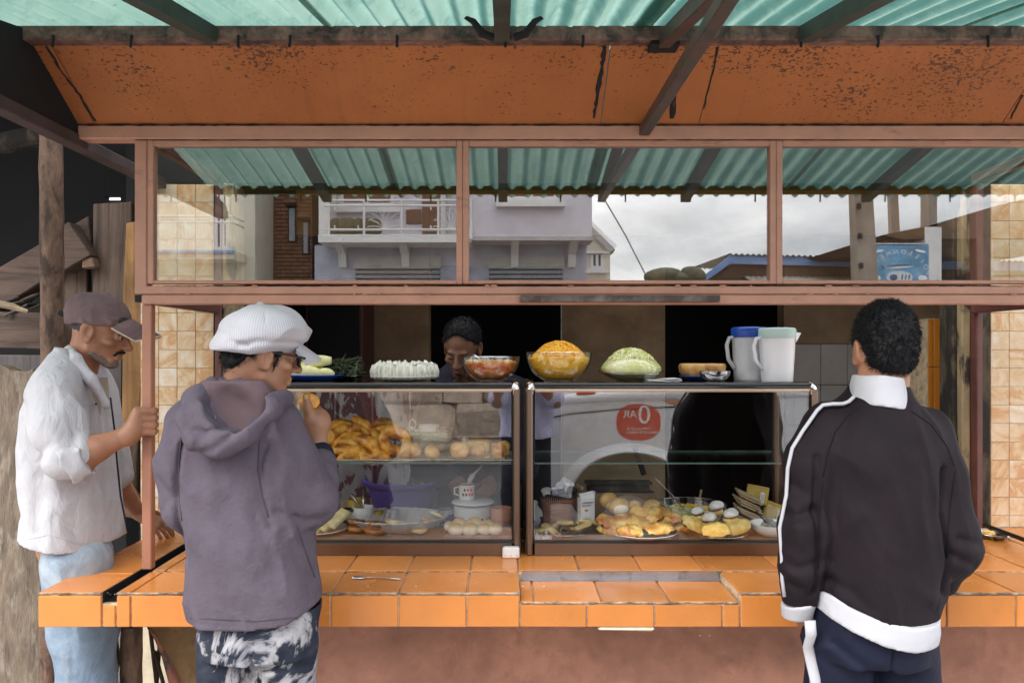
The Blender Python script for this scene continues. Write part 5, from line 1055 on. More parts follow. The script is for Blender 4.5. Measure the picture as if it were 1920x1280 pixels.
# choux with sugar
c = at(1343, 2.78, zf); dish('glass_plate', 'glass plate of yellow pastries and sugar puffs', 'plate', plate_prof(.105, .018, .004, .5), c, 'bowl')
cm_ = [obj('yellow_pastry', pastry(s_ + 9, .052, .034, .024), MT['choux'], smooth=True, at=(0, 0, 0)) for s_ in (1, 2, 3)]
for i, (px, py, D, r, lab) in enumerate(((1303, 985, 2.74, 25, 'pleated yellow pastry at the left of the sugar puffs'), (1342, 995, 2.70, -3, 'pleated yellow pastry at the front of the glass plate'), (1382, 990, 2.73, -18, 'pleated yellow pastry at the right of the glass plate'))):
    o = cm_[i]; o.location = W(px, py, D); o.rotation_euler = (Matrix.Rotation(R_(r), 3, 'Y') @ Matrix.Rotation(R_(45), 3, 'X')).to_euler(); tag(o, lab, 'pastry', 'yellow pleated pastries')
for i, (px, py, D, s_, lab) in enumerate(((1308, 962, 2.78, .9, 'sugar puff on the left yellow pastry'), (1343, 952, 2.83, 1., 'tallest sugar puff at the back'), (1330, 974, 2.74, 1.0, 'chocolate edged sugar puff in the front'), (1370, 967, 2.76, 1.05, 'sugar puff with dark filling at the right'))):
    c_ = W(px, py, D); t = thing('cream_puff', lab, 'cream puff', c_, 'sugar dusted puffs'); obj('puff_base', MB().blob(c_ + (0, 0, -.012), (.026 * s_, .025 * s_, .018 * s_), None, 16, 10, .15, i), MT['choux'], t, smooth=True)
    obj('filling', MB().blob(c_, (.027 * s_, .026 * s_, .006), rotm(.1, -.25, 0), 16, 8, .2, i + 4), MT['filling'], t, smooth=True); obj('sugar_top', MB().blob(c_ + (0, 0, .009), (.026 * s_, .025 * s_, .017 * s_), rotm(.1, -.25, 0), 18, 12, .16, i + 8), MT['sugar'], t, smooth=True)
# packets
pk = None
for k in range(11):
    px, py = 1408 - 3.2 * k + (k % 3) * 4, 978 - 5.0 * k * .9; lab = ('topmost', 'second', 'third', 'fourth', 'fifth', 'sixth', 'seventh', 'eighth', 'ninth', 'tenth', 'lowest')[10 - k] + ' kraft paper packet of the slanting stack'
    if pk is None: o = pk = obj('paper_packet', MB().cbox((0, 0, 0), (.092, .07, .0068), .002, jit=.002), MT['packet'], at=(0, 0, 0))
    else: o = link(pk.copy())
    o.location = W(1405 - (k % 3) * 3, 984 - 5.6 * k, 2.92); o.rotation_euler = (.05, R_(24), R_(rnd.uniform(-9, 9))); tag(o, lab, 'packet', 'stack of kraft packets')
for px, py, r, lab in ((1420, 927, 12, 'mustard packet with white label standing behind the stack'), (1452, 960, 20, 'mustard packet with white label leaning by the sleeve')):
    c_ = W(px, py, 2.98); t = thing('spice_packet', lab, 'packet', c_, 'mustard packets with white labels'); R = rotm(-.2, R_(r), 0); obj('bag', MB().cbox(c_, (.085, .012, .07), .004, R, .003), MT['mustard'], t); obj('label_strip', MB().cbox(c_ + R @ np.array((.018, -.0066, -.008)), (.016, .0012, .04), .0004, R), MT['paper'], t)
    for q in range(3): obj('print_line', MB().cbox(c_ + R @ np.array((.014 + .004 * q, -.0076, -.008)), (.0014, .0006, .03), .0002, R), MT['inkblue'], t)
c = at(1447, 2.80, zf); dish('bowl', 'white bowl of grey cubes beside the tracksuit sleeve', 'bowl', bowl_prof(.078, .045, .45), c, 'white')
gc = None
for i, (dx, dy, dz_, lab) in enumerate(((-.03, -.025, .035, 'grey cube at the left of the white bowl'), (.0, -.03, .04, 'grey cube at the front of the white bowl'), (.03, -.01, .04, 'grey cube at the right of the white bowl'), (-.005, .02, .042, 'grey cube at the back of the white bowl'))):
    if gc is None: o = gc = obj('grey_cube', MB().cbox((0, 0, 0), (.03, .028, .026), .003, jit=.003), MT['greycube'], at=(0, 0, 0))
    else: o = link(gc.copy())
    o.location = c + (dx, dy, dz_); o.rotation_euler = (.3 * i, .4 - .2 * i, .8 * i); tag(o, lab, 'cube', 'grey cubes in the white bowl')
tag(obj('spoon', MB().tube([c + (-.02, 0, .045), c + (-.05, .02, .085)], .0028, 6), MT['cable']), 'dark spoon handle resting in the bowl of cubes', 'spoon')
crump('white_cloth', 'white cloth hanging at the left post of the right case', at(1005, 2.9, zf + .05), (.02, .11), rotm(0, -.12, .6), 'paper', 'cloth', 7)
crump('paper_scrap', 'white paper scrap in the front left corner of the right case', at(1018, 2.745, zf + .004), (.06, .03), rotm(-1.4, 0, .1), 'paper', 'paper', 9)
# ---------------------------------------------------------------- things lying on the counter
c = W(672, 1077, 2.42); c[2] = ZC + .004; t = thing('spoon', 'steel teaspoon lying on the orange counter tiles', 'spoon', (c[0], c[1], ZC + .0005))
obj('bowl', MB().blob(c, (.022, .014, .0035), rotm(0, 0, -.1), 16, 8), MT['spoon'], t, smooth=True); obj('handle', MB().tube([c + (.02, -.001, 0), c + (.05, -.004, .003), c + (.1, -.012, .0015), c + (.135, -.018, .0005)], (.003, .0026, .0032, .004), 8, flat=.5), MT['spoon'], t, smooth=True)
mb = MB()
for px, py in ((650, 1092), (690, 1098), (980, 1090), (1020, 1098), (780, 1100)): p = W(px, py, 2.34); p[2] = ZC + .001; mb.blob(p, (.003, .002, .0015), nu=6, nv=4)
o = obj('crumbs', mb, MT['frost']); o['kind'] = 'stuff'; o['label'] = 'small crumbs on the counter tiles'
c = at(1862, 2.95, ZC + .001); dish('metal_plate', 'oval steel plate with leftovers beside the tracksuit elbow', 'plate', [(0, 0), (.6, 0), (.75, .012), (1, .02), (.98, .022), (.74, .016), (.6, .004), (0, .004)], c, 'spoon', sx=.066, sy=.07)
for i in range(4): tag(obj('fritter_piece', MB().blob(c + (-.025 + .014 * (i % 2), .01 * i - .02, .018), (.017, .014, .011), None, 12, 8, .2, i), MT['samosa'], smooth=True), ('nearest', 'left', 'right', 'farthest')[i] + ' fritter piece on the oval steel plate', 'fritter', 'fritter pieces on the steel plate')
o = obj('cable', MB().tube([W(1846, 983, 3.08), W(1860, 989, 3.0), W(1925, 1013, 2.75), W(2000, 1040, 2.55)], .0085, 8), MT['cable'], smooth=True); tag(o, 'black pipe lying across the right end of the counter', 'pipe')
# ---------------------------------------------------------------- bodies and clothes: smooth distance fields turned into one surface
def vnoise(X, Y, Z, sc, seed):
    rs = np.random.RandomState(seed); G = rs.rand(17, 17, 17).astype(np.float32)
    sc = np.broadcast_to(np.array(sc, float), (3,)); r = 0
    q = [X * sc[0] + 50, Y * sc[1] + 50, Z * sc[2] + 50]; i = [np.floor(a).astype(int) for a in q]; f = [a - b for a, b in zip(q, i)]; f = [a * a * (3 - 2 * a) for a in f]
    for dx in (0, 1):
        for dy in (0, 1):
            for dz in (0, 1):
                r = r + G[(i[0] + dx) % 17, (i[1] + dy) % 17, (i[2] + dz) % 17] * (f[0] if dx else 1 - f[0]) * (f[1] if dy else 1 - f[1]) * (f[2] if dz else 1 - f[2])
    return r
class Field:
    def __init__(s, lo, hi, h):
        s.lo = np.array(lo, float); s.h = h; s.n = np.ceil((np.array(hi) - s.lo) / h).astype(int) + 2; s.d = np.full(s.n, .5, np.float32)
    def win(s, a, b):
        i0 = np.clip(np.floor((np.array(a) - s.lo) / s.h).astype(int) - 1, 0, s.n - 1); i1 = np.clip(np.ceil((np.array(b) - s.lo) / s.h).astype(int) + 2, 1, s.n)
        ax = [(s.lo[k] + s.h * np.arange(i0[k], i1[k])).astype(np.float32) for k in range(3)]
        return tuple(slice(p, q) for p, q in zip(i0, i1)), ax[0][:, None, None], ax[1][None, :, None], ax[2][None, None, :]
    def put(s, w, e, k, sub):
        d = s.d[w]
        if sub: d = -d
        if k > 0: h = np.clip(.5 + .5 * (e - d) / k, 0, 1) if not sub else np.clip(.5 + .5 * (e - d) / k, 0, 1); r = e * (1 - h) + d * h - k * h * (1 - h)
        else: r = np.minimum(d, e)
        s.d[w] = -r if sub else r
    def ell(s, c, r, R=None, k=.015, sub=False):
        c = np.array(c, float); r = np.broadcast_to(np.array(r, float), (3,)); m = r.max() + k * 1.5 + 3 * s.h
        w, X, Y, Z = s.win(c - m, c + m); x, y, z = X - c[0], Y - c[1], Z - c[2]
        if R is not None: x, y, z = (R[0][0] * x + R[1][0] * y + R[2][0] * z, R[0][1] * x + R[1][1] * y + R[2][1] * z, R[0][2] * x + R[1][2] * y + R[2][2] * z)
        k0 = np.sqrt((x / r[0]) ** 2 + (y / r[1]) ** 2 + (z / r[2]) ** 2) + 1e-9; k1 = np.sqrt((x / r[0] ** 2) ** 2 + (y / r[1] ** 2) ** 2 + (z / r[2] ** 2) ** 2) + 1e-9
        s.put(w, (k0 * (k0 - 1) / k1).astype(np.float32), k, sub); return s
    def rc(s, a, b, ra, rb=None, k=.015, sub=False):
        a = np.array(a, float); b = np.array(b, float); rb = ra if rb is None else rb; m = max(ra, rb) + k * 1.5 + 3 * s.h
        w, X, Y, Z = s.win(np.minimum(a, b) - m, np.maximum(a, b) + m); d = b - a; x, y, z = X - a[0], Y - a[1], Z - a[2]
        t = np.clip((x * d[0] + y * d[1] + z * d[2]) / (d @ d + 1e-12), 0, 1)
        e = np.sqrt((x - t * d[0]) ** 2 + (y - t * d[1]) ** 2 + (z - t * d[2]) ** 2) - (ra + (rb - ra) * t); s.put(w, e.astype(np.float32), k, sub); return s
    def chain(s, pts, rad, k=.015, sub=False):
        rad = [rad] * len(pts) if np.isscalar(rad) else rad
        for i in range(len(pts) - 1): s.rc(pts[i], pts[i + 1], rad[i], rad[i + 1], k, sub)
        return s
    def loft(s, rows, k=.02, p=2.3):
        """rows of (z, cx, cy, rx, ry)"""
        rows = np.array(sorted(rows, key=lambda q: q[0])); z0, z1 = rows[0, 0], rows[-1, 0]; n = 60; zz = np.linspace(z0, z1, n)
        col = [np.interp(zz, rows[:, 0], rows[:, j]) for j in range(1, 5)]
        ker = np.array((1, 3, 4, 3, 1)) / 12.; col = [np.convolve(np.pad(c, 2, mode='edge'), ker, 'valid') for c in col]
        m = .03 + k; lo = ((col[0] - col[2]).min() - m, (col[1] - col[3]).min() - m, z0 - m); hi = ((col[0] + col[2]).max() + m, (col[1] + col[3]).max() + m, z1 + m)
        w, X, Y, Z = s.win(lo, hi); q = [np.interp(Z, zz, c) for c in col]
        g = ((np.abs(X - q[0]) / q[2]) ** p + (np.abs(Y - q[1]) / q[3]) ** p) ** (1 / p); e = (g - 1) * np.minimum(q[2], q[3])
        cz = np.maximum(Z - z1, z0 - Z); e = np.maximum(e, cz); s.put(w, e.astype(np.float32), k, False); return s
    def cut(s, f):
        """keep where f(X,Y,Z) <= 0"""
        w, X, Y, Z = s.win(s.lo, s.lo + s.n * s.h); s.d[w] = np.maximum(s.d[w], f(X, Y, Z).astype(np.float32)); return s
    def disp(s, f, band=.03):
        i = np.nonzero(np.abs(s.d) < band); P = [s.lo[k] + s.h * i[k] for k in range(3)]; s.d[i] += f(*P).astype(np.float32); return s
    def crease(s, lines, D, band=.03):
        """folds drawn as polylines (px,py) on the D plane: (points, width px, depth m, y-range)"""
        sc = D / FP
        def f(X, Y, Z):
            r = np.zeros_like(X)
            for pts, w, dep in lines:
                best = np.full_like(X, 9.)
                P = [(wx(a, D), wz(b, D)) for a, b in pts]
                for (ax_, az), (bx, bz) in zip(P[:-1], P[1:]):
                    dx, dz = bx - ax_, bz - az; t = np.clip(((X - ax_) * dx + (Z - az) * dz) / (dx * dx + dz * dz + 1e-12), 0, 1); best = np.minimum(best, np.hypot(X - ax_ - t * dx, Z - az - t * dz))
                r = r + .8 * dep * np.exp(-(best / (w * 1.7 * sc)) ** 2) * (Y < s.front) * (.45 + 1.1 * vnoise(X, Y, Z, 14, 77))
            return r
        return s.disp(f, band)
    front = 99.
    def mesh(s):
        d = s.d; neg = d < 0; A = lambda o: tuple(slice(q, d.shape[k] - 1 + q) for k, q in enumerate(o))
        cs = [(i, j, k) for i in (0, 1) for j in (0, 1) for k in (0, 1)]; cnt = sum(neg[A(c)].astype(np.int8) for c in cs); mask = (cnt > 0) & (cnt < 8)
        I = np.stack(np.nonzero(mask), 1); idx = np.full(mask.shape, -1, np.int64); idx[mask] = np.arange(len(I)); acc = np.zeros((len(I), 3)); num = np.zeros(len(I))
        val = {c: d[I[:, 0] + c[0], I[:, 1] + c[1], I[:, 2] + c[2]] for c in cs}
        for c in cs:
            for ax in range(3):
                if c[ax] == 0:
                    e = list(c); e[ax] = 1; a, b = val[c], val[tuple(e)]; x = (a < 0) != (b < 0); t = np.where(x, a / np.where(x, a - b, 1), 0)
                    p = np.array(c, float)[None] + np.zeros((len(I), 1)); p[:, ax] += t; acc += p * x[:, None]; num += x
        V = s.lo + s.h * (I + acc / num[:, None]); F = []
        for ax in range(3):
            o1, o2 = [(1, 2), (2, 0), (0, 1)][ax]; sl0 = [slice(1, -1)] * 3; sl0[ax] = slice(0, -1); sl1 = [slice(1, -1)] * 3; sl1[ax] = slice(1, None)
            a, b = neg[tuple(sl0)], neg[tuple(sl1)]; J = np.stack(np.nonzero(a != b), 1); fl = a[a != b]; J = J + 1; J[:, ax] -= 1
            def cell(u, v): q = J.copy(); q[:, o1] -= u; q[:, o2] -= v; return idx[q[:, 0], q[:, 1], q[:, 2]]
            Q = np.stack((cell(1, 1), cell(0, 1), cell(0, 0), cell(1, 0)), 1); Q[~fl] = Q[~fl][:, ::-1]; F.append(Q)
        F = np.concatenate(F); F = F[(F >= 0).all(1)]; return V, F
    def obj(s, name, m, parent=None, **kw):
        V, F = s.mesh(); base = np.array(ORI[parent.name]) if parent is not None else np.zeros(3); me = bpy.data.meshes.new(name)
        me.vertices.add(len(V)); me.vertices.foreach_set('co', (V - base).astype(np.float32).ravel()); me.loops.add(F.size); me.loops.foreach_set('vertex_index', F.astype(np.int32).ravel())
        me.polygons.add(len(F)); me.polygons.foreach_set('loop_start', np.arange(0, F.size, 4, dtype=np.int32)); me.polygons.foreach_set('loop_total', np.full(len(F), 4, np.int32)); me.update(calc_edges=True); me.validate()
        me.polygons.foreach_set('use_smooth', np.ones(len(F), bool)); me.materials.append(m); o = link(bpy.data.objects.new(name, me)); o.parent = parent; ORI[o.name] = tuple(base); return o
class Head:
    def __init__(s, c, yaw, pitch, roll=0., sc=1.):
        s.c = np.array(c, float); s.R = rotm(0, 0, R_(yaw)) @ rotm(R_(-pitch), 0, 0) @ rotm(0, R_(roll), 0); s.s = sc
    def P(s, x, y, z): return s.c + s.R @ (np.array((x, y, z)) * s.s)
    def add(s, F, gaunt=0., k=.012, nose=1.):
        q = s.s; P = s.P; R = s.R; E = lambda c, r, k_=k, sub=False: F.ell(P(*c), np.array(r) * q, R, k_ * q, sub)
        E((0, -.014, .03), (.073, .093, .084), 0); E((0, .028, -.04), (.057 - .004 * gaunt, .066, .072), .03); E((0, .07, -.104), (.023, .02, .016), .02)
        for sx in (-1, 1):
            F.rc(P(sx * .052, .0, -.07), P(sx * .02, .062, -.104), .013 * q, .013 * q, .02 * q)          # jaw line
            E((sx * .045, .058, -.028), (.02, .022, .015), .016)                                          # cheekbone
            if gaunt: F.rc(P(sx * .054, .044, -.06), P(sx * .042, .064, -.082), .012 * q, .009 * q, .02 * q, True)
        F.rc(P(-.034, .078, .019), P(.034, .078, .019), .0095 * q, .0095 * q, .014 * q)
        for sx in (-1, 1): E((sx * .031, .094, .0), (.018, .013, .0125), .012, True)
        for sx in (-1, 1):
            E((sx * .031, .076, .0), (.0145, .0125, .012), .003)
            F.rc(P(sx * .019, .085, .004), P(sx * .043, .079, .004), .0042 * q, .0036 * q, .004 * q); F.rc(P(sx * .02, .0845, -.0085), P(sx * .042, .08, -.0085), .0038 * q, .0034 * q, .005 * q)
        F.rc(P(0, .088, .008), P(0, .108 + .004 * nose, -.03), .0085 * q, .0125 * q, .012 * q); E((0, .112 * 1.0, -.034), (.013, .0125, .0105), .008)
        for sx in (-1, 1): E((sx * .0135, .099, -.037), (.0085, .0115, .0085), .006); F.rc(P(sx * .007, .108, -.046), P(sx * .008, .1, -.042), .0032 * q, .0032 * q, .003 * q, True)
        F.rc(P(-.017, .09, -.066), P(.017, .09, -.066), .0075 * q, .0075 * q, .008 * q); F.rc(P(-.015, .089, -.079), P(.015, .089, -.079), .0078 * q, .0078 * q, .008 * q)
        F.rc(P(-.022, .094, -.0725), P(.022, .094, -.0725), .0022 * q, .0022 * q, .003 * q, True)
        for sx in (-1, 1): F.rc(P(sx * .017, .103, -.044), P(sx * .029, .083, -.076), .0022 * q, .002 * q, .006 * q, True)   # smile fold
        for sx in (-1, 1):                                                                                # ears
            E((sx * .077, -.012, -.012), (.0095, .023, .032), .008); E((sx * .083, -.022, -.005), (.0055, .017, .026), .006); E((sx * .087, -.008, -.008), (.008, .0105, .018), .005, True); E((sx * .079, -.002, -.04), (.007, .009, .01), .006)
        return s
    def eyes(s, parent, lid=.55):
        for sx in (-1, 1):
            o = obj('eye', MB().blob(s.P(sx * .031, .0785, -.0005), (.0122 * s.s,) * 3, s.R, 16, 10), MT['eye'], parent, smooth=True)
            obj('iris', MB().blob(s.P(sx * .031, .0893, -.003), (.0052 * s.s, .0022 * s.s, .0052 * s.s), s.R, 12, 8), MT['pupil'], o, smooth=True)
            m = MB()
            for k in range(12):
                u = k / 11.; x = sx * (.014 + .034 * u); z = .0195 + .006 * math.sin(u * 2.2) - .003 * u; y = .089 - .011 * u * u; m.tube([s.P(x - sx * .003, y - .001, z - .003), s.P(x, y + .0015, z), s.P(x + sx * .005, y, z + .0025)], (.0016, .0018, .0006), 4)
            obj('eyebrow', m, MT['brow'], parent)
def hand(F, wrist, d, n, L=.185, curl=(.5, .5, .5, .5), spread=.1, thumb=(1., .3), k=.006, side=1, tcurl=.4, sc=1.):
    """palm + four fingers + thumb. d: direction of the fingers, n: normal of the back of the hand, side: +1 when the thumb lies towards d x n"""
    d = np.array(d, float); d /= np.linalg.norm(d); n = np.array(n, float); n -= d * (n @ d); n /= np.linalg.norm(n); t = np.cross(d, n) * side; w = np.array(wrist, float); u = L
    for q, e in ((-.16, -.18), (-.05, -.07), (.06, .05), (.16, .16)): F.rc(w + d * .04 * u + t * q * .5 * u, w + d * .5 * u + t * e * u, .062 * u * sc * 1.25, .06 * u * sc, .012)
    fl = (.36, .43, .46, .42); tips = []
    for i, (q, l, cu) in enumerate(zip((-.19, -.065, .06, .185), fl, curl)):
        p = w + d * (.5 - .03 * abs(i - 1.8)) * u + t * q * u; dd = d + t * (q * spread * 2); a = 0; r = (.044, .05, .052, .05)[i] * u * sc
        for j, s_ in enumerate((.44, .32, .26)):
            a += cu * (1.0, 1.25, .8)[j]; v = (dd / np.linalg.norm(dd)) * math.cos(a) - n * math.sin(a); e = p + v * l * u * s_; F.rc(p, e, r, r * .9, k if j else .008); p = e; r *= .92
        tips.append(p)
    p = w + d * .1 * u + t * .2 * u; v = d * .62 + t * .75 * thumb[0] - n * thumb[1]; v /= np.linalg.norm(v); F.rc(w + d * .05 * u, p, .075 * u, .07 * u, .012)
    for j, (s_, r) in enumerate(((.22, .066), (.17, .056), (.15, .05))):
        e = p + v * s_ * u; F.rc(p, e, r * u * sc, r * .9 * u * sc, .007); p = e; v = v + (d * .5 - n * .35) * tcurl; v /= np.linalg.norm(v)
    return tips
def hairs(name, m, parent, V, N, L, rad, flow, seed, n):
    """thousands of short tapered hairs rooted on a surface"""
    rs = np.random.RandomState(seed); i = rs.randint(0, len(V), n); mb = MB(); vs_ = []; fs = []
    for q in i:
        p, nn = V[q], N[q]; d = nn * .45 + flow(p) + rs.randn(3) * .22; d /= np.linalg.norm(d); l = L * (.6 + .7 * rs.rand()); t = np.cross(d, rs.randn(3)); t /= np.linalg.norm(t) + 1e-9; b = np.cross(d, t); k = len(vs_)
        vs_ += [p - nn * .002 + t * rad, p - nn * .002 - .5 * t * rad + .87 * b * rad, p - nn * .002 - .5 * t * rad - .87 * b * rad, p + d * l * .6 + t * rad * .4 - nn * l * .08, p + d * l - nn * l * .2]
        fs += [(k, k + 1, k + 3), (k + 1, k + 2, k + 3), (k + 2, k, k + 3), (k + 3, k + 1, k + 4), (k + 3, k, k + 4)]
    mb.v = [tuple(x) for x in vs_]; mb.f = fs; o = obj(name, mb, m, parent, fixn=False); o['kind'] = 'stuff'; return o
def vnormals(o):
    me = o.data; N = np.zeros(len(me.vertices) * 3, np.float32); me.vertices.foreach_get('normal', N) if False else me.vertex_normals.foreach_get('vector', N); V = np.zeros_like(N); me.vertices.foreach_get('co', V); return V.reshape(-1, 3) + np.array(ORI[o.name]), N.reshape(-1, 3)
def row(y, l, r, D, ry, dy=0.):
    s = .45 * ry * (1 if (l + r) / 2 > CXP else -1); a, b = wx(l, D + s), wx(r, D - s)      # the outer edge is seen on the near side, the inner edge on the far side
    return (wz(y, D), (a + b) / 2, D + dy, (b - a) / 2, ry)
def folds(F, amp, sc, seed, zlo=-9, zhi=9, rid=.5):
    def f(X, Y, Z):
        n = vnoise(X + .25 * Z, Y, Z, sc, seed) ; r = np.abs(2 * n - 1) ** .8; m = vnoise(X, Y, Z, np.array(sc) * .45, seed + 1); return amp * (r - .5) * (rid + (1 - rid) * m) * 2 * ((Z > zlo) & (Z < zhi))
    return F.disp(f)
def sneaker(parent, c, yaw, m='shoe'):
    R = rotm(0, 0, yaw); F = Field(np.array(c) - (.2, .2, .02), np.array(c) + (.2, .2, .16), .007); q = lambda x, y, z: np.array(c) + R @ np.array((x, y, z))
    F.rc(q(0, -.09, .045), q(0, .03, .04), .045, .043, .02).rc(q(0, .03, .04), q(0, .15, .032), .042, .034, .02).rc(q(0, -.075, .05), q(0, -.07, .1), .042, .04, .02); F.cut(lambda X, Y, Z: .003 - Z); return F.obj('shoe', MT[m], parent)

from mathutils.bvhtree import BVHTree
def seam_on(o, pts, r, mt_, name='seam', lift=.0003):
    """thin sewn line laid on a garment's surface"""
    me = o.data; b = np.array(ORI[o.name]); t = BVHTree.FromPolygons([tuple(np.array(v.co) + b) for v in me.vertices], [tuple(p.vertices) for p in me.polygons]); p = []
    for i in range(len(pts) - 1):
        for k in range(7):
            q = np.array(pts[i], float) + (np.array(pts[i + 1], float) - pts[i]) * k / 7.; d = Vector(W(q[0], q[1], 1.) - np.array((0, 0, CZ))).normalized(); h = t.ray_cast(Vector((0, 0, CZ)), d)
            if h[0] is not None: p.append(np.array(h[0]) - np.array(d) * lift)
    if len(p) > 3: return obj(name, MB().tube(p, r, 6, flat=1.), MT[mt_], o, smooth=True)
# ================================================================ old man at the left
D = 2.62
pm = thing('person', 'older man in plum cap and loose white shirt gripping the pink post', 'person', (wx(150, D), D, 0))
H = Head(W(189, 620, 2.63), -84, 17, 0, .93)
sh_n, el_n, wr_n = W(105, 745, 2.47), W(128, 862, 2.40), W(240, 815, 2.455)
sh_f, el_f, wr_f = W(180, 760, 2.80), W(214, 890, 2.84), W(258, 958, 2.95)
F = Field((wx(0, 2.6), 2.28, .0), (-1.04, 3.12, 1.80), .0042)
H.add(F, 1.0)
F.chain([H.P(0, -.03, -.05), W(148, 690, 2.64), W(126, 745, 2.64)], (.05, .052, .055), .03)
F.rc(W(118, 775, 2.57), W(118, 775, 2.71), .06, .06, .05); F.chain([W(120, 790, 2.64), W(130, 1020, 2.64)], (.075, .1), .04)
for y in (2.55, 2.73): F.chain([W(140, 1030, y), W(158, 1290, y), (wx(150, y), y, .09)], (.085, .055, .04), .03)
F.chain([sh_n + (0, .03, -.02), el_n], (.032, .04), .03); F.chain([el_n, el_n * .55 + wr_n * .45, wr_n], (.043, .041, .027), .02); F.rc(W(133, 872, 2.40), W(150, 868, 2.40), .04, .043, .02)
F.chain([sh_f, el_f], (.05, .042), .03); F.chain([el_f, wr_f], (.04, .026), .02)
# gripping hand: back of the hand to the left, four fingers wrapped across the front of the post
pc = W(256, 790, 2.462)
for q, r in ((-1.4, .0), (-.5, .0), (.4, 0), (1.3, 0)): F.rc(wr_n + (.004, 0, -.002), pc + np.array((.004, .0, -.0225 * q)), .021, .0175, .02)
for i, zq in enumerate((.036, .013, -.0095, -.031)):
    a = pc + np.array((.004 + .004 * (i in (1, 2)), -.004, zq)); b = W(272, 790, 2.468); b = np.array((b[0], 2.464, a[2] - .003)); c_ = np.array((wx(287, 2.47), 2.476, a[2] - .005)); e = np.array((wx(290, 2.5), 2.502, a[2] - .004)); r = (.0125, .0128, .0124, .011)[i]
    F.chain([a, b, c_], (r * 1.0, r * .93, r * .9), .0022); F.chain([c_, e, e + (-.012, .012, 0)], (r * .95, r * .9, r * .8), .003)
F.chain([wr_n + (.01, .01, .005), W(258, 775, 2.49), W(276, 764, 2.535), W(287, 768, 2.525)], (.018, .015, .012, .010), .008)
# hand resting on the counter
tip = hand(F, wr_f + (.0, .0, -.01), (.62, .05, -.32), (.25, -.3, .9), .175, (.28, .25, .25, .3), .25, (1., .3), side=-1)
body = F.obj('body', MT['skin_old'], pm)
H.eyes(pm)
F = Field(H.P(0, 0, 0) - .2, H.P(0, 0, 0) + .2, .0032)
R = H.R; q = H.s
F.ell(H.P(0, -.016, .03), np.array((.0775, .097, .087)) * q, R, 0); F.cut(lambda X, Y, Z: -(((X - H.c[0]) * R[0][1] + (Y - H.c[1]) * R[1][1] + (Z - H.c[2]) * R[2][1]) * -.85 + ((X - H.c[0]) * R[0][2] + (Y - H.c[1]) * R[1][2] + (Z - H.c[2]) * R[2][2]) * .5 - .018))
F.disp(lambda X, Y, Z: .003 * vnoise(X, Y, Z, 160, 3)); F.obj('hair', MT['hairgrey'], pm)
# grey beard stubble and moustache
F = Field(H.P(0, .05, -.08) - .09, H.P(0, .05, -.08) + .09, .0026)
F.rc(H.P(-.022, .094, -.055), H.P(.022, .094, -.055), .0062, .0062, .003); F.rc(H.P(-.024, .09, -.058), H.P(-.03, .082, -.07), .0055, .004, .003); F.rc(H.P(.024, .09, -.058), H.P(.03, .082, -.07), .0055, .004, .003)
F.disp(lambda X, Y, Z: .0035 * (vnoise(X, Y, Z, 300, 5) - .3)); F.obj('moustache', MT['hair'], pm)
F = Field(H.P(0, .03, -.09) - .1, H.P(0, .03, -.09) + .1, .003)
F.ell(H.P(0, .0715, -.104), np.array((.0245, .0225, .0175)) * q, R, .0); F.rc(H.P(-.048, .012, -.08), H.P(-.018, .064, -.106), .0128, .0136, .012); F.rc(H.P(.048, .012, -.08), H.P(.018, .064, -.106), .0128, .0136, .012)
F.disp(lambda X, Y, Z: -.0006 + .003 * (vnoise(X, Y, Z, 200, 8) - .5)); F.obj('stubble', MT['stubble'], pm)
# cap
F = Field(H.P(0, 0, .05) - .19, H.P(0, 0, .05) + .19, .0035)
F.ell(H.P(0, -.018, .03), np.array((.084, .112, .107)) * q, R, 0); F.ell(H.P(0, -.085, .055), np.array((.062, .042, .05)) * q, R, .03)
up = R @ np.array((0, -.27, 1.)); up /= np.linalg.norm(up); o_ = H.P(0, 0, .022)
F.cut(lambda X, Y, Z: -((X - o_[0]) * up[0] + (Y - o_[1]) * up[1] + (Z - o_[2]) * up[2])); F.rc(H.P(0, -.02, .134), H.P(0, -.02, .137), .008, .006, .004)
folds(F, .005, (26, 26, 34), 4); cp_ = F.obj('cap', MT['capbrown'], pm)
mb = MB()
def vis(u, v, o=0.):
    a = (u - .5) * 2; x = .078 * a * (1 - .25 * v * v); y = .062 + .03 * (1 - a * a) + v * (.115 - .03 * a * a); z = .060 + .014 * (1 - a * a) - .028 * v - .03 * a * a * (1 - .2 * v) - o; return tuple(H.P(x, y, z))
mb.grid(lambda u, v: vis(u, v), 18, 8); mb.grid(lambda u, v: vis(u, v, .006), 18, 8); 
w_ = 19
for i in range(18): o2 = 8 * w_; N2 = 9 * w_; mb.f.append((o2 + i, o2 + i + 1, N2 + o2 + i + 1, N2 + o2 + i))
vz = obj('visor', mb, MT['capbrown'], cp_, smooth=60)
obj('piping', MB().tube([np.array(vis(u, 0 + .0, -.001)) if False else np.array(vis(1 - 0.0, v, .004)) for v in np.linspace(0, 1, 9) for u in (1,)] + [np.array(vis(u, 1, .004)) for u in np.linspace(1, 0, 14)], .0027, 6), MT['captrim'], cp_, smooth=True)
obj('strap', MB().cbox(H.P(0, -.135, .022), (.05, .03, .018), .004, R), MT['black'], cp_); obj('badge', MB().blob(H.P(.035, .078, .06), (.022, .006, .014), R @ rotm(0, 0, -.45), 12, 8), MT['ink'], cp_, smooth=True)
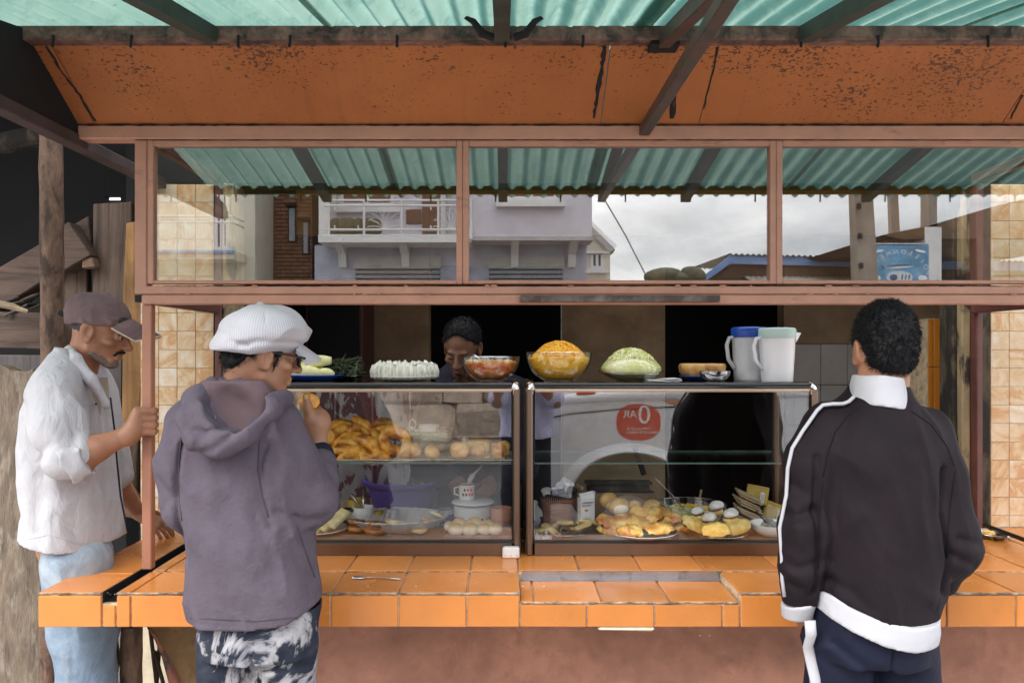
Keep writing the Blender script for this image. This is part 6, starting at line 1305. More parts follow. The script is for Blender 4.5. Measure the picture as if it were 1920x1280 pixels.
# shirt
F = Field((wx(0, 2.62) - .1, 2.25, .80), (wx(262, 2.7), 3.02, 1.62), .0052)
F.front = 2.62
F.loft([row(654, 112, 160, D, .07), row(668, 96, 182, D, .10), row(690, 78, 203, D, .15), row(725, 60, 212, D, .185), row(770, 46, 216, D, .19), row(850, 40, 222, D, .185), row(950, 32, 234, D, .195), row(990, 26, 240, D, .2), row(1032, 22, 243, D, .2)], .02, 2.2)
F.chain([W(108, 735, 2.47), W(112, 800, 2.41), W(134, 850, 2.39)], (.076, .069, .064), .03); F.rc(W(124, 862, 2.395), W(140, 857, 2.40), .06, .056, .02)
F.chain([sh_f, el_f], (.072, .06), .03)
n_ = np.array((.80, 0, .6)); n_ /= np.linalg.norm(n_); a_ = W(134, 640, D)
# open neck: cut along the collar line
c0, c1 = W(143, 662, D), W(200, 762, D); nn = np.array((c1[2] - c0[2], 0, -(c1[0] - c0[0]))); nn = -nn / np.linalg.norm(nn)
F.cut(lambda X, Y, Z: np.where(Z > wz(765, D), (X - c0[0]) * nn[0] + (Z - c0[2]) * nn[2] - .012 - 1.4 * np.maximum(0, np.abs(Y - D) - .075), -9))
folds(F, .011, (6, 6, 3.2), 9); folds(F, .0035, (15, 15, 7), 12)
F.crease([([(165, 730), (178, 800), (172, 850)], 7, .012), ([(140, 735), (160, 790), (190, 840)], 6, .008), ([(70, 760), (80, 850), (100, 880)], 8, .009), ([(105, 880), (95, 960), (100, 1020)], 9, .01), ([(150, 910), (155, 960), (165, 1020)], 8, .008), ([(120, 845), (150, 822)], 5, .01), ([(205, 880), (222, 980)], 5, .008), ([(60, 850), (90, 880), (60, 900)], 9, -.006), ([(40, 960), (80, 990)], 8, .006)], 2.5)
hz_ = lambda X: np.interp(X, [wx(q, D) for q in (14, 60, 90, 150, 200, 247)], [wz(q, 2.47) for q in (1030, 1020, 1016, 1030, 1036, 1022)])
F.cut(lambda X, Y, Z: hz_(X) - Z + 0 * Y); st_ = F.obj('shirt', MT['shirt'], pm)
def strip(pts, r, nm, m_, par, flat=.4): return obj(nm, MB().tube(pts, r, 8, flat=flat), MT[m_], par, smooth=True)
cf = Field(W(120, 855, 2.4) - .2, W(150, 855, 2.4) + .2, .0045)     # rolled cuff
ax_ = (wr_n - el_n) / np.linalg.norm(wr_n - el_n); e0 = W(141, 862, 2.40)
cf.rc(e0 - ax_ * .018, e0 + ax_ * .026, .0665, .062, 0); cf.cut(lambda X, Y, Z: np.abs((X - e0[0] - .004) * ax_[0] + (Y - e0[1]) * ax_[1] + (Z - e0[2]) * ax_[2]) - .027); cf.rc(e0 - ax_ * .02, e0 + ax_ * .1, .047, .047, .004, True); folds(cf, .009, (22, 22, 22), 3); cf.obj('rolled_cuff', MT['shirt'], st_)
F = Field(W(110, 700, D) - .25, W(220, 700, D) + .25, .0045)
for yy in (-.07, .07): F.chain([W(132, 658, D + yy * .6), W(144, 672, D + yy * 1.1), W(170, 712, D + yy * 1.1), W(200, 760, D + yy * .7)], (.012, .015, .017, .011), .008)
F.rc(W(131, 656, D - .045), W(131, 656, D + .045), .014, .014, .01); folds(F, .005, (20, 20, 20), 2); F.obj('collar', MT['shirt'], st_)
F = Field(W(195, 720, D) - .12, W(205, 720, D) + .14, .005); F.loft([row(708, 172, 197, 2.63, .06), row(740, 152, 202, 2.63, .085), row(800, 150, 204, 2.63, .09)], 0); F.obj('undershirt', MT['tee'], pm)
F = Field(W(190, 790, 2.45) - .12, W(190, 790, 2.45) + .12, .004)
for px, py in ((148, 761), (180, 757)): obj('button', MB().blob(W(px, py, 2.45 if px < 160 else 2.47), (.0035, .004, .0035), None, 8, 6), MT['cuffnavy'], st_)
strip([W(207, 745, 2.505), W(214, 800, 2.50), W(219, 860, 2.50), W(226, 930, 2.5), W(240, 1000, 2.52)], .0032, 'placket', 'cuffnavy', st_)
seam_on(st_, [(148, 762), (182, 758)], .002, 'shirt_seam'); seam_on(st_, [(150, 762), (156, 812), (182, 818)], .0018, 'shirt_seam'); seam_on(st_, [(30, 1016), (90, 1002), (150, 1020), (236, 1012)], .0016, 'shirt_seam')
# trousers
F = Field((wx(30, 2.6), 2.36, .02), (wx(240, 2.6), 2.90, 1.02), .0062)
F.rc(W(145, 1030, 2.59), W(145, 1030, 2.69), .1, .1, .03)
for y, o1, o2 in ((2.53, 0, 0), (2.72, 8, 6)): F.chain([W(145 + o1, 1060, y), W(158 + o2, 1180, y), W(160 + o2, 1290, y), (wx(146 + o2, y), y, .09)], (.104, .098, .085, .075), .03)
folds(F, .008, (9, 9, 6), 6); F.crease([([(150, 1060), (160, 1180), (150, 1290)], 3, .004), ([(105, 1085), (130, 1120)], 6, .008)], 2.5); F.cut(lambda X, Y, Z: .03 - Z); F.obj('jeans', MT['jeans_pale'], pm)
for y in (2.53, 2.72): sneaker(pm, (wx(150, y) + .03, y, .0), R_(-88))
# ================================================================ customer in the hoodie
D = 2.05
pw = thing('person', 'customer in mauve grey hoodie and striped newsboy cap eating a snack', 'person', (wx(480, D), D, 0))
H = Head(W(494, 660, 2.05), -57, 11, 4, .89)
F = Field((wx(285, 2.0), 1.78, 0), (wx(640, 2.3), 2.40, 1.70), .0044)
H.add(F, 0.)
F.chain([H.P(0, -.035, -.05), W(455, 735, 2.06), W(450, 800, 2.10)], (.055, .05, .05), .03); F.chain([W(445, 860, 2.08), W(478, 1150, 2.06)], (.08, .09), .04)
for px0, px1 in ((428, 426), (535, 540)): F.chain([W(px0, 1180, 2.06), W(px1, 1480, 2.06), (wx(px1, 2.06), 2.06, .08)], (.07, .05, .04), .03)
sL, eL, wL = W(372, 805, 2.06), W(346, 945, 2.02), W(395, 980, 2.26); sR, eR, wR = W(520, 795, 2.08), W(600, 948, 2.10), W(597, 838, 2.235)
F.chain([sL, eL, wL], (.034, .031, .025), .02); F.chain([sR, eR], (.05, .042), .03); F.chain([eR, eR * .5 + wR * .5, wR], (.04, .037, .0255), .02)
# raised hand holding the snack: thumb towards us, fingers on the far side
hp = W(590, 792, 2.235)
F.chain([wR, hp + (.004, .004, -.005)], (.0255, .036), .02); F.ell(hp + (.004, .006, .0), (.031, .024, .038), rotm(0, .25, 0), .02); F.ell(hp + (.016, .01, .002), (.022, .022, .03), None, .02)
F.chain([hp + (-.012, -.012, .01), W(577, 765, 2.215), W(574, 743, 2.215)], (.0165, .0125, .0105), .012)
for i, (dx, dz) in enumerate(((0, 0), (.008, -.013), (.012, -.026), (.012, -.038))):
    F.chain([hp + (.02 + dx * .5, .012, .022 + dz), W(598, 770, 2.262) + (dx, .004, dz), W(588, 758, 2.285) + (dx, .004, dz), W(577, 754, 2.29) + (dx * .8, .0, dz)], (.0125, .0115, .0108, .0095), .005)
hand(F, wL, (.9, .35, .1), (0, -.3, 1), .17, (.4, .4, .4, .4)); F.obj('body', MT['skin_f'], pw)
obj('thumbnail', MB().blob(W(574, 744, 2.2055), (.0062, .002, .0085), None, 10, 6), MT['egg_skin'], pw, smooth=True)
H.eyes(pw)
t = obj('snack', MB().blob(W(578, 753, 2.25), (.03, .022, .026), rotm(0, .4, 0), 20, 14, .3, 14, 3.5), MT['fritter'], smooth=True); tag(t, 'bitten yellow fritter held in the raised hand of the hooded customer', 'fritter')
F = Field(H.P(0, 0, 0) - .17, H.P(0, 0, 0) + .17, .0034); R = H.R; q = H.s
F.ell(H.P(0, -.02, .025), np.array((.079, .098, .09)) * q, R, 0); F.ell(H.P(0, -.085, -.035), np.array((.055, .03, .035)) * q, R, .02); F.rc(H.P(.074, .022, .0), H.P(.072, .02, -.035), .006, .004, .008)
def lz(X, Y, Z): return ((X - H.c[0]) * R[0][1] + (Y - H.c[1]) * R[1][1] + (Z - H.c[2]) * R[2][1], (X - H.c[0]) * R[0][2] + (Y - H.c[1]) * R[1][2] + (Z - H.c[2]) * R[2][2])
F.cut(lambda X, Y, Z: np.maximum(lz(X, Y, Z)[0] - .035, np.where(lz(X, Y, Z)[0] > -.035, .012 - lz(X, Y, Z)[1] - .07 * (lz(X, Y, Z)[0] > .012), -.062 - lz(X, Y, Z)[1]))); F.disp(lambda X, Y, Z: .009 * (vnoise(X, Y, Z, 110, 3) - .4)); hr = F.obj('hair', MT['hair'], pw)
V, N = vnormals(hr); hairs('hair_strands', MT['hair'], hr, V, N, .016, .0006, lambda p: np.array((-.25, -.3, -.5)), 4, 2600)
# glasses
g = obj('glasses', MB().tube([H.P(.079, -.015, .006), H.P(.08, .06, .007), H.P(.072, .104, .006)], (.0028, .0032, .004), 6), MT['blackpl'], pw, smooth=40)
for sx in (-1, 1):
    pts = [H.P(sx * .036 + .027 * np.sign(math.cos(a)) * abs(math.cos(a)) ** .6, .106 - .012 * abs(math.cos(a)) * (math.cos(a) * sx > 0), -.004 + .017 * np.sign(math.sin(a)) * abs(math.sin(a)) ** .6) for a in np.linspace(0, 6.283, 29)]
    obj('lens_rim', MB().tube(pts, .0032, 6), MT['blackpl'], g, smooth=True)
obj('bridge', MB().tube([H.P(-.01, .107, .004), H.P(.01, .107, .004)], .0025, 6), MT['blackpl'], g); obj('temple', MB().tube([H.P(-.079, -.015, .006), H.P(-.08, .06, .007), H.P(-.072, .104, .006)], .003, 6), MT['blackpl'], g)
# striped cap
cc = W(493, 623, 2.04)
F = Field(cc - .19, cc + .19, .0036); Rc = rotm(0, R_(-5), 0); hy = H.R
F.ell(cc + (.0, 0, .004), (.108, .12, .067), Rc, 0); F.ell(cc + (-.022, -.02, -.024), (.103, .105, .047), Rc, .02); F.ell(cc + (.045, .03, -.004), (.068, .085, .045), Rc, .02)
F.ell(H.P(0, -.012, .042), (.082, .098, .034), H.R, .012); F.rc(cc + (-.006, 0, .066), cc + (-.006, 0, .069), .013, .011, .004)
pl_n = np.array((.19, -.06, 1.)); pl_n /= np.linalg.norm(pl_n); pl_o = W(500, 661, 2.04); bandn = H.R @ np.array((0, -.12, 1.)); bo = H.P(0, 0, .002)
F.cut(lambda X, Y, Z: -((X - bo[0]) * bandn[0] + (Y - bo[1]) * bandn[1] + (Z - bo[2]) * bandn[2]))
for k in range(8): a = k * math.pi / 4 + .39; F.chain([cc + (  .108 * math.cos(a) * s_, .12 * math.sin(a) * s_, .004 + .067 * math.sqrt(1 - s_ * s_)) for s_ in np.linspace(.05, .97, 9)], .0015, .004, True)
folds(F, .008, (13, 13, 22), 21); F.crease([([(455, 648), (490, 640), (540, 642)], 3.5, .008), ([(440, 640), (470, 648)], 3, .006), ([(500, 662), (560, 640)], 3, .004)], 1.95)
F.obj
V_, F_ = F.mesh(); me = bpy.data.meshes.new('cap'); me.from_pydata((V_ - cc).tolist(), [], F_.tolist()); me.polygons.foreach_set('use_smooth', np.ones(len(F_), bool)); me.materials.append(MT['capstripe']); cpo = link(bpy.data.objects.new('cap', me)); cpo.parent = pw; cpo.location = cc - np.array(ORI[pw.name]); ORI[cpo.name] = ORI[pw.name]
mb = MB()
def vis2(u, v, o=0.): a = (u - .5) * 2; x = .075 * a * (1 - .3 * v * v); y = .07 + .03 * (1 - a * a) + v * (.078 - .03 * a * a); z = .044 + .006 * (1 - a * a) - .034 * v - .018 * a * a - o; return tuple(H.P(x, y, z))
mb.grid(lambda u, v: vis2(u, v), 16, 7); mb.grid(lambda u, v: vis2(u, v, .007), 16, 7); o2 = 7 * 17
for i in range(16): mb.f.append((o2 + i, o2 + i + 1, 136 + o2 + i + 1, 136 + o2 + i))
vo = obj('visor', mb, MT['whitecloth'], pw, smooth=60)
# hoodie
F = Field((wx(283, 2.0), 1.72, .76), (wx(650, 2.15), 2.40, 1.56), .0052); F.front = 2.05
F.loft([row(712, 415, 500, D, .06, -.005), row(730, 385, 525, D, .085, -.005), row(755, 352, 532, D, .11), row(790, 335, 548, D, .128), row(850, 330, 560, D, .135), row(930, 332, 572, D, .135), row(1010, 338, 588, D, .138), row(1090, 345, 604, D, .14), row(1150, 350, 613, D, .142), row(1182, 354, 612, D, .138)], .02, 2.35)
F.chain([W(362, 795, 2.03), W(346, 880, 2.0), W(340, 950, 2.0)], (.068, .061, .053), .025); F.chain([W(340, 950, 2.0), W(378, 985, 2.2)], (.056, .045), .02)
F.chain([W(512, 800, 2.06), W(540, 870, 2.05), W(588, 937, 2.07)], (.076, .076, .066), .03); F.chain([W(588, 940, 2.08), W(600, 905, 2.14), W(601, 872, 2.19)], (.062, .048, .042), .02)
F.ell(W(432, 762, 1.912), (.078, .052, .064), rotm(0, .35, 0), .01, True)
folds(F, .014, (6.5, 6.5, 3.6), 31); folds(F, .005, (18, 18, 8), 33)
F.crease([([(505, 800), (488, 870), (492, 930), (512, 985)], 4, .013), ([(478, 880), (488, 970), (520, 1060)], 6, .006), ([(345, 830), (338, 900), (336, 985), (345, 1050)], 3.5, .014), ([(545, 850), (575, 920)], 5, .006), ([(520, 960), (560, 985), (600, 985)], 5, .01), ([(535, 1000), (555, 1060), (580, 1100)], 6, .009), ([(566, 1010), (588, 1075), (592, 1095)], 3, .012), ([(360, 900), (380, 1000)], 10, -.004), ([(410, 920), (430, 1100)], 14, -.004), ([(345, 1160), (480, 1166), (612, 1152)], 1.2, .0016), ([(300, 900), (325, 930), (300, 960)], 5, .007)], 1.95)
F.cut(lambda X, Y, Z: np.interp(X, [wx(q, D) for q in (350, 360, 480, 560, 614)], [wz(q, 1.93) for q in (1168, 1177, 1181, 1172, 1142)]) - Z + 0 * Y)
hd = F.obj('hoodie', MT['hoodie'], pw)
seam_on(hd, [(500, 790), (486, 830), (483, 880), (492, 930), (505, 975)], .0022, 'hood_seam'); seam_on(hd, [(342, 800), (336, 860), (335, 920), (342, 985)], .0022, 'hood_seam'); seam_on(hd, [(358, 1158), (480, 1164), (560, 1156), (608, 1134)], .0016, 'hood_seam'); seam_on(hd, [(556, 985), (575, 1040), (592, 1088)], .003, 'hood_seam')
F = Field(wr_n * 0 + W(602, 862, 2.2) - .1, W(602, 862, 2.2) + .1, .0045); F.rc(W(603, 872, 2.195), W(601, 852, 2.215), .042, .036, 0); folds(F, .004, (30, 30, 30), 3); F.obj('cuff', MT['cuffnavy'], hd)
F = Field((wx(325, 1.9), 1.70, wz(905, 1.9)), (wx(585, 2.1), 2.14, wz(690, 2.0)), .0046); F.front = 2.1
yb = 1.888
F.chain([W(398, 718, 1.99), W(370, 746, 1.95), W(360, 788, yb - .006), W(376, 822, yb - .02), W(415, 828, yb - .02), W(458, 800, yb - .012), W(496, 768, yb + .02), W(535, 748, 2.02)], (.022, .027, .03, .03, .032, .032, .03, .022), .02)
F.ell(W(425, 790, yb), (.086, .046, .056), rotm(0, .35, 0), .02)
F.ell(W(440, 745, yb + .02), (.085, .07, .075), rotm(0, .3, 0), .012, True); F.ell(W(425, 772, yb - .03), (.062, .06, .046), rotm(0, .45, 0), .012, True)
folds(F, .008, (10, 10, 8), 40); F.crease([([(365, 850), (420, 835), (470, 795), (505, 762)], 4, .008), ([(385, 800), (405, 806), (455, 790), (500, 752)], 3.5, .006), ([(362, 760), (372, 800), (390, 812)], 4, .007), ([(372, 852), (400, 812)], 4, .006), ([(345, 790), (352, 830)], 4, .005)], 1.9); F.obj('hood', MT['hoodie'], hd)
F = Field((wx(350, 1.9), 1.78, wz(870, 1.9)), (wx(545, 2.1), 2.12, wz(695, 2.0)), .005)
F.ell(W(440, 752, yb + .088), (.1, .05, .088), rotm(0, .3, 0), 0); F.ell(W(424, 788, yb + .06), (.075, .035, .055), rotm(0, .45, 0), .01); F.ell(W(430, 768, yb + .02), (.075, .05, .06), rotm(0, .4, 0), .03, True); F.cut(lambda X, Y, Z: Z - wz(712, 2.0) + 0 * X); F.crease([([(398, 720), (398, 800)], 1.4, .004), ([(430, 735), (470, 775)], 8, .005)], 1.95); F.obj('hood_lining', MT['lining'], hd)
strip([W(404, 790, 1.89), W(404, 785, 1.885), W(402, 775, 1.90)], .003, 'cord_loop', 'hoodie', hd, 1)
# jeans
F = Field((wx(355, 2.0), 1.88, .03), (wx(625, 2.1), 2.25, .88), .0056); F.front = 2.06
F.loft([row(1130, 362, 606, 2.06, .125), row(1190, 366, 603, 2.06, .125), row(1215, 370, 602, 2.06, .12)], .02)
for px0, px1, r in ((427, 428, .078), (541, 536, .080)): F.chain([W(px0, 1200, 2.06), W(px1, 1300, 2.06), W(px1, 1480, 2.06), (wx(px1, 2.06), 2.06, .07)], (r, r * .95, .066, .055), .012)
folds(F, .007, (10, 10, 9), 50); F.crease([([(484, 1190), (484, 1290)], 2.5, .012), ([(480, 1262), (530, 1256), (590, 1258)], 4, -.006), ([(372, 1200), (470, 1205)], 4, -.004)], 2.0); F.cut(lambda X, Y, Z: .03 - Z); F.obj('jeans', MT['jeans_acid'], pw)
for px in (428, 538): sneaker(pw, (wx(px, 2.06), 2.08, 0), R_(-20))
# ================================================================ customer in the tracksuit
D = 2.05
pt_ = thing('person', 'young customer in black track jacket with white collar seen from behind', 'person', (wx(1650, D), D, 0))
H = Head(W(1656, 652, 2.06), -4, 6, 0, .94)
F = Field((wx(1440, 2.0), 1.78, 0), (wx(1870, 2.1), 2.42, 1.72), .0050)
H.add(F, 0.); F.chain([H.P(0, -.03, -.04), W(1655, 730, 2.05), W(1655, 790, 2.09)], (.056, .055, .05), .03); F.chain([W(1650, 820, 2.07), W(1640, 1130, 2.05)], (.085, .09), .04)
for px in (1575, 1690): F.chain([W(px, 1180, 2.06), W(px, 1480, 2.06), (wx(px, 2.06), 2.06, .08)], (.075, .055, .04), .03)
F.chain([W(1562, 820, 2.08), W(1514, 1000, 2.04), W(1500, 1140, 2.06)], (.034, .03, .026), .02); F.chain([W(1728, 825, 2.08), W(1782, 1020, 2.05), W(1752, 1120, 2.15)], (.034, .03, .024), .02)
hand(F, W(1498, 1136, 2.06), (.5, .3, -.8), (-.7, -.4, -.5), .17, (.15, .15, .15, .15), .1, (.6, .3), side=1); F.obj('body', MT['skin_y'], pt_); H.eyes(pt_)
F = Field(H.P(0, 0, 0) - .17, H.P(0, 0, 0) + .17, .0036); R = H.R
F.ell(H.P(0, -.02, .036), np.array((.0785, .1, .096)) * H.s, R, 0); F.ell(H.P(0, -.056, -.03), np.array((.06, .048, .06)) * H.s, R, .03); F.cut(lambda X, Y, Z: np.maximum(np.maximum(lz_(X, Y, Z)[0] - .06, -.082 - lz_(X, Y, Z)[1]), np.where(lz_(X, Y, Z)[0] > -.03, .004 - lz_(X, Y, Z)[1], -9))) if False else None
def lz_(X, Y, Z): return ((X - H.c[0]) * R[0][1] + (Y - H.c[1]) * R[1][1] + (Z - H.c[2]) * R[2][1], (X - H.c[0]) * R[0][2] + (Y - H.c[1]) * R[1][2] + (Z - H.c[2]) * R[2][2])
F.cut(lambda X, Y, Z: np.maximum(lz_(X, Y, Z)[0] - .085, np.where(lz_(X, Y, Z)[0] > -.03, .006 - lz_(X, Y, Z)[1], -.076 - lz_(X, Y, Z)[1])))
F.disp(lambda X, Y, Z: .007 * (vnoise(X, Y, Z, 70, 3) - .5) + .004 * (vnoise(X, Y, Z, 160, 5) - .5)); hr = F.obj('hair', MT['hair'], pt_)
wh = H.P(.012, -.1, .055); V, N = vnormals(hr)
def whorl(p):
    v = p - wh; v = v / (np.linalg.norm(v) + 1e-6); t = np.cross(v, np.array((0, -1., .2))); return v * .9 + t * .35
hairs('hair_strands', MT['hair'], hr, V, N, .012, .0007, whorl, 6, 11000)
F = Field((wx(1430, 2.0), 1.74, .78), (wx(1885, 2.1), 2.42, 1.56), .0054); F.front = 2.05
F.loft([row(722, 1600, 1708, D, .07), row(745, 1580, 1722, D, .09), row(768, 1552, 1745, D, .11), row(795, 1530, 1772, D, .125), row(850, 1516, 1788, D, .135), row(950, 1512, 1792, D, .137), row(1050, 1512, 1784, D, .138), row(1130, 1512, 1768, D, .138), row(1215, 1508, 1764, D, .14)], .02, 2.35)
F.chain([W(1556, 804, 2.06), W(1520, 880, 2.04), W(1510, 985, 2.02), W(1508, 1060, 2.02), W(1504, 1128, 2.05)], (.07, .062, .06, .055, .045), .025)
F.chain([W(1730, 815, 2.05), W(1758, 890, 2.03), W(1782, 1000, 2.01), W(1788, 1035, 2.01)], (.072, .067, .059, .055), .025); F.chain([W(1788, 1035, 2.01), W(1762, 1090, 2.1)], (.055, .047), .02)
folds(F, .014, (5.5, 5.5, 3.4), 61); folds(F, .005, (17, 17, 8), 62)
F.crease([([(1540, 860), (1536, 960), (1542, 1060), (1535, 1120)], 4, .016), ([(1768, 880), (1758, 960), (1778, 1050), (1768, 1110)], 4, .016), ([(1605, 770), (1570, 820), (1545, 880)], 1.5, .002), ([(1730, 770), (1775, 830), (1790, 890)], 1.5, .002), ([(1470, 960), (1505, 975), (1535, 960)], 6, .011), ([(1465, 1050), (1500, 1070), (1530, 1060)], 6, .012), ([(1470, 1090), (1510, 1110)], 5, .01), ([(1490, 900), (1520, 930)], 5, .007), ([(1800, 1010), (1840, 1020)], 5, .01), ([(1785, 1040), (1830, 1060)], 5, .011), ([(1560, 1090), (1600, 1110), (1620, 1135)], 6, .007), ([(1730, 880), (1738, 1000), (1760, 1090)], 9, .006), ([(1550, 1040), (1600, 960)], 9, -.005), ([(1690, 1080), (1740, 1120)], 8, -.006), ([(1650, 850), (1650, 1100)], 20, -.005)], 1.95)
hx = [wx(q, D) for q in (1480, 1512, 1560, 1610, 1660, 1720, 1765, 1800)]; hz1 = [wz(q, 1.935) for q in (1100, 1112, 1142, 1162, 1174, 1175, 1158, 1146)]; hz0 = [wz(q, 1.935) for q in (1138, 1151, 1184, 1204, 1214, 1213, 1184, 1170)]
torso = lambda X: (X > wx(1508, D)) & (X < wx(1772, D))
G2 = Field(F.lo, F.lo + (F.n - 2) * F.h, F.h); G2.d = F.d.copy()
F.cut(lambda X, Y, Z: np.where(X > wx(1522, D), np.interp(X, hx, hz1), wz(1128, D)) - Z + 0 * Y); jk = F.obj('track_jacket', MT['jacket'], pt_)
seam_on(jk, [(1612, 764), (1590, 780), (1566, 810), (1552, 850), (1542, 900)], .002, 'jacket_seam'); seam_on(jk, [(1708, 770), (1745, 795), (1775, 835), (1792, 880)], .002, 'jacket_seam'); seam_on(jk, [(1542, 900), (1536, 980), (1534, 1080)], .002, 'jacket_seam'); seam_on(jk, [(1792, 880), (1780, 960), (1774, 1060)], .002, 'jacket_seam')
B2 = Field((wx(1490, 2.0), 1.85, .74), (wx(1790, 2.1), 2.25, 1.0), .005); B2.loft([row(1100, 1507, 1772, D, .146), row(1160, 1505, 1769, D, .15), row(1230, 1504, 1766, D, .142)], 0, 2.35); B2.cut(lambda X, Y, Z: np.maximum(np.interp(X, hx, hz0) - Z, Z - np.interp(X, hx, hz1) - .004) + 0 * Y); folds(B2, .004, (9, 9, 9), 66); B2.obj('hem_band', MT['whitecloth'], jk)
B2 = Field(W(1498, 1135, 2.05) - .1, W(1498, 1135, 2.05) + .1, .0045); B2.rc(W(1497, 1122, 2.045), W(1494, 1152, 2.06), .046, .039, 0); B2.cut(lambda X, Y, Z: np.maximum(Z - wz(1125, 2.05) - (X - wx(1495, 2.05)) * .3, wz(1160, 2.05) - Z) + 0 * Y); B2.obj('cuff', MT['whitecloth'], jk)
B2 = Field(W(1645, 740, 2.04) - .16, W(1645, 740, 2.04) + .16, .0042); cl = lambda y, a, b, ry: row(y, a, b, 2.04, ry); B2.loft([cl(700, 1598, 1694, .076), cl(725, 1590, 1700, .082), cl(748, 1585, 1706, .092), cl(775, 1580, 1712, .098)], 0, 2.2)
B2.cut(lambda X, Y, Z: np.maximum(Z - np.interp(X, [wx(q, 2.0) for q in (1585, 1600, 1645, 1690, 1708)], [wz(q, 1.98) for q in (728, 708, 704, 711, 732)]), np.interp(X, [wx(q, 1.95) for q in (1580, 1600, 1650, 1700, 1712)], [wz(q, 1.95) for q in (750, 758, 760, 768, 772)]) - Z) + 0 * Y); folds(B2, .003, (14, 14, 14), 67); B2.obj('collar', MT['whitecloth'], jk)
V, N = vnormals(jk); L_ = [(1582, 758), (1552, 768), (1528, 782), (1508, 806), (1494, 838), (1484, 875), (1474, 925), (1466, 985), (1460, 1040), (1460, 1080), (1466, 1112)]; pth = []
for px, py in L_:
    z = wz(py, 2.04); s_ = np.abs(V[:, 2] - z) < .012; s_ &= (V[:, 0] < wx(1600, 2.04)) & (np.abs(V[:, 1] - 2.015) < .03); pth.append((V[s_][:, 0].min() + .002 if s_.any() else wx(px, 2.04), 2.015, z))
top_ = []
for px in (1592, 1582, 1572, 1563, 1554):
    x = wx(px, 2.04); s_ = (np.abs(V[:, 0] - x) < .007) & (np.abs(V[:, 1] - 2.01) < .035) & (V[:, 2] > 1.25)
    if s_.any(): top_.append((x, 2.01, V[s_][:, 2].max() + .001))
pth = top_ + [p for p in pth if not top_ or p[0] < top_[-1][0] - .004]
obj('white_stripe', MB().tube(pth, .005, 8), MT['whitecloth'], jk, smooth=True)
F = Field((wx(1480, 2.0), 1.87, .02), (wx(1775, 2.1), 2.26, .90), .0058); F.front = 2.06
F.loft([row(1110, 1506, 1762, 2.06, .13), row(1190, 1503, 1757, 2.06, .13), row(1225, 1506, 1754, 2.06, .128)], .02)
for px0, px1, r in ((1570, 1572, .088), (1690, 1695, .086)): F.chain([W(px0, 1195, 2.06), W(px1, 1290, 2.06), W(px1, 1480, 2.06), (wx(px1, 2.06), 2.06, .07)], (r, r * .98, .075, .062), .014)
folds(F, .008, (8, 8, 7), 70); F.crease([([(1652, 1200), (1645, 1290)], 3, .01), ([(1560, 1200), (1610, 1240), (1640, 1245)], 6, .008), ([(1540, 1230), (1600, 1275)], 6, .006)], 2.0); F.cut(lambda X, Y, Z: .03 - Z); tr_ = F.obj('track_trousers', MT['navy'], pt_)
V, N = vnormals(tr_); pth = []
for py, px in ((1158, 1516), (1185, 1518), (1215, 1523), (1245, 1530), (1275, 1536), (1330, 1540), (1400, 1545), (1500, 1545)):
    z = wz(py, 2.0); x = wx(px, 1.99); s_ = (np.abs(V[:, 2] - z) < .015) & (np.abs(V[:, 0] - x) < .012) & (V[:, 1] < 2.08); pth.append((x, (V[s_][:, 1].min() if s_.any() else 1.98) + .0, z))
obj('side_stripe', MB().tube(pth, .0145, 10, flat=.45), MT['whitecloth'], tr_, smooth=True)
for px in (1572, 1695): sneaker(pt_, (wx(px, 2.06), 2.09, 0), 0)
# ================================================================ seller behind the cases
ps_ = thing('person', 'seller in dark jacket bending his head behind the salsa bowl', 'person', (wx(880, 3.25), 3.25, 0))
H = Head(W(866, 651, 3.14), 166, 34, -5, .91)
F = Field((wx(700, 3.2), 2.95, .0), (wx(1020, 3.3), 3.75, 1.72), .0046)
H.add(F, 0.); F.chain([H.P(0, -.03, -.05), W(888, 700, 3.32), W(890, 760, 3.37)], (.056, .058, .07), .03); F.chain([W(890, 760, 3.36), W(890, 960, 3.42)], (.11, .11), .04)
for s_ in (-1, 1): F.chain([W(890 + s_ * 40, 1000, 3.45), (wx(890 + s_ * 40, 3.45), 3.45, .06)], (.08, .045), .03); F.chain([W(890 + s_ * 82, 760, 3.36), W(890 + s_ * 92, 880, 3.3), W(890 + s_ * 30, 905, 3.17)], (.05, .042, .028), .03)
hand(F, W(850, 905, 3.16), (.5, -.5, -.5), (.2, -.6, .6), .17, (.3, .3, .3, .3), .15, side=-1); hand(F, W(925, 905, 3.17), (-.5, -.5, -.5), (-.2, -.6, .6), .17, (.4, .4, .4, .4), .15, side=1)
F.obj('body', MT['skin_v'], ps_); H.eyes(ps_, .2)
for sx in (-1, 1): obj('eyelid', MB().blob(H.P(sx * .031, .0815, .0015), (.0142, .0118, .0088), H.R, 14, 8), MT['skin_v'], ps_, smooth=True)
obj('lips', MB().tube([H.P(a, .0965 - .12 * abs(a), -.0725 + .0) for a in np.linspace(-.021, .021, 7)], (.002, .005, .0065, .0055, .0065, .005, .002), 8), MT['lip'], ps_, smooth=True)
F = Field(H.P(0, 0, 0) - .17, H.P(0, 0, 0) + .17, .0036); R = H.R
F.ell(H.P(0, -.02, .036), np.array((.081, .1, .094)) * H.s, R, 0); F.cut(lambda X, Y, Z: np.maximum(np.where(lz_(X, Y, Z)[0] > -.03, .012 - lz_(X, Y, Z)[1] + 0 * X, -.06 - lz_(X, Y, Z)[1]), np.maximum(0, lz_(X, Y, Z)[0] - .0) * 1.2 + .046 - np.maximum(lz_(X, Y, Z)[1], 0) * 1.0 - .03 * (lz_(X, Y, Z)[0] < .045)))
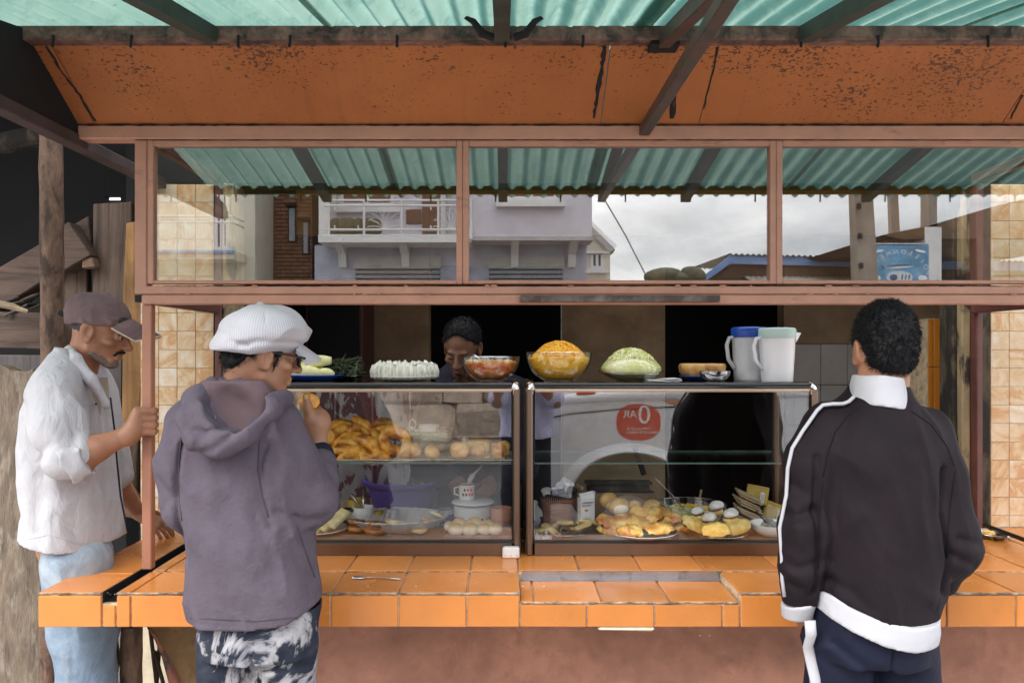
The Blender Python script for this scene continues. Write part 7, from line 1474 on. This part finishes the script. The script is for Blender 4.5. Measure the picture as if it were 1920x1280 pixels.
F.disp(lambda X, Y, Z: .007 * (vnoise(X, Y, Z, 80, 3) - .5)); hr = F.obj('hair', MT['hair'], ps_); V, N = vnormals(hr); hairs('hair_strands', MT['hair'], hr, V, N, .016, .0008, lambda p: np.array((0, -.4, -.2)), 8, 3000)
F = Field((wx(760, 3.2), 3.05, .5), (wx(1020, 3.4), 3.75, 1.60), .0062)
F.loft([row(672, 850, 920, 3.38, .07), row(690, 825, 950, 3.38, .12), row(715, 806, 972, 3.38, .14), row(780, 800, 980, 3.38, .15), row(1000, 805, 975, 3.42, .15)], .02)
for s_ in (-1, 1): F.chain([W(890 + s_ * 74, 735, 3.36), W(890 + s_ * 90, 875, 3.3), W(890 + s_ * 45, 903, 3.2)], (.072, .062, .05), .025)
F.ell(W(864, 690, 3.22), (.04, .09, .085), rotm(0, -.35, 0), .02, True); folds(F, .008, (8, 8, 6), 80); F.obj('jacket', MT['navyjk'], ps_)
F = Field((wx(790, 3.2), 3.08, 1.2), (wx(960, 3.4), 3.5, 1.58), .006); F.loft([row(688, 848, 905, 3.33, .075), row(712, 842, 915, 3.34, .09), row(745, 850, 915, 3.37, .08)], 0); folds(F, .005, (12, 12, 9), 81); F.obj('shirt', MT['shirt'], ps_)
F = Field((wx(790, 3.4), 3.25, .02), (wx(990, 3.4), 3.62, .9), .009)
for s_ in (-1, 1): F.chain([W(890 + s_ * 36, 980, 3.44), (wx(890 + s_ * 40, 3.45), 3.45, .06)], (.11, .07), .03)
F.obj('trousers', MT['darktr'], ps_)
for s_ in (-1, 1): sneaker(ps_, (wx(890 + s_ * 40, 3.45), 3.42, .012), R_(180))
# ================================================================ photographer standing behind the camera (seen only in the display glass)
pp_ = thing('person', 'photographer in lavender shirt and black trousers reflected in the case glass', 'person', (.17, -.36, 0))
H = Head((.10, -.30, 1.60), 0, 4, 0, .97); F = Field((-.25, -.62, 0), (.62, .05, 1.78), .0085)
H.add(F); F.chain([H.P(0, -.03, -.05), (.13, -.36, 1.42)], (.056, .07), .03); F.rc((.02, -.37, 1.36), (.31, -.37, 1.36), .07, .07, .05); F.chain([(.165, -.36, 1.3), (.165, -.36, .98)], (.12, .12), .05)
for s_ in (-1, 1): F.chain([(.165 + s_ * .085, -.36, .9), (.165 + s_ * .1, -.35, .5), (.165 + s_ * .11, -.37, .08)], (.075, .05, .04), .03); F.chain([(.165 + s_ * .19, -.36, 1.37), (.165 + s_ * .21, -.2, 1.2), (.03 + s_ * .06, -.11, 1.5)], (.05, .042, .028), .03); hand(F, (.03 + s_ * .06, -.11, 1.5), (-.3 * s_, .3, .75), (s_ * .9, 0, .2), .16, (.5, .5, .5, .5), .1, side=s_)
F.obj('body', MT['skin_s'], pp_); F = Field((-.25, -.62, .85), (.62, .0, 1.5), .009); F.loft([(1.46, .15, -.36, .07, .07), (1.4, .165, -.36, .2, .1), (1.25, .165, -.36, .2, .13), (1.05, .165, -.36, .19, .14), (.93, .165, -.36, .20, .14)], .02)
for s_ in (-1, 1): F.chain([(.165 + s_ * .18, -.36, 1.36), (.165 + s_ * .205, -.22, 1.22)], (.075, .068), .03)
folds(F, .012, (7, 7, 5), 90); F.obj('shirt', MT['lav'], pp_); F = Field((-.15, -.6, .02), (.5, -.1, 1.0), .009)
for s_ in (-1, 1): F.chain([(.165 + s_ * .07, -.36, .92), (.165 + s_ * .1, -.35, .5), (.165 + s_ * .11, -.37, .06)], (.115, .085, .07), .03)
F.obj('trousers', MT['darktr'], pp_); F = Field((-.1, -.5, 1.5), (.35, -.1, 1.8), .006); F.ell(H.P(0, -.025, .045), (.082, .1, .09), H.R, 0); F.obj('hair', MT['hair'], pp_); H.eyes(pp_)
for s_ in (-1, 1): sneaker(pp_, (.165 + s_ * .11, -.35, 0), 0)
t = thing('camera', 'small black camera held up by the photographer', 'camera', (.03, -.1, 1.53)); obj('camera_body', MB().cbox((.03, -.105, 1.55), (.12, .035, .07), .006), MT['blackpl'], t); obj('lens', MB().lathe([(0, 0), (.03, 0), (.03, .035), (.025, .035), (.022, .03), (0, .03)], 24, (.03, -.088, 1.55), rotm(-math.pi / 2)), MT['blackpl'], t, smooth=40)
# ================================================================ the street behind the camera (reflected in the glass)
# a reflected point at (px, py) with virtual distance Dv stands at Y = 2*plane - Dv
def V(px, py, Dv, pl=2.52): return np.array((wx(px, Dv), 2 * pl - Dv, wz(py, Dv)))
def vb(x0, x1, z0, z1, yf, th): return MB().box((min(x0, x1), yf - th, z0), (max(x0, x1), yf, z1))
# low stone wall across the road
sw = thing('stone_wall', 'low sandy stone wall across the road seen in the left case glass', 'stone wall', (-2, -6.2, -.12))
obj('core', MB().box((-7.5, -6.9, -.2), (3.2, -6.27, 1.15)), MT['stonejoint'], sw)
z = -.1; r_ = 0
while z < 1.1:
    h = (.36, .52, .44, .5)[r_ % 4]; x = -7.5 - rnd.random() * .9
    while x < 3.2:
        w = rnd.uniform(.6, 1.7); obj('stone', MB().cbox((x + w / 2, -6.25 - rnd.uniform(0, .05), z + h / 2), (w - .02, .14, h - .012), .05, rotm(rnd.uniform(-.1, .1), rnd.uniform(-.05, .05), 0), .09), MT['stonewall'], sw); x += w
    z += h; r_ += 1
struct(obj('verge', MB().box((-60, -30, -.13), (60, -6.92, .02)), MT['pave']))
# lavender house
hy, hl = -8.6, -9.3
Dv, Dl = 2 * 2.52 - hy, 2 * 2.52 - hl
X = lambda px, d=Dv: wx(px, d); Z = lambda py, d=Dv: wz(py, d)
ho = thing('house', 'lavender grey two storey house with white balcony across the street', 'house', ((X(590) + X(1110)) / 2, hy, 0))
zb = Z(449)
obj('wall', vb(X(882), X(1110), zb, 7.2, hy, 4.0), MT['lavwall'], ho); obj('wall', vb(X(596), X(881.8), zb, 7.2, hy - 1.1, 2.9), MT['lavwall'], ho)
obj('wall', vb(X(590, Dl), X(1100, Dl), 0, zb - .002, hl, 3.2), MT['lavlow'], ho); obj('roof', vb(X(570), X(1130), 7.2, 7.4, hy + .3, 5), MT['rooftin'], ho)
obj('floor_slab', vb(X(882), X(1112), zb - .02, zb + .05, hy + .03, .6), MT['concrete'], ho)
bal = obj('balcony', vb(X(598), X(884), Z(455), Z(440), hy + .05, 1.15), MT['whitepaint'], ho)
obj('corner_pier', vb(X(590), X(607), zb, 7.2, hy - .3, .8), MT['whitepaint'], ho)
def rail(x0, z0, x1, z1, r=.02, y=hy + .02): obj('railing', MB().tube([(x0, y, z0), (x1, y, z1)], r, 6), MT['whitepaint'], bal)
zt_, zt2, zl_ = Z(376), Z(386), Z(431)
for zz in (zt_, zt2, zl_): rail(X(609), zz, X(884), zz, .022)
for px in (617, 683, 753, 822, 883): rail(X(px), Z(440), X(px), zt_, .022)
for px, a in ((628, 0), (672, 0), (765, 0), (808, 0)):
    rail(X(px), zt2, X(px), Z(394), .014); rail(X(px), zl_, X(px), Z(423), .014)
for c0 in (722, 845):
    for k in range(9):
        a = math.pi * (k + .5) / 9; L = .24 + .05 * math.sin(a); p0 = np.array((X(c0), hy + .02, zl_)); e = p0 + (L * math.cos(a) * 1.15, 0, L * math.sin(a) * 1.35); mid = (p0 + e) / 2 + (-.03 * math.sin(a) * np.sign(math.cos(a)), 0, .03)
        obj('ironwork', MB().tube([p0, mid, e, e + (.03 * np.sign(math.cos(a)), 0, -.02)], .008, 5), MT['whitepaint'], bal)
for i, px in enumerate((622, 636, 652, 668, 684, 700)):
    tag(obj('sack', MB().blob((X(px), hy - .3, Z(436) + .14), (.13, .14, .17), None, 12, 8, .15, i), MT['tarp'], smooth=True), ('first', 'second', 'third', 'fourth', 'fifth', 'sixth')[i] + ' bulging sack from the left on the white balcony floor', 'sack', 'sacks on the white balcony')
def window(px0, px1, py0, z1, y, par, sill=True, d=Dv, n=2, m_='winbrown'):
    x0, x1, z0 = X(px0, d), X(px1, d), Z(py0, d); f = MB(); w = .07
    f.box((x0, y, z0), (x0 + w, y + .05, z1)); f.box((x1 - w, y, z0), (x1, y + .05, z1)); f.box((x0 + w, y + .001, z0), (x1 - w, y + .049, z0 + w))
    for k in range(1, n): xm_ = x0 + (x1 - x0) * k / n; f.box((xm_ - w / 2, y + .002, z0 + w), (xm_ + w / 2, y + .048, z1))
    o = obj('window', f, MT['whitepaint'], par); obj('pane', MB().box((x0 + .01, y - .02, z0 + .01), (x1 - .01, y + .02, z1)), MT[m_], o)
    if sill: obj('sill', MB().box((x0 - .12, y + .0, z0 - .12), (x1 + .12, y + .16, z0 - .003)), MT['whitepaint'], o)
window(944, 1046, 377, 5.6, hy + .003, ho); yb_ = hy - 1.1 + .003; Db = 2 * 2.52 - yb_
window(638, 740, 388, 5.4, yb_, ho, True, Db)
obj('door', vb(X(792, Db), X(826, Db), Z(440, Db), 5.6, yb_ + .04, .05), MT['winbrown'], ho); obj('door_frame', vb(X(826.5, Db), X(836, Db), Z(440, Db), 5.6, yb_ + .06, .06), MT['whitepaint'], ho); obj('notice_board', vb(X(762, Db), X(790, Db), Z(420, Db), Z(393, Db), yb_ + .03, .03), MT['winbrown'], ho)
for px in (629, 752, 966, 1078):
    x = X(px); m = MB().prism([(hl + .002, zb - .42), (hl + .1, zb - .42), (hl + .16, zb - .2), (hy - .05, zb - .022), (hl + .002, zb - .022)], x - .07, x + .07, 0); obj('bracket', m, MT['whitepaint'], ho)
for a, b, zl1 in ((664, 828, 0), (914, 1058, 0)):
    x0, x1 = X(a, Dl), X(b, Dl); obj('lintel_panel', vb(x0, x1, Z(504, Dl), Z(481, Dl), hl + .05, .05), MT['concrete'], ho)
    sh_ = obj('shutter', vb(x0 + .03, x1 - .03, 0.3, Z(505, Dl), hl + .012, .01), MT['pane'], ho)
    for k in range(20): zz = Z(507, Dl) - k * .085; obj('shutter_slat', MB().cbox(((x0 + x1) / 2, hl + .03, zz - .035), (x1 - x0 - .06, .03, .062), .012), MT['shutter'], sh_)
obj('gutter_end', MB().cbox((X(881), hy + .06, Z(440)), (.1, .1, .2), .01), MT['whitepaint'], ho)
# small gabled house to the right of it
d = 20.; yy = 5.04 - d; gh = thing('house', 'small cream gabled house peeping out beside the lavender house', 'house', (X(1125, d), yy, 0))
obj('wall', MB().prism([(X(1085, d), 0), (X(1144, d), 0), (X(1144, d), Z(470, d)), (X(1100, d), Z(422, d)), (X(1085, d), Z(422, d))], yy - 4, yy, 1), MT['creamwall'], gh)
obj('bargeboard', MB().tube([(X(1104, d), yy + .1, Z(423, d)), (X(1150, d), yy + .1, Z(468, d))], .12, 4), MT['whitepaint'], gh); obj('roof', MB().prism([(X(1096, d), Z(417, d)), (X(1153, d), Z(469, d)), (X(1150, d), Z(474, d)), (X(1096, d), Z(424, d))], yy - 4.2, yy + .05, 1), MT['rooftin'], gh); window(1107, 1131, 504, Z(478, d), yy + .01, gh, True, d, 2, 'pane')
obj('ledge', vb(X(1098, d), X(1142, d), Z(476, d), Z(472, d), yy + .15, .15), MT['whitepaint'], gh)
# brick house and cream house on the left
d = 15.5; yy = 5.04 - d; bh = thing('house', 'brown brick house with narrow shuttered windows left of the balcony', 'house', (X(530, d), yy, 0)); x0, x1 = X(482, d), X(584, d)
obj('wall', vb(x0, x1, 0, 7.6, yy - .06, 4), MT['brickjoint'], bh)
bk = None; bz = 3.0; bl = .23; nr = 0
mbk = MB()
while bz < 5.1:
    x = x0 - (bl / 2 if nr % 2 else 0)
    while x < x1:
        a, b = max(x, x0), min(x + bl - .015, x1)
        if b - a > .03:
            if nr < 60: mbk.cbox(((a + b) / 2, yy - .055, bz + .032), (b - a, .02, .06), .005)
        x += bl
    bz += .078; nr += 1
o = obj('brickwork', mbk, MT['brick'], bh); o['kind'] = 'stuff'
for a, b, t_, bo_ in ((540, 556, 383, 452), (567, 580, 410, 475)):
    w_o = obj('window', vb(X(a, d), X(b, d), Z(bo_, d), Z(t_, d), yy + .0, .1), MT['pane'], bh); obj('window_shutter', vb(X(a, d) + .03, X(b, d) - .03, Z(bo_, d), Z(t_ + 8, d), yy + .03, .03), MT['shutter'], w_o); obj('hood', MB().cbox((X((a + b) / 2, d), yy + .12, Z(t_, d)), (.26, .16, .07), .01, rotm(.4, 0, 0)), MT['winbrown'], w_o)
obj('drain_pipe', MB().tube([(x0 + .02, yy + .06, 0), (x0 + .02, yy + .06, 7)], .05, 8), MT['concrete'], bh)
d = 14.4; yy = 5.04 - d; ch = thing('house', 'cream house with a railed balcony at the far left of the reflection', 'house', (X(380, d), yy, 0))
obj('wall', vb(X(240, d), X(478, d), 0, 7.4, yy, 4), MT['creamwall'], ch); window(403, 432, 470, 5.4, yy + .003, ch, True, d, 2, 'pane')
b_ = obj('balcony', vb(X(250, d), X(462, d), Z(494, d), Z(478, d), yy + .7, .7), MT['creamwall'], ch); obj('balcony_edge', vb(X(249, d), X(464, d), Z(484, d), Z(479, d), yy + .76, .06), MT['bluefascia'], b_)
for zz in (Z(417, d), Z(428, d)): obj('railing', MB().tube([(X(250, d), yy + .66, zz), (X(458, d), yy + .66, zz), (X(460, d), yy + .1, zz)], .022, 6), MT['whitepaint'], b_)
for k in range(34): px = 252 + k * 6.2; obj('baluster', MB().tube([(X(px, d), yy + .66, Z(479, d)), (X(px, d), yy + .66, Z(428, d))], .011, 5), MT['whitepaint'], b_)
d = 24; yy = 5.04 - d; t = thing('house', 'white house end showing in the gap beside the brick house', 'house', (X(590, d), yy, 0)); obj('wall', vb(X(570, d), X(602, d), 0, Z(352, d), yy, 3), MT['whitepaint'], t); obj('roof', vb(X(566, d), X(606, d), Z(500, d), Z(470, d), yy + .4, .4), MT['rooftin'], t)
# long low building with the blue fascia on the right
d = 15.; yy = 5.04 - d; lb = thing('long_building', 'long low building with blue fascia and corrugated tin roof', 'building', (X(1650, d), yy, 0)); x0, x1 = X(1370, d), X(2150, d)
obj('wall', vb(x0 + .3, x1, 0, Z(525, d), yy - .6, 3), MT['creamwall'], lb); obj('fascia', MB().prism([(x0, Z(494, d)), (x1, Z(514, d)), (x1, Z(497, d)), (x0, Z(478, d))], yy - .05, yy, 1), MT['bluefascia'], lb)
obj('fascia', MB().prism([(X(1305, d), Z(528, d)), (X(1318, d), Z(530, d)), (x0 - .003, Z(494, d)), (x0 - .003, Z(478, d))], yy - .049, yy, 1), MT['bluefascia'], lb)
obj('soffit', MB().prism([(x0 - .4, Z(522, d)), (x1, Z(522, d)), (x1, Z(513, d)), (x0, Z(494.5, d))], yy - .5, yy - .06, 1), MT['brownroof'], lb)
m = MB(); m.grid(lambda u, v: (x0 - .02 + (x1 - x0) * u, yy + .06 - 3 * v, Z(477, d) - (Z(477, d) - Z(496, d)) * u + .06 * v + .02 * math.cos(2 * math.pi * (x0 + (x1 - x0) * u) / .11)), int((x1 - x0) / .0275), 2); obj('roofing', m, MT['rooftin'], lb, smooth=True)
m = MB(); m.grid(lambda u, v: (X(1395, d) + (x1 - X(1395, d)) * u, yy + .5 - .8 * v, Z(531, d) + (Z(512, d) - Z(531, d)) * v - .06 * u + .02 * math.cos(2 * math.pi * (X(1395, d) + (x1 - X(1395, d)) * u) / .11)), int((x1 - X(1395, d)) / .0275), 2); obj('lower_roofing', m, MT['rooftin'], lb, smooth=True)
d = 13; yy = 5.04 - d
tr = thing('handcart_roof', 'flat tin roof loaded with tarpaulin covered humps by the long building', 'shack', (X(1270, d), yy, 0)); obj('wall', vb(X(1215, d), X(1345, d), 0, Z(530, d), yy, 1.6), MT['winbrown'], tr); obj('roof_sheet', vb(X(1208, d), X(1352, d), Z(530, d), Z(527, d), yy + .15, 1.9), MT['rooftin'], tr)
for i, (px, rx_, rz_, lab) in enumerate(((1252, .34, .16, 'grey tarpaulin hump at the left on the shack roof'), (1278, .22, .11, 'small olive tarpaulin hump in the middle on the shack roof'), (1306, .24, .17, 'olive green tarpaulin hump at the right on the shack roof'))):
    tag(obj('tarpaulin_hump', MB().blob((X(px, d), yy - .3, Z(527, d) + rz_ * .6), (rx_, .3, rz_), None, 20, 12, .15, i), MT['tarp'], smooth=True), lab, 'tarpaulin', 'tarpaulin humps')
# poles and the half finished building
def pole(lab, px0, py0, px1, py1, d, w0, w1, m_='polegrey', cat='pole'):
    yy = 5.04 - d; t = thing('utility_pole', lab, cat, (X(px1, d), yy, 0)); a = np.array((X(px0, d), yy, Z(py0, d))); b = np.array((X(px1, d), yy, Z(py1, d))); f = (b - a) / (b[2] - a[2]); top = a + f * (7 - a[2]); bot = a + f * (-.1 - a[2])
    m = MB(); m.add([tuple(p + (sx * w, sy * w * .8, 0)) for p, w in ((top, w0), (bot, w1)) for sx, sy in ((-1, -1), (1, -1), (1, 1), (-1, 1))], [(0, 1, 2, 3), (7, 6, 5, 4), (0, 4, 5, 1), (1, 5, 6, 2), (2, 6, 7, 3), (3, 7, 4, 0)]); obj('pole_shaft', m, MT[m_], t)
    return t, a, b
t, a, b = pole('thick leaning concrete utility pole left of the fish banner', 1614, 375, 1621, 525, 9.5, .07, .15)
for k in range(3): obj('step_hole', MB().box((X(1603 + k * 2, 9.5) - .02, a[1] + .0, Z(385 + k * 55, 9.5)), (X(1603 + k * 2, 9.5) + .012, a[1] + .14, Z(395 + k * 55, 9.5))), MT['black'], t)
pole('slim concrete post behind the fish banner', 1674, 375, 1678, 470, 14, .065, .085)
fb = thing('unfinished_building', 'half finished building with brown slab roof on pale columns', 'building', (X(1760, 12), 5.04 - 12, 0)); d = 12.; yy = 5.04 - d
obj('slab_roof', MB().prism([(X(1657, d), Z(440, d)), (X(1743, d), Z(423, d)), (X(1860, d), Z(388, d)), (X(2100, d), Z(330, d)), (X(2100, d), Z(446, d)), (X(1690, d), Z(448, d)), (X(1668, d), Z(444, d))], yy - 3, yy, 1), MT['brownroof'], fb)
obj('column', vb(X(1733, d), X(1764, d), 0, Z(426, d), yy + .02, .3), MT['whitepaint'], fb); obj('upper_column', vb(X(1742, d), X(1757, d), Z(424, d), 7, yy + .0, .25), MT['polegrey'], fb); obj('column', vb(X(1671, d), X(1688, d), 0, Z(446, d), yy - .1, .25), MT['brownroof'], fb); obj('column', vb(X(1832, d), X(1862, d), 0, Z(446, d), yy + .01, .3), MT['winbrown'], fb)
# fish shop banner
d = 10.; yy = 5.04 - d; bn = thing('shop_banner', 'blue fish shop banner with a mackerel and curved white lettering', 'banner', (X(1686, d), yy, Z(527, d))); x0, x1, z0, z1 = X(1632, d), X(1741, d), Z(530, d), Z(460, d)
obj('sheet', MB().box((x0, yy - .012, z0), (x1, yy, z1)), MT['signblue'], bn)
fr_ = MB(); fr_.tube([(x0, yy - .02, z0 - 2.5), (x0, yy - .02, z1 + .02)], .015, 6).tube([(x1, yy - .02, z0 - 2.5), (x1, yy - .02, z1 + .02)], .015, 6).tube([(x0, yy - .02, z1 + .02), (x1, yy - .02, z1 + .02)], .012, 6); obj('pole_frame', fr_, MT['steel'], bn)
cx_, cz_ = (x0 + x1) / 2, Z(515, d); n = len('POISSONNERIE')
for k, ch_ in enumerate('POISSONNERIE'):
    a = math.pi * (1.03 - 1.06 * (k + .5) / n); rx_, rz_ = .335, .27; q = text(ch_, .085, 'white', bn, (cx_ - rx_ * math.cos(a), yy + .002, cz_ + rz_ * math.sin(a)), 90, 180); q.rotation_euler = (Matrix.Rotation(math.pi, 3, 'Z') @ Matrix.Rotation(R_(90), 3, 'X') @ Matrix.Rotation((a - math.pi / 2) * .8, 3, 'Z')).to_euler()
zf_ = Z(500, d)
def flat(pts, m_, nm, o=.003): obj(nm, MB().prism(pts, yy, yy + o, 1), MT[m_], bn)
fx = np.linspace(-1, 1, 15)
flat([(cx_ + .2 * a, zf_ + .026 * (1 - a * a) + .01 * a) for a in fx] + [(cx_ + .2 * a, zf_ - .024 * (1 - a * a) + .01 * a) for a in fx[::-1]], 'fishpale', 'fish_body'); flat([(cx_ + .2 * a, zf_ + .027 * (1 - a * a) + .01 * a) for a in fx] + [(cx_ + .2 * a, zf_ + .006 * (1 - a * a) + .01 * a) for a in fx[::-1]], 'fishblue', 'fish_back', .005); flat([(cx_ - .19, zf_ - .01), (cx_ - .24, zf_ + .03), (cx_ - .225, zf_ - .01), (cx_ - .24, zf_ - .045)], 'fishblue', 'fish_tail')
obj('fish_plate', MB().lathe([(0, 0), (1, 0), (1, .004), (0, .004)], 30, (cx_, yy, Z(520, d)), rotm(-math.pi / 2, 0, 0), .17, .085), MT['fishpale'], bn)
for k in range(3): flat([(cx_ + .02 + .045 * k, Z(524, d)), (cx_ + .035 + .045 * k, Z(524, d)), (cx_ + .045 + .045 * k, Z(515, d)), (cx_ + .03 + .045 * k, Z(515, d))], 'fishblue', 'fish_slice', .007)
obj('fish_steak', MB().blob((cx_ - .08, yy + .006, Z(520, d)), (.05, .004, .04), None, 14, 8), MT['fishblue'], bn)
for s_ in (-1, 1): obj('shell_print', MB().blob((cx_ + s_ * .3, yy + .002, Z(521, d)), (.06, .004, .035), None, 12, 8, .2, 3), MT['white'], bn); obj('shell_print', MB().blob((cx_ + s_ * .27, yy + .002, Z(471, d)), (.07, .003, .018), rotm(0, .2 * s_, 0), 12, 8, .2, 4), MT['white'], bn)
w_ = obj('overhead_wire', MB().tube([V(1125, 360, 14), V(1172, 440, 14.5), V(1216, 526, 15)], .016, 5), MT['concrete']); tag(w_, 'thin overhead wire slanting across the sky right of the lavender house', 'wire')
# white car parked behind the photographer
cy = -.66; pl = 2.70; d = 2 * pl - cy
car = thing('parked_car', 'white car with a round red zero ariary advert on its wing', 'car', (2.0, cy - .85, -.12))
XX = lambda px: wx(px, d); ZZ = lambda py: wz(py, d); ax_, az_ = XX(1180), ZZ(930); ar = (XX(1306) - XX(1052)) / 2; ahz = ZZ(835) - az_
wb = 2.55; nA = 15
def arch(cx, r, n=nA): return [(cx - r * math.cos(t), az_ + ahz * r / ar * math.sin(t)) for t in np.linspace(0, math.pi, n)]
zs_ = az_ - .0; top = [(.17, ZZ(808)), (.185, ZZ(775)), (.30, ZZ(752)), (.6, ZZ(742)), (1.0, ZZ(736)), (1.42, ZZ(730)), (4.35, ZZ(726)), (4.42, ZZ(770)), (4.42, az_)]
front = arch(ax_, ar * .86); rear = arch(ax_ + wb, ar * .86)
poly = [(.17, az_)] + [p for p in front] + [(front[-1][0] + .001, az_ - .08), (rear[0][0] - .001, az_ - .08)] + rear + [(4.42, az_ - .0)][:0] + top[::-1]
def cap_poly(poly, y0, y1, nm, m_, par):
    bm = __import__('bmesh').new(); vs0 = [bm.verts.new((a, y0, b)) for a, b in poly]; vs1 = [bm.verts.new((a, y1, b)) for a, b in poly]; f0 = bm.faces.new(vs0); f1 = bm.faces.new(vs1[::-1]); n = len(poly)
    for i in range(n): bm.faces.new((vs0[i], vs1[i], vs1[(i + 1) % n], vs0[(i + 1) % n]))
    import bmesh; bmesh.ops.recalc_face_normals(bm, faces=bm.faces); bmesh.ops.triangulate(bm, faces=[f0, f1]); me = bpy.data.meshes.new(nm); bm.to_mesh(me); bm.free(); base = np.array(ORI[par.name])
    for v in me.vertices: v.co = Vector(np.array(v.co) - base)
    me.materials.append(MT[m_]); o = link(bpy.data.objects.new(nm, me)); o.parent = par; ORI[o.name] = tuple(base); bv = o.modifiers.new('b', 'BEVEL'); bv.width = .025; bv.segments = 3; bv.limit_method = 'ANGLE'; bv.angle_limit = R_(50); return o
body_ = cap_poly(poly, cy - 1.7, cy, 'body', 'carwhite', car)
cab = [(1.42, ZZ(730) - .03), (2.05, 1.70), (2.4, 1.76), (4.0, 1.74), (4.3, ZZ(728) - .03)]
cap_poly(cab, cy - 1.58, cy - .12, 'cabin', 'carwhite', car)
ins = [(1.62, ZZ(726) + .02), (2.12, 1.64), (2.9, 1.68), (2.9, ZZ(726) + .02)]; ob = obj('side_window', MB().prism(ins, cy - .125, cy - .112, 1), MT['cardark'], car); obj('side_window', MB().prism([(2.98, ZZ(726) + .02), (2.98, 1.68), (3.95, 1.66), (4.15, ZZ(726) + .02)], cy - .125, cy - .112, 1), MT['cardark'], car)
m = MB(); m.add([(1.45, cy - .2, ZZ(727)), (1.45, cy - 1.5, ZZ(727)), (2.03, cy - 1.46, 1.66), (2.03, cy - .24, 1.66)], [(0, 1, 2, 3)]); o = obj('windscreen', m, MT['cardark'], car); s_ = o.modifiers.new('t', 'SOLIDIFY'); s_.thickness = .02
for nm, cx in (('front', ax_), ('rear', ax_ + wb)):
    fl = MB(); A1 = arch(cx, ar * .86, 25); A2 = arch(cx, ar * .9, 25); A3 = arch(cx, ar * .97, 25); A4 = arch(cx, ar * 1.06, 25); k = len(A1); v = [(a, cy - .06, b) for a, b in A1] + [(a, cy + .05, b) for a, b in A1] + [(a, cy + .075, b) for a, b in A2] + [(a, cy + .055, b) for a, b in A3] + [(a, cy - .01, b) for a, b in A4]
    fl.add(v, [(q * k + i, q * k + i + 1, ((q + 1) % 5) * k + i + 1, ((q + 1) % 5) * k + i) for q in range(5) for i in range(k - 1)]); obj('wheel_arch', fl, MT['carwhite'], car, smooth=40)
    for yy2 in (cy - .15, cy - 1.55):
        w = obj('wheel', MB().lathe([(.2, -.1), (.33, -.1), (.36, -.06), (.36, .06), (.33, .1), (.2, .1), (.18, .0)], 36, (cx, yy2, az_ - .2), rotm(math.pi / 2)), MT['tyre'], car, smooth=40); obj('rim', MB().lathe([(0, -.06), (.2, -.07), (.21, .0), (.2, .07), (.12, .04), (0, .06)], 30, (cx, yy2, az_ - .2), rotm(math.pi / 2)), MT['steel'], w, smooth=40)
obj('wheel_well', MB().prism(arch(ax_, ar * .855), cy - .5, cy - .26, 1), MT['carplas'], car); obj('underbody', MB().box((.3, cy - 1.5, az_ - .12), (4.3, cy - .3, az_ + .3)), MT['carplas'], car)
obj('bumper', MB().cbox((.16, cy - .85, ZZ(840)), (.16, 1.72, .34), .05), MT['carplas'], car, smooth=40); obj('headlight', MB().blob((.25, cy - .02, ZZ(790)), (.1, .06, .1), rotm(0, .4, 0), 16, 10), MT['cardark'], car, smooth=True)
for pts, r in (([(.2, ZZ(792)), (.5, ZZ(776)), (.95, ZZ(766)), (1.4, ZZ(762))], .006), ([(1.53, ZZ(735)), (1.56, ZZ(790)), (1.55, az_)], .006)): obj('panel_gap', MB().tube([(a, cy + .001, b) for a, b in pts], r, 6), MT['carplas'], car)
obj('wing_shoulder', MB().tube([(.24, cy - .04, ZZ(768)), (.5, cy - .03, ZZ(750)), (.95, cy - .03, ZZ(743)), (1.5, cy - .03, ZZ(739)), (2.4, cy - .03, ZZ(736)), (4.3, cy - .04, ZZ(736))], (.03, .045, .05, .05, .05, .04), 12), MT['carwhite'], car, smooth=True); obj('side_lamp', MB().cbox((XX(1297), cy + .004, ZZ(799)), (.07, .02, .04), .008), MT['amber'], car); obj('mirror', MB().blob((1.75, cy + .1, 1.36), (.07, .12, .09), None, 14, 8), MT['carwhite'], car, smooth=True)
# round advert, 0 AR
sx_, sz_ = (XX(1156) + XX(1239)) / 2, (ZZ(757) + ZZ(825)) / 2; rx_, rz_ = (XX(1239) - XX(1156)) / 2, (ZZ(757) - ZZ(825)) / 2
def sup(t): return sx_ + rx_ * np.sign(math.cos(t)) * abs(math.cos(t)) ** .8, sz_ + rz_ * np.sign(math.sin(t)) * abs(math.sin(t)) ** .8
obj('advert_disc', MB().prism([sup(t) for t in np.linspace(0, 2 * math.pi, 40)[:-1]], cy, cy + .004, 1), MT['redpr'], car)
for s_, px, py, sz in (('0', 1208, 794, .21), ('AR', 1181, 783, .085), ('MANKANY &', 1197, 806, .032), ('FRIENDS & FAMILY', 1203, 813, .03), ('"', 1230, 775, .05)): text(s_, sz, 'white', car, (XX(px), cy + .006, ZZ(py)), 90, 180)
for px, py, w, a in ((1262, 752, .09, .3), (1040, 756, .1, -.2), (1100, 737, .08, .0)): obj('red_print', MB().blob((XX(px), cy + .002 if px > 1100 else cy + .001, ZZ(py)), (w, .003, .025), rotm(0, a, 0), 14, 8, .2, 2), MT['peach' if px > 1200 else 'redpr'], car)
hp_ = MB(); base_ = np.array((XX(1278), cy + .003, ZZ(757)))
hp_.tube([(XX(1312), cy + .003, ZZ(778)), (XX(1295), cy + .003, ZZ(763)), tuple(base_)], (.05, .04, .045), 8, flat=.1)
for k in range(4): hp_.tube([tuple(base_), (XX(1262 + 3 * k), cy + .003, ZZ(757 + 2.6 * k))], (.016, .009), 6, flat=.2)
obj('printed_hand', hp_, MT['peach'], car)
